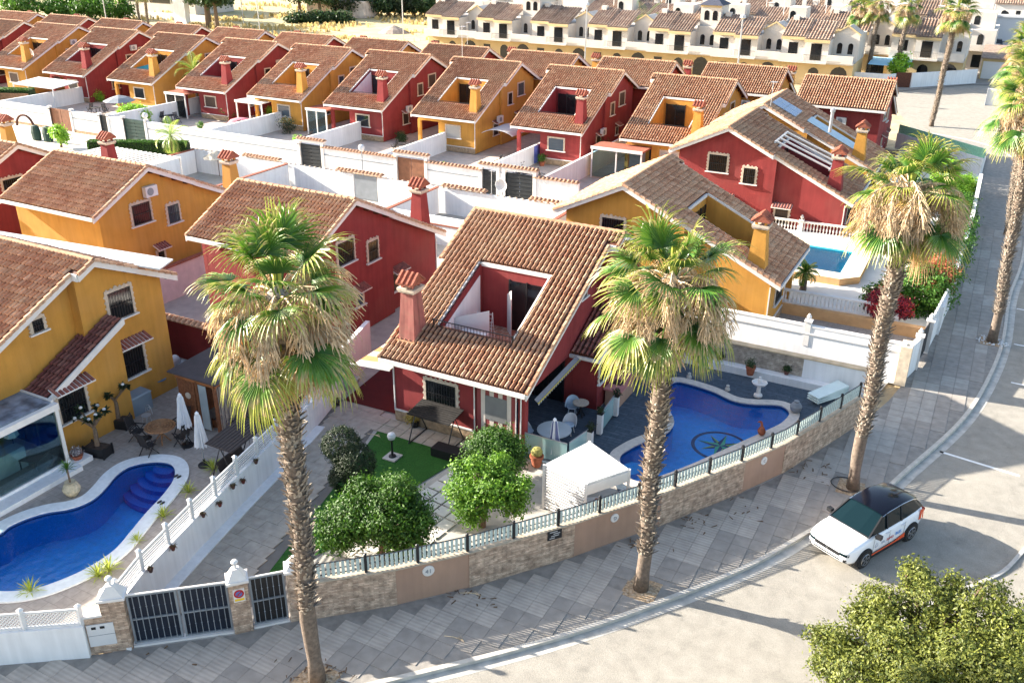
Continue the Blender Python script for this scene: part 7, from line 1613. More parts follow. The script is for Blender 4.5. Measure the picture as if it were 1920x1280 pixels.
b = MB(); b.bar((1.2, 5.3, zt(5.3)+.3), (5.0, 5.3, zt(5.3)+.3), .12, .12); b.build('cross_beam', m_trim, t); b = MB(); b.bar((1.2, 1.5, 4.85), (5.0, 1.5, 4.85), .12, .12); b.build('cross_beam', m_trim, t)
b = MB(); b.tube([(0, 0, 0), (0, 0, 1.5)], .12, 10); b.lathe([(.18, 1.5), (.18, 1.7), (.001, 1.8)], 10); o = b.build('flue_pipe', m_alu, loc=(-11.2, 72.3, 5.6)); tag(o, 'metal flue pipe on the roof of the solar panel house', 'flue')
t = thing('solar_heater', 'long white solar heater cover lying on the ridge of the front yellow house', 'solar heater', front.location); _p0 = g(-60, 436, 7.35)-front.location; _p1 = g(312, 496, 6.35)-front.location; b = MB(); b.bar(_p0, _p1, 1.25, .07); b.build('cover', m_plast, t)
b = MB()
for x in (.5, 3.5, 6.5): b.bar((x, 10.9, ztf(10.9)), (x, 10.9, ztf(10.9)+.3), .05, .05)
b.build('support', m_black, t)
def street_lamp(label, p, h, group='short street lamps of the lane'):
    t = thing('street_lamp', label, 'street lamp', p, 0, group); b = MB(); b.tube([(0, 0, 0), (0, 0, h)], [.06, .04], 8); b.build('post', m_grey, t); b = MB(); b.lathe([(.08, h), (.24, h+.15), (.27, h+.32), (.2, h+.5), (.001, h+.58)], 14); b.build('globe', m_plast, t)
street_lamp('street lamp with a white globe left of the brown double gate', (-46.3, 60.8, -.06), 2.5); street_lamp('street lamp with a white globe right of the dark green gate', (-71.4, 60.8, -.06), 2.7)
t = thing('satellite_dish', 'white satellite dish on a pole in front of the wide black gate', 'satellite dish', V(942, 392)); b = MB(); b.tube([(0, 0, 0), (0, 0, 1.9)], .04, 6); b.build('pole', m_grey, t); b = MB(); b.lathe([(.001, 0), (.3, .06), (.5, .18), (.48, .19), (.3, .08), (.001, .03)], 18); b.v = [(x, -z*1.0-.05, 1.9+y) for x, y, z in b.v]; b.build('dish', m_plast, t)
t = thing('satellite_dish', 'satellite dish leaning on the chimney of the far left yellow house', 'satellite dish', (-106.6, 75.3, 4.6)); b = MB(); b.lathe([(.001, 0), (.4, .1), (.7, .25), (.4, .12), (.001, .03)], 18); b.v = [(x, -z, y) for x, y, z in b.v]; b.build('dish', m_plast, t)
for x, y, z, h_, lb in ((-48.9, 81.6, 7.4, 3.0, 'thin aerial mast on the ridge of the yellow house with the awning'), (-53.5, 90.4, 7.4, 2.4, 'short aerial on a rear row ridge'), (-15.5, 70.8, 7.4, 1.8, 'aerial beside the solar panels'), (-32.4, 58.0, 0, 3.2, 'thin pole beside the satellite dish')):
    t = thing('aerial_mast', lb, 'aerial', (x, y, z)); b = MB(); b.tube([(0, 0, 0), (0, 0, h_)], .025, 5); b.build('mast', m_alu, t); b = MB()
    for k in range(5): b.tube([(-.25, .12*k, h_-.1), (.25, .12*k, h_-.1)], .01, 4)
    b.build('rods', m_alu, t)
# court things of the long row
mp = M('court_pool_blue', (.02, .18, .50), .15, .1, spec=.7)
for x, y, rx, ry, lb in ((-40.0, 66.3, 2.6, 1.3, 'small blue pool behind the brown double gate'), (-51.3, 66.5, 2.2, 1.3, 'small blue pool left of the white court wall with grey stains'), (-33.4, 65.0, 2.4, 1.2, 'blue pool strip behind the narrow and wide black gates'), (-61.0, 65.5, 1.8, 1.2, 'small blue pool behind the black panelled gate')):
    t = thing('court_pool', lb, 'swimming pool', (x, y, 0)); b = MB(); b.lathe([(1.0, -.1), (1.0, .1), (.82, .12), (.82, .05), (.001, .05)], 26, sx=rx*1.15, sy=ry*1.2); b.build('rim', m_copw, t); b = MB(); b.lathe([(.80, .04), (.80, .07), (.001, .07)], 26, sx=rx*1.15, sy=ry*1.2); b.build('water', mp, t)
t = parasol('closed blue parasol in front of the yellow house porch in the long row', V(485, 224), 2.4, 1.2, M('blue_cloth', (.04, .10, .45), .9, 0)); t.children[2].material_slots[0].link = 'OBJECT'; t.children[2].material_slots[0].material = bpy.data.materials['blue_cloth']
t = thing('parasol', 'open grey parasol behind the round lime green shrub', 'parasol', (-84.0, 68.5, 0)); b = MB(); b.tube([(0, 0, 0), (0, 0, 2.5)], .03, 6); b.build('pole', m_grey, t); b = MB(); b.lathe([(1.7, 2.0), (.9, 2.35), (.001, 2.6)], 8); b.build('canopy', m_grey, t)
t = thing('parasol', 'straw coloured open parasol left of the yellow chimney', 'parasol', V(412, 330)); b = MB(); b.tube([(0, 0, 0), (0, 0, 2.1)], .03, 6); b.build('pole', m_wood, t); b = MB(); b.lathe([(1.2, 1.6), (.6, 1.95), (.001, 2.2)], 10); b.build('canopy', M('straw', (.45, .40, .32), .9, .3, 14), t)
t = thing('arched_awning', 'grey arched fabric awning beside the yellow house above the brown gate', 'awning', (-40.4, 74.8, 1.9)); b = MB(); n = 10
for k in range(n): a0, a1 = -1.0+2.0*k/n, -1.0+2.0*(k+1)/n; b.hexa([(-1.9*math.sin(-a0)*1, -1.5, .9*math.cos(a0)-.3), (-1.9*math.sin(-a1), -1.5, .9*math.cos(a1)-.3), (-1.9*math.sin(-a1), 2, .9*math.cos(a1)-.3), (-1.9*math.sin(-a0), 2, .9*math.cos(a0)-.3)], [(-1.9*math.sin(-a0), -1.5, .9*math.cos(a0)-.27), (-1.9*math.sin(-a1), -1.5, .9*math.cos(a1)-.27), (-1.9*math.sin(-a1), 2, .9*math.cos(a1)-.27), (-1.9*math.sin(-a0), 2, .9*math.cos(a0)-.27)])
b.build('canopy', M('grey_fabric', (.42, .42, .43), .9, .05), t)
for x0, x1, y0, lb, glass_ in ((-30.0, -25.6, 71.2, 'white framed glazed porch at the front of the yellow house at right', True), (-61.8, -59.4, 72.6, 'white porch frame at the corner of the red house with the turquoise lounger', True), (-71.0, -67.6, 72.4, 'flat white porch roof left of the blue parasol', False), (-81.0, -78.2, 72.2, 'white framed porch left of the palm shaded red house', True)):
    t = thing('porch_frame', lb, 'porch', (x0, y0, 0)); w_ = x1-x0
    for x in (0, w_/2, w_): b = MB(); b.box(x-.06, -.06, 0, x+.06, .06, 2.5); b.build('post', m_trim, t)
    b = MB(); b.box(-.1, -.1, 2.5, w_+.1, 2.2, 2.64); b.build('roof', m_trim if not glass_ else m_capr, t); b = MB(); b.box(-.12, -.14, 2.44, w_+.12, -.1, 2.7); b.build('fascia', m_trim, t)
    if glass_:
        for k in range(2): b = MB(); b.box(w_*k/2+.07, -.01, .1, w_*(k+1)/2-.07, .01, 2.4); b.build('glass_pane', m_glassb, t)
t = thing('lounger', 'turquoise lounger on the porch of the red house with the white balcony wall', 'lounger', V(592, 232), .2); b = MB(); b.hexa([(-.9, -.3, .3), (.9, -.3, .5), (.9, .3, .5), (-.9, .3, .3)], [(-.9, -.3, .38), (.9, -.3, .58), (.9, .3, .58), (-.9, .3, .38)]); b.build('mattress', M('turquoise_cloth', (.15, .5, .6), .8, 0), t); b = MB(); b.box(-.8, -.28, 0, -.74, .28, .3); b.box(.7, -.28, 0, .76, .28, .4); b.build('leg', m_grey, t)
t = thing('covered_car', 'small car under a pink and pale cover behind the white lane wall', 'car', V(455, 242), .35); b = MB(); b.lathe([(.9, 0), (1.0, .5), (.7, .95), (.3, 1.15), (.001, 1.2)], 16, sx=1.7, sy=.8); b.build('cover', M('pink_cover', (.45, .16, .2), .8, .2, 1), t, smooth=True)
t = thing('pergola', 'white slatted pergola roof left of the red chimney', 'pergola', (-62, 47.5, 0))
for k in range(16): b = MB(); b.bar((-4+k*.55, 0, 2.4), (-4+k*.55, 4.5, 2.4), .22, .05); b.build('slat', m_trim, t)
for x, y in ((-4, 0), (4.2, 0), (-4, 4.5), (4.2, 4.5)): b = MB(); b.box(x-.06, y-.06, 0, x+.06, y+.06, 2.4); b.build('post', m_trim, t)
for y in (.1, 4.4): b = MB(); b.bar((-4.1, y, 2.33), (4.3, y, 2.33), .08, .1); b.build('beam', m_trim, t)
t = thing('garden_arch', 'dark arched garden seats beside the far left yellow chimney', 'garden arch', V(70, 262), .1)
for k in range(2): b = MB(); b.lathe([(.55, 0), (.6, .8), (.45, 1.35), (.001, 1.5)], 12, (k*1.5, 0, 0), sy=.5); b.build('seat_shell', M('dark_green_shell%d' % k, (.01, .04, .03), .6, .1), t)
b = MB(); b.tube([(-1.2+1.1*math.cos(a), 0, 1.2+1.1*math.sin(a)) for a in [math.pi*k/10 for k in range(11)]], .12, 6); b.build('arch', m_wood, t)
t = thing('garden_set', 'white plastic tables and chairs in the bright court at far left', 'garden table', V(150, 172)); b = MB(); b.box(-1, -.5, .7, 1, .5, .74); b.build('table_top', m_plast, t)
for s in (-1, 1): b = MB(); b.box(s*.9-.04, -.4, 0, s*.9+.04, .4, .7); b.build('leg', m_plast, t)
t = thing('shade_canopy', 'flat white fabric canopy in front of the red house at far left', 'canopy', (-98.5, 70.3, 0)); b = MB(); b.hexa([(-3.5, -1.5, 2.2), (3.5, -1.5, 2.2), (3.5, 2, 2.5), (-3.5, 2, 2.5)], [(-3.5, -1.5, 2.3), (3.5, -1.5, 2.3), (3.5, 2, 2.6), (-3.5, 2, 2.6)]); b.build('canopy', m_plast, t)
for x in (-3.4, 3.4): b = MB(); b.box(x-.05, -1.5, 0, x+.05, -1.4, 2.2); b.build('post', m_trim, t)
# debris and stones on the pavement
r2 = random.Random(5); db = MB()
for cx0, cy0, n_, sp in ((1290, 970, 26, .5), (1200, 1010, 18, .5), (1350, 925, 24, .6), (600, 1260, 40, .5), (860, 1115, 10, .5), (900, 1120, 8, .4), (1520, 885, 30, .9), (1380, 960, 6, .4), (300, 1235, 5, 1.5)):
    q = V(cx0, cy0)
    for _ in range(n_):
        p_ = q+Vector((r2.gauss(0, sp), r2.gauss(0, sp*.6), .012)); a = r2.uniform(0, 3.14); L_ = r2.uniform(.03, .13); d = Vector((math.cos(a), math.sin(a), 0)); s_ = Vector((-d.y, d.x, 0))*r2.uniform(.008, .025)
        db.add([p_-d*L_-s_, p_-d*L_+s_, p_+d*L_+s_+Vector((0, 0, .02)), p_+d*L_-s_], [(0, 1, 2, 3)], 0)
o = db.build('fallen_leaves', M('dry_leaf_litter', (.14, .085, .05), .9, .5, 20)); o['kind'] = 'stuff'
for px, py, rz, lb in ((880, 1112, .4, 'dry palm frond lying on the ribbed pavement near the wall'), (850, 1195, .2, 'pale dry leaf stalk lying on the plain grey tiles'), (700, 815, .1, 'thin dry stalk lying on the drive slabs')):
    q = V(px, py, .02); b = MB(); b.tube([(-.3, 0, 0), (0, .03, .01), (.3, 0, 0)], .015, 4)
    for k in range(5): b.tube([(.1+k*.03, 0, 0), (.2+k*.05, .15-k*.06, .01)], .008, 3)
    o = b.build('dry_stalk', m_straw, loc=q, rz=rz); tag(o, lb, 'dry stalk')
sb = MB(); q = pits[3]
for k in range(60): a = r2.uniform(0, 6.28); rr_ = r2.uniform(.35, .75); sb.lathe([(.001, 0), (.05, .01), (.04, .05), (.001, .06)], 5, (q.x+rr_*math.cos(a), q.y+rr_*math.sin(a), 0))
o = sb.build('white_stones', m_plast); o['kind'] = 'stuff'
hs = MB(); q = pits[2]; hs.tube([(q.x-.2+.62*math.cos(a), q.y+.1+.5*math.sin(a), .03) for a in [1.2+4.6*k/20 for k in range(21)]], .022, 6); o = hs.build('irrigation_hose', m_black); tag(o, 'black irrigation hose curled round the foot of the right palm', 'hose')
b = MB(); b.obox((*V(1414, 893)[:2], .0), (.3, .12, .06), .3); o = b.build('drain_block', m_black); tag(o, 'small black block lying on the pavement left of the right palm', 'block')
# ================================================================ FAR BACKGROUND
m_ww = M('cream_white_render', (.56, .52, .47), .9, .08, .6, .2, 20, col2=(.62, .56, .50), mix2=.5, s2=.3); m_yw = M('pale_yellow_render', (.54, .41, .22), .9, .1, .6); m_ftile = M('faded_roof_tile', (.26, .19, .145), .9, .35, 3, col2=(.25, .2, .17), mix2=.8, s2=.8)
def arch_win(par, x, y, z, w, h, arched=True):
    b = MB(); n = 6; pts = [(x-w/2, z), (x+w/2, z)]+([(x+w/2*math.cos(math.pi*k/n), z+h-w/2+w/2*math.sin(math.pi*k/n)) for k in range(n+1)] if arched else [(x+w/2, z+h), (x-w/2, z+h)])
    b.add([(p_[0], y, p_[1]) for p_ in pts], [tuple(range(len(pts)))]); b.add([(p_[0], y+.05, p_[1]) for p_ in pts], [tuple(range(len(pts)))[::-1]]); return b.build('window', m_glassd, par)
def small_roof(b, x0, x1, y0, y1, z0, z1, m=0):
    c_ = math.atan2(z1-z0, y1-y0); roof_tiles(b, (x0, y0, z0+.05), (1, 0, 0), (0, math.cos(c_), math.sin(c_)), x1-x0, math.hypot(y1-y0, z1-z0), pu=.42, pv=.55, m=m, seed=13)
def terrace_house(kind, label):
    t = thing('terrace_house', label, 'house', (0, 0, 0), 0, 'white and yellow terrace block beyond the long row'); W2 = 6.2
    b = MB(); b.box(0, .8, -.15, 9.5, 9, 2.98); b.build('lower_wall', m_yw, t)
    b = MB(); b.box(0, .5, 3.0, 3.05, 8.9, 6.0); b.box(3.1, .2, 3.0, W2, 8.9, 5.8); b.box(W2, 3.0, 3.0, 9.5, 8.9, 6.4); b.build('upper_wall', m_ww, t)
    for x0, x1, y0, z0 in ((-.1, 3.05, .2, 5.95), (3.0, W2+.1, -.1, 5.75)):
        b = MB(); b.hexa([(x0, y0, z0), (x1, y0, z0), (x1, 5, z0+1.9), (x0, 5, z0+1.9)], [(x0, y0, z0+.12), (x1, y0, z0+.12), (x1, 5, z0+2.0), (x0, 5, z0+2.0)]); rf_ = b.build('roof', m_ftile, t); b = MB(); small_roof(b, x0, x1, y0, 5, z0+.1, z0+2.0); b.build('roof_tiles', [m_farT, m_farT], rf_, kind='stuff'); b = MB(); b.box(x0, y0-.08, z0-.28, x1, y0+.02, z0+.06); b.build('eave_band', m_yw, t)
    if kind == 'gable':
        b = MB(); b.hexa([(W2, 3.0, 6.403), (9.5, 3.0, 6.403), (9.5, 7, 6.403), (W2, 7, 6.403)], [(W2+1.62, 3.0, 7.4), (W2+1.68, 3.0, 7.4), (W2+1.68, 7, 7.4), (W2+1.62, 7, 7.4)]); b.build('gable', m_ww, t); b = MB(); b.bar((W2-.1, 2.95, 6.4), (W2+1.65, 2.95, 7.5), .3, .16); b.bar((W2+1.65, 2.95, 7.5), (9.6, 2.95, 6.4), .3, .16); b.build('gable_trim', m_yw, t)
    elif kind == 'tower':
        b = MB(); b.box(W2+.2, 3.4, 6.403, 9.3, 7.2, 9.2); b.build('tower', m_ww, t); b = MB(); b.hexa([(W2-.1, 3.1, 9.2), (9.6, 3.1, 9.2), (9.6, 7.5, 9.2), (W2-.1, 7.5, 9.2)], [(W2+1.6, 5.2, 10.3), (W2+1.7, 5.2, 10.3), (W2+1.7, 5.3, 10.3), (W2+1.6, 5.3, 10.3)]); b.build('tower_roof', m_farD, t); b = MB(); b.box(W2+.15, 3.33, 8.9, 9.35, 3.399, 9.19); b.build('tower_band', m_yw, t)
        for x in (W2+1.1, W2+2.3): arch_win(t, x, 3.38, 7.2, .7, 1.3)
    for x in (W2+.9, W2+2.3): arch_win(t, x, 2.98, 3.9, .65, 1.4)
    arch_win(t, 1.5, .48, 3.2, 1.2, 2.1, False); arch_win(t, 4.6, .18, 3.2, 1.4, 2.1, False)
    b = MB(); b.box(0, -.6, 2.85, W2, .78, 3.0); b.box(W2+.01, -.2, 2.85, 9.5, 2.98, 2.99); b.build('balcony_slab', m_ww, t)
    b = MB(); b.box(W2+.01, -.3, 3.0, 9.5, -.1, 4.0); b.build('parapet', m_ww, t); b = MB(); b.box(.0, -.6, 3.0, 3.0, -.5, 3.95); b.build('parapet', m_ww, t)
    b = MB()
    for i in range(16): b.box(3.2+i*.19, -.56, 3.0, 3.22+i*.19, -.54, 3.9)
    b.bar((3.1, -.55, 3.92), (W2, -.55, 3.92), .04, .04); b.build('balcony_railing', m_black, t)
    arch_win(t, W2+1.6, .78, 0, 2.2, 2.5); arch_win(t, 1.4, .78, .8, 1.2, 1.3, False); arch_win(t, 4.5, .78, .2, 1.4, 2.0)
    b = MB(); b.box(.3, 4.2, 7.2, 1.1, 5.0, 8.3); b.build('chimney', m_ww, t)
    return t
m_farT = M_tile('faded_tiles', (.19, .12, .09), (.28, .19, .14), (.38, .29, .22), (.27, .22, .18)); m_farD = M('dark_slate_roof', (.05, .055, .08), .8, .2)
tg = terrace_house('gable', 'terrace house with a small gable, first from the left end of the block'); tw = terrace_house('tower', 'terrace house with a small tower under a dark roof, left one')
seq = [(-84.8+i*9.45) for i in range(7)]; kd = ['g', 't', 'g', 'g', 't', 'g', 'g']; first = {'g': tg, 't': tw}; used = set()
pos_l = ['leftmost beside the dry field', 'second from the left', 'third from the left', 'behind the green feather palm', 'fifth from the left', 'sixth from the left', 'rightmost, with the green balcony cloth']
for i, x in enumerate(seq):
    src = first[kd[i]]; o = src if kd[i] not in used else dup(src, None); used.add(kd[i]); o.location = (x, 130.2, 0); o['label'] = 'white and yellow terrace house with a %s, %s' % ('gable' if kd[i] == 'g' else 'tower', pos_l[i])
o = dup(tg, None); o.location = (-15.5, 141, 0); o['label'] = 'white terrace house behind the paired slim palms, with a blue awning'; o = dup(tg, None); o.location = (-25.2, 143.5, 0); o['label'] = 'white terrace house set back right of the block end'
b = MB(); b.hexa([(-17.5, 136.5, 2.4), (-12.3, 137.5, 2.2), (-12.3, 140.5, 2.9), (-17.5, 140.5, 2.9)], [(-17.5, 136.5, 2.45), (-12.3, 137.5, 2.25), (-12.3, 140.5, 2.95), (-17.5, 140.5, 2.95)]); o = b.build('shade_sail', M('light_blue_sail', (.35, .60, .75), .8, .03)); tag(o, 'light blue shade sail behind the pair of slim palms', 'shade sail')
b = MB(); wallpoly(b, [(-25, 133), (-14.2, 133.5), (-13.6, 134.6)], .25, -.1, 1.7); wallpoly(b, [(-11.6, 135.5), (-4.2, 144)], .25, -.1, 1.8); o = b.build('garden_wall', m_white); tag(o, 'white garden wall along the far pavement by the dark brown gate', 'wall')
b = MB(); b.bar((-13.5, 134.7, .9), (-11.7, 135.5, .9), .08, 1.9); o = b.build('gate', m_wood); tag(o, 'dark brown double gate in the far white garden wall', 'gate')
leaf_tree('green_shrub', 'bright green round shrub above the dark brown gate by the far road', (-13.6, 137.5, 0), [((0, 0, 2.6), 1.5)], 2500, .16, lf_lime, 'shrub', trunk_r=.1, seed=77)
t = thing('garage', 'yellow garage with a wide white door by the far road', 'garage', (-4.0, 149, 0)); b = MB(); b.box(0, 0, -.1, 5.6, 5, 2.9); b.build('wall', m_yw, t); b = MB(); b.box(.2, -.06, -.05, 3.2, -.003, 2.3); b.build('door', m_plast, t); b = MB(); b.box(4.0, -.05, .2, 4.9, -.003, 1.5); b.build('panel', M('pale_blue_panel', (.5, .6, .68), .7, 0), t); b = MB(); b.hexa([(-.2, -.5, 2.7), (5.8, -.5, 2.7), (5.8, 5.2, 3.9), (-.2, 5.2, 3.9)], [(-.2, -.5, 2.85), (5.8, -.5, 2.85), (5.8, 5.2, 4.05), (-.2, 5.2, 4.05)]); b.build('roof', m_ftile, t)
b = MB(); b.sheet([(-26, 133), (-13, 131), (-5, 142), (6, 147), (6, 149), (-5.5, 144.5), (-12, 135), (-26, 136)], [], -.05); b.build('far_pavement', m_side, kind='structure')
b = MB(); b.box(-.5, -.05, 0, .5, .05, 2.0); b.box(-.55, -.25, 0, -.5, .25, 2.0); o = b.build('utility_cabinet', m_plast, loc=V(1855, 198, -.12)); tag(o, 'white upright utility cabinet on the bright road bend', 'utility cabinet')
# white town behind
def town_house(seed, label):
    r = random.Random(seed); w, d, h_ = r.uniform(7, 10), r.uniform(7, 10), r.choice((5.8, 6.2, 6.4)); t = thing('town_house', label, 'house', (0, 0, 0), 0, 'white town houses behind the terrace block'); b = MB(); b.box(0, 0, -.15, w, d, h_); b.build('wall', m_ww, t)
    if seed % 3:
        b = MB(); b.hexa([(-.3, -.3, h_), (w*.6, -.3, h_), (w*.6, d*.7, h_+1.7), (-.3, d*.7, h_+1.7)], [(-.3, -.3, h_+.15), (w*.6, -.3, h_+.15), (w*.6, d*.7, h_+1.85), (-.3, d*.7, h_+1.85)]); rf_ = b.build('roof', m_ftile, t); b = MB(); small_roof(b, -.3, w*.6, -.3, d*.7, h_+.15, h_+1.85); b.build('roof_tiles', [m_farT, m_farT], rf_, kind='stuff')
        b = MB(); b.box(w*.62, d*.2, h_+.003, w*.95, d*.6, h_+2.3); b.build('stair_tower', m_ww, t)
    else:
        b = MB(); b.box(.003, .003, h_+.003, w-.003, .2, h_+.9); b.box(.003, .2, h_+.003, .2, d, h_+.9); b.build('parapet', m_ww, t); b = MB(); b.hexa([(w*.4, d*.4, h_+.003), (w, d*.4, h_+.003), (w, d, h_+.003), (w*.4, d, h_+.003)], [(w*.4, d*.4, h_+2.2), (w, d*.4, h_+2.2), (w, d, h_+2.8), (w*.4, d, h_+2.8)]); b.build('roof_room', m_ww, t)
    for x in (w*.2, w*.5, w*.8): arch_win(t, x, -.02, 3.6, r.uniform(.7, 1.3), 1.6, x != w*.5); arch_win(t, x, -.021, .5, 1.2, 1.8, False)
    b = MB(); b.box(.2, -1.0, 2.9, w-.2, -.003, 3.0); b.box(.2, -1.0, 3.003, w-.2, -.9, 3.8); b.build('balcony', m_ww, t); b = MB(); b.box(w*.75, d*.7, h_+.0, w*.75+.6, d*.7+.6, h_+3.1); b.build('chimney', m_ww, t)
    b = MB(); b.box(w*.1, d*.75, h_+.003, w*.1+.7, d*.75+.7, h_+2.4); b.box(w*.1-.1, d*.75-.1, h_+2.403, w*.1+.8, d*.75+.8, h_+2.5); b.build('chimney', m_ww, t)
    b = MB(); b.tube([(w*.5, d*.3, h_), (w*.5, d*.3, h_+3.4)], .06, 5); b.build('aerial', m_alu, t)
    for x in (w*.25, w*.7): arch_win(t, x, d*.2-.02 if x > w*.62 and seed % 3 else -.022, h_+.5 if x > w*.62 and seed % 3 else 3.7, .8, 1.3)
    b = MB(); b.box(w*.3, -1.2, 2.2, w*.6, -.02, 2.3); b.build('awning', m_yw, t); return t
protoT = [town_house(s, '') for s in range(6)]; usedT = set(); n_ = 0
for row in range(9):
    y = 145+row*11.5
    for k in range(12):
        x = -92+k*9.3+(row % 2)*4+rnd.uniform(-1, 1)
        if x < -96-row*2.5 or x > 0+row*.5: continue
        if row == 0 and x > -30: continue
        if x > -12 and row < 5 and x > -10: continue
        i = rnd.randrange(6); o = protoT[i] if i not in usedT else dup(protoT[i]); usedT.add(i); o.location = (x, y+rnd.uniform(-1.5, 1.5), 0); n_ += 1
        o['label'] = 'white town house beyond the terrace block, %s row, %s from left' % (ORD[row], ORD[k])
for i in range(6):
    if i not in usedT: protoT[i].location = (-60-i*9, 280, 0); protoT[i]['label'] = 'white town house at the farthest edge of the town, %s' % ORD[i]
# car park glimpsed at top right
cm = [M('car_blue', (.02, .10, .35), .25, 0, spec=.7), M('car_white', (.7, .72, .75), .25, 0, spec=.7), M('car_dark', (.03, .03, .04), .25, 0, spec=.7), M('car_pale_blue', (.3, .45, .6), .25, 0, spec=.7)]
k = 0
for i in range(4):
    for j in range(4):
        t = thing('parked_car', 'distant %s car at the top right, %s row, %s from left' % (['blue', 'white', 'dark', 'pale blue'][(i*3+j) % 4], ORD[j], ORD[i]), 'car', (-6.5+i*3.2, 163+j*8.5, 0), .05, 'parked cars at the top right'); mt = cm[(i*3+j) % 4]
        b = MB(); b.hexa([(-.9, -2.1, .3), (.9, -2.1, .3), (.9, 2.1, .3), (-.9, 2.1, .3)], [(-.85, -2.0, .9), (.85, -2.0, .9), (.85, 2.0, .9), (-.85, 2.0, .9)]); b.build('body', mt, t); b = MB(); b.hexa([(-.82, -1.2, .9), (.82, -1.2, .9), (.82, 1.7, .9), (-.82, 1.7, .9)], [(-.65, -.5, 1.45), (.65, -.5, 1.45), (.65, 1.2, 1.45), (-.65, 1.2, 1.45)]); b.build('windows', m_glassd, t)
        for sx in (-1, 1):
            for sy in (-1.3, 1.3): b = MB(); b.lathe([(.001, -.1), (.32, -.1), (.32, .1), (.001, .1)], 10); b.v = [(sx*.85+z, sy+y, .32+x) for x, y, z in b.v]; b.build('wheel', m_rub, t)
b = MB(); b.sheet([(-10, 158), (14, 158), (20, 260), (-16, 260)], [], -.10); b.build('car_park', M('car_park_asphalt', (.30, .31, .33), .9, .1), kind='structure')
b = MB(); b.box(-9, 200, 0, 12, 208, 4.2); b.box(-9.3, 199.7, 4.2, 12.3, 208.3, 4.5); o = b.build('white_warehouse', m_plast); tag(o, 'long low white building behind the car park at top right', 'building')
# field, trees and buildings at top left
b = MB(); b.sheet([(-260, 101), (-88, 101), (-86, 130), (-100, 190), (-260, 215)], [], -.14); b.build('dry_field', m_field, kind='structure')
b = MB(); r3 = random.Random(9)
for _ in range(5200):
    x = r3.uniform(-175, -95); y = r3.uniform(112, 190)
    if noise.noise(Vector((x*.06, y*.12, 0))) < .02: continue
    s_ = r3.uniform(.3, .8); a = r3.uniform(0, 3.14); d = Vector((math.cos(a), math.sin(a), 0))*s_
    b.add([(x-d.x*.5, y-d.y*.5, -.14), (x+d.x*.5, y+d.y*.5, -.14), (x+d.x*.2, y+d.y*.2, s_*.9), (x-d.x*.3, y-d.y*.3, s_*.8)], [(0, 1, 2, 3)], 0, (r3.random(), r3.random()))
b.build('dry_grass', M_leaf('dry_grass_tuft', (.36, .27, .10), (.58, .45, .20)), kind='stuff')
def fartree(label, x, y, h_, r_, mat, n=2600, name='pine_tree', tr=.35, seed=1, flat_=.7):
    return leaf_tree(name, label, (x, y, -.1), [((0, 0, h_), r_, flat_), ((r_*.6, .5, h_-.8), r_*.6, flat_), ((-r_*.6, -.5, h_-.6), r_*.6, flat_)], n, .32, mat, 'tree', trunk_r=tr, seed=seed, cl=8, cr_=.4)
FT = [(-190, 134, 3.2, 4.5, 'dense green tree at the top left corner, leftmost'), (-184, 139, 2.6, 4.2, 'dense green tree at the top left corner, second'), (-178, 141, 3.0, 4.4, 'dense green tree behind the rear row, left of the glass fronted shed'), (-172, 143, 2.6, 4.0, 'dense green tree touching the glass fronted shed'), (-148, 146, 6.2, 4.2, 'tall pine with a bare trunk left of the dry field'), (-143.5, 141, 6.4, 3.8, 'pine with a bare trunk at the edge of the dry field, first'), (-140, 140, 6.8, 3.8, 'pine with a bare leaning trunk at the edge of the dry field, second'), (-137, 168, 5.5, 4.5, 'pine behind the dry field with a dark trunk'), (-146, 172, 5.5, 5, 'pine behind the dry field left of the ruined building'), (-158, 150, 6, 3.8, 'tall gum tree beside the glass fronted shed')]
for k, (x, y, h_, r_, lb) in enumerate(FT): fartree(lb, x, y, h_, r_, lf_p if k > 3 else lf_h, seed=60+k)
for k in range(11): fartree('dark bushy tree right of the ruined building, %s from the left' % ORD[k], g(655+k*16, 31).x, g(655+k*16, 31).y+(k % 3)*2, 3.6, 4.4, lf_p if k % 2 else lf_d, 2600, 'bushy_tree', seed=90+k)
for k in range(5): fartree('low grey green bush in front of the ruined building, %s from the left' % ORD[k], g(556+k*22, 42).x, g(556+k*22, 42).y, 1.0, 1.9, lf_p, 1000, 'bush', .1, 120+k)
for k, (x, y, lb) in enumerate(((-165, 143, 'slim palm with yellow fronds in front of the glass fronted shed'), (-158, 139, 'slim palm at the shed corner'))):
    fan_palm(lb, (x, y, 0), 7.5, (.2, 0), None, 26, 14, 4, seed=70+k, z_boot=.5, scale=1.3)
t = thing('glass_fronted_shed', 'pale blue roofed shed with dark glass front at the top left', 'building', (-186, 158, 0)); b = MB(); b.box(0, 0, -.1, 22, 12, 5); b.build('wall', m_ww, t); b = MB(); b.box(-1, -1, 5.0, 23, 13, 6.6); b.build('roof', M('pale_blue_sheet_roof', (.35, .52, .56), .6, .05), t)
for k in range(3): b = MB(); b.box(1+k*7, -.05, 2, 7.4+k*7, -.003, 4.8); b.build('window', m_glassd, t)
b = MB(); b.box(-180, 148, -.1, -150, 148.3, 1.2); o = b.build('low_wall', m_white); tag(o, 'low pale wall in front of the glass fronted shed', 'wall')
t = thing('ruined_building', 'crumbling beige building with small square openings behind the dry field', 'building', (-143, 171, 0)); b = MB(); b.box(0, 0, -.1, 9, 7, 5.2); b.build('wall', M('crumbling_render', (.50, .40, .33), .95, .35, .8), t); b = MB(); b.box(9.0, 1, -.1, 15, 6, 3.4); b.build('annex', M('crumbling_annex', (.52, .44, .38), .95, .3, .8), t)
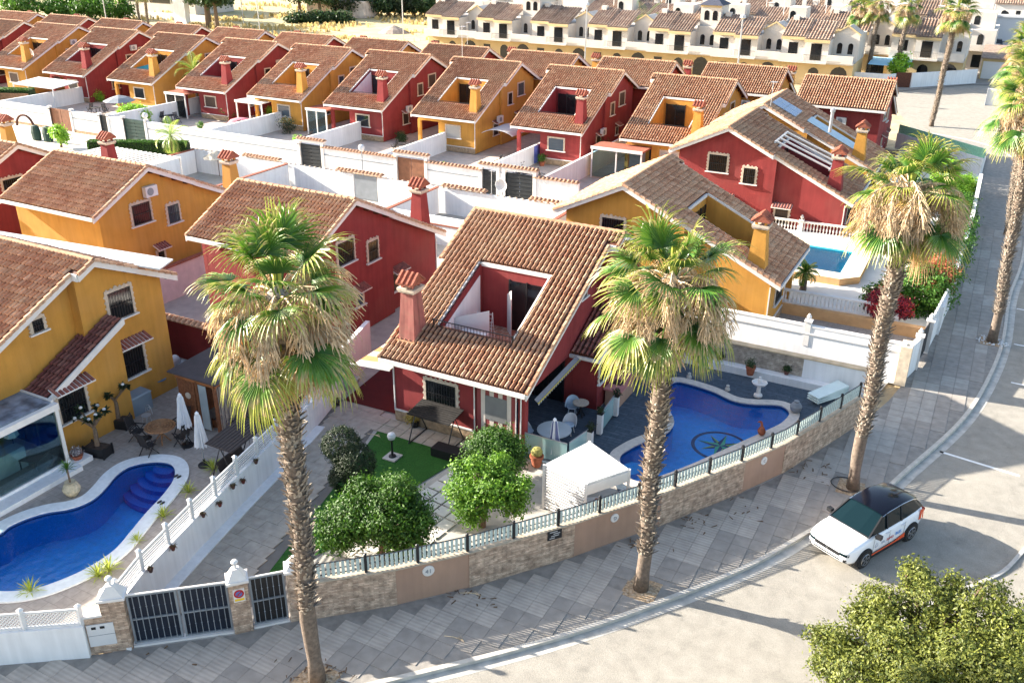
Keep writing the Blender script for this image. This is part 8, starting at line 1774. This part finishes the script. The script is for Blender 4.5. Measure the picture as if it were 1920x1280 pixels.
for x, z in ((2, 3.2), (5.5, 2.6), (7.4, 1.2)): b = MB(); b.box(x, -.05, z, x+1.0, -.003, z+1.0); b.build('opening', m_dark, t)
t = thing('white_truck', 'upright white panel beside the pine trunks at the top left', 'building', (-152.5, 141, 0)); b = MB(); b.box(0, 0, 0, 3.2, 1.2, 7.0); b.build('wall', m_white, t); b = MB(); b.box(-.1, -.1, 7.0, 3.3, 1.3, 7.2); b.build('cap', m_trim, t)
o = MB(); o.lathe([(3.2, 0), (2.0, .7), (.6, 1.3), (.001, 1.5)], 12); o = o.build('earth_heap', M('grey_earth', (.30, .25, .21), .95, .3, 2), loc=(-107, 153, -.2)); tag(o, 'grey heap of earth in the dry field', 'earth heap')
for x, y, h_, lb in ((-142.5, 150, 12, 'thin pale lamp pole in the dry field, left one'), (-118, 128, 12, 'thin pale lamp pole behind the rear row, middle one'), (-92.5, 135, 12, 'thin pale lamp pole left of the terrace block'), (-54, 124, 9, 'tall pale pole behind the rear row before the terrace block'), (-30.5, 118, 9, 'tall pale lamp pole in front of the rightmost terrace house'), (-160.5, 131, 5, 'lamp with a white globe behind the rear row at left')):
    t = thing('lamp_pole', lb, 'lamp post', (x, y, 0)); b = MB(); b.tube([(0, 0, 0), (0, 0, h_)], .1, 6); b.build('pole', m_alu, t); b = MB(); b.lathe([(.1, h_), (.4, h_+.2), (.3, h_+.5), (.001, h_+.6)], 8); b.build('lamp_head', m_plast, t)

# more life in the courts of the long row
r4 = random.Random(77)
court = [(-37.6, 70.5, 'by the red column left of the glazed porch'), (-34.2, 67.6, 'under the window left of the glazed porch'), (-49.0, 71.0, 'on the porch with the grey awning house'), (-58.6, 70.2, 'near the turquoise lounger'), (-68.3, 70.6, 'behind the blue parasol'), (-78.6, 70.0, 'in the feathery palm court'), (-89.0, 69.5, 'behind the grey parasol')]
for i, (x, y, lb) in enumerate(court):
    t = thing('garden_table', 'dark garden table ' + lb, 'garden table', (x, y, -.04), r4.uniform(0, 3)); b = MB(); b.box(-.7, -.45, .70, .7, .45, .74); b.build('table_top', m_dkw, t)
    for sx in (-1, 1):
        for sy in (-1, 1): b = MB(); b.box(sx*.62-.03, sy*.38-.03, 0, sx*.62+.03, sy*.38+.03, .7); b.build('leg', m_dkw, t)
    for k in (-1, 1): chair(('left' if k < 0 else 'right')+' dark chair of the dark table '+lb, Vector((x+k*1.05, y+.2*k, -.04)), k*1.5, m_dkw, m_dkw)
for i, (x, y, lb) in enumerate(((-35.5, 72.8, 'beside the red porch column'), (-41.6, 66.0, 'left of the blue wall door'), (-46.9, 67.2, 'at the stained white court wall'), (-56.6, 72.9, 'right of the turquoise lounger'), (-67.2, 73.0, 'at the blue parasol porch'), (-72.0, 68.0, 'under the feathery palm'), (-81.0, 67.2, 'beside the lime green shrub'))):
    t = thing('flower_pot', 'terracotta pot with a small bush ' + lb, 'flower pot', (x, y, -.04)); b = MB(); b.lathe([(.2, 0), (.3, .4), (.26, .4), (.001, .36)], 10); b.build('pot', m_terra, t); b = MB(); leaves(b, [((0, 0, .7), .38)], 400, .07, random.Random(i), 5, .08); b.build('plant', lf_h, t)

b = MB(); b.yz([(75.1, 3.0), (78.5, 3.0), (78.5, 5.7), (75.1, 4.05)], -57.98, -57.93); o = b.build('balcony_screen', m_white); tag(o, 'white slatted screen inside the roof balcony of a red long row house', 'screen')
b = MB(); b.hexa([(-88.9, 75.4, 3.0), (-87.6, 75.2, 3.0), (-87.6, 75.25, 3.0), (-88.9, 75.45, 3.0)], [(-88.9, 75.6, 4.2), (-87.6, 76.6, 4.6), (-87.6, 76.65, 4.6), (-88.9, 75.65, 4.2)]); o = b.build('blue_sheet', M('teal_blue_sheet', (.03, .25, .32), .7, .1)); tag(o, 'teal blue sheet hung in the roof balcony of a yellow long row house', 'sheet')
t = aircon('small air conditioner in the roof balcony left of the red column court', (-36.4, 75.6, 3.0), 0)
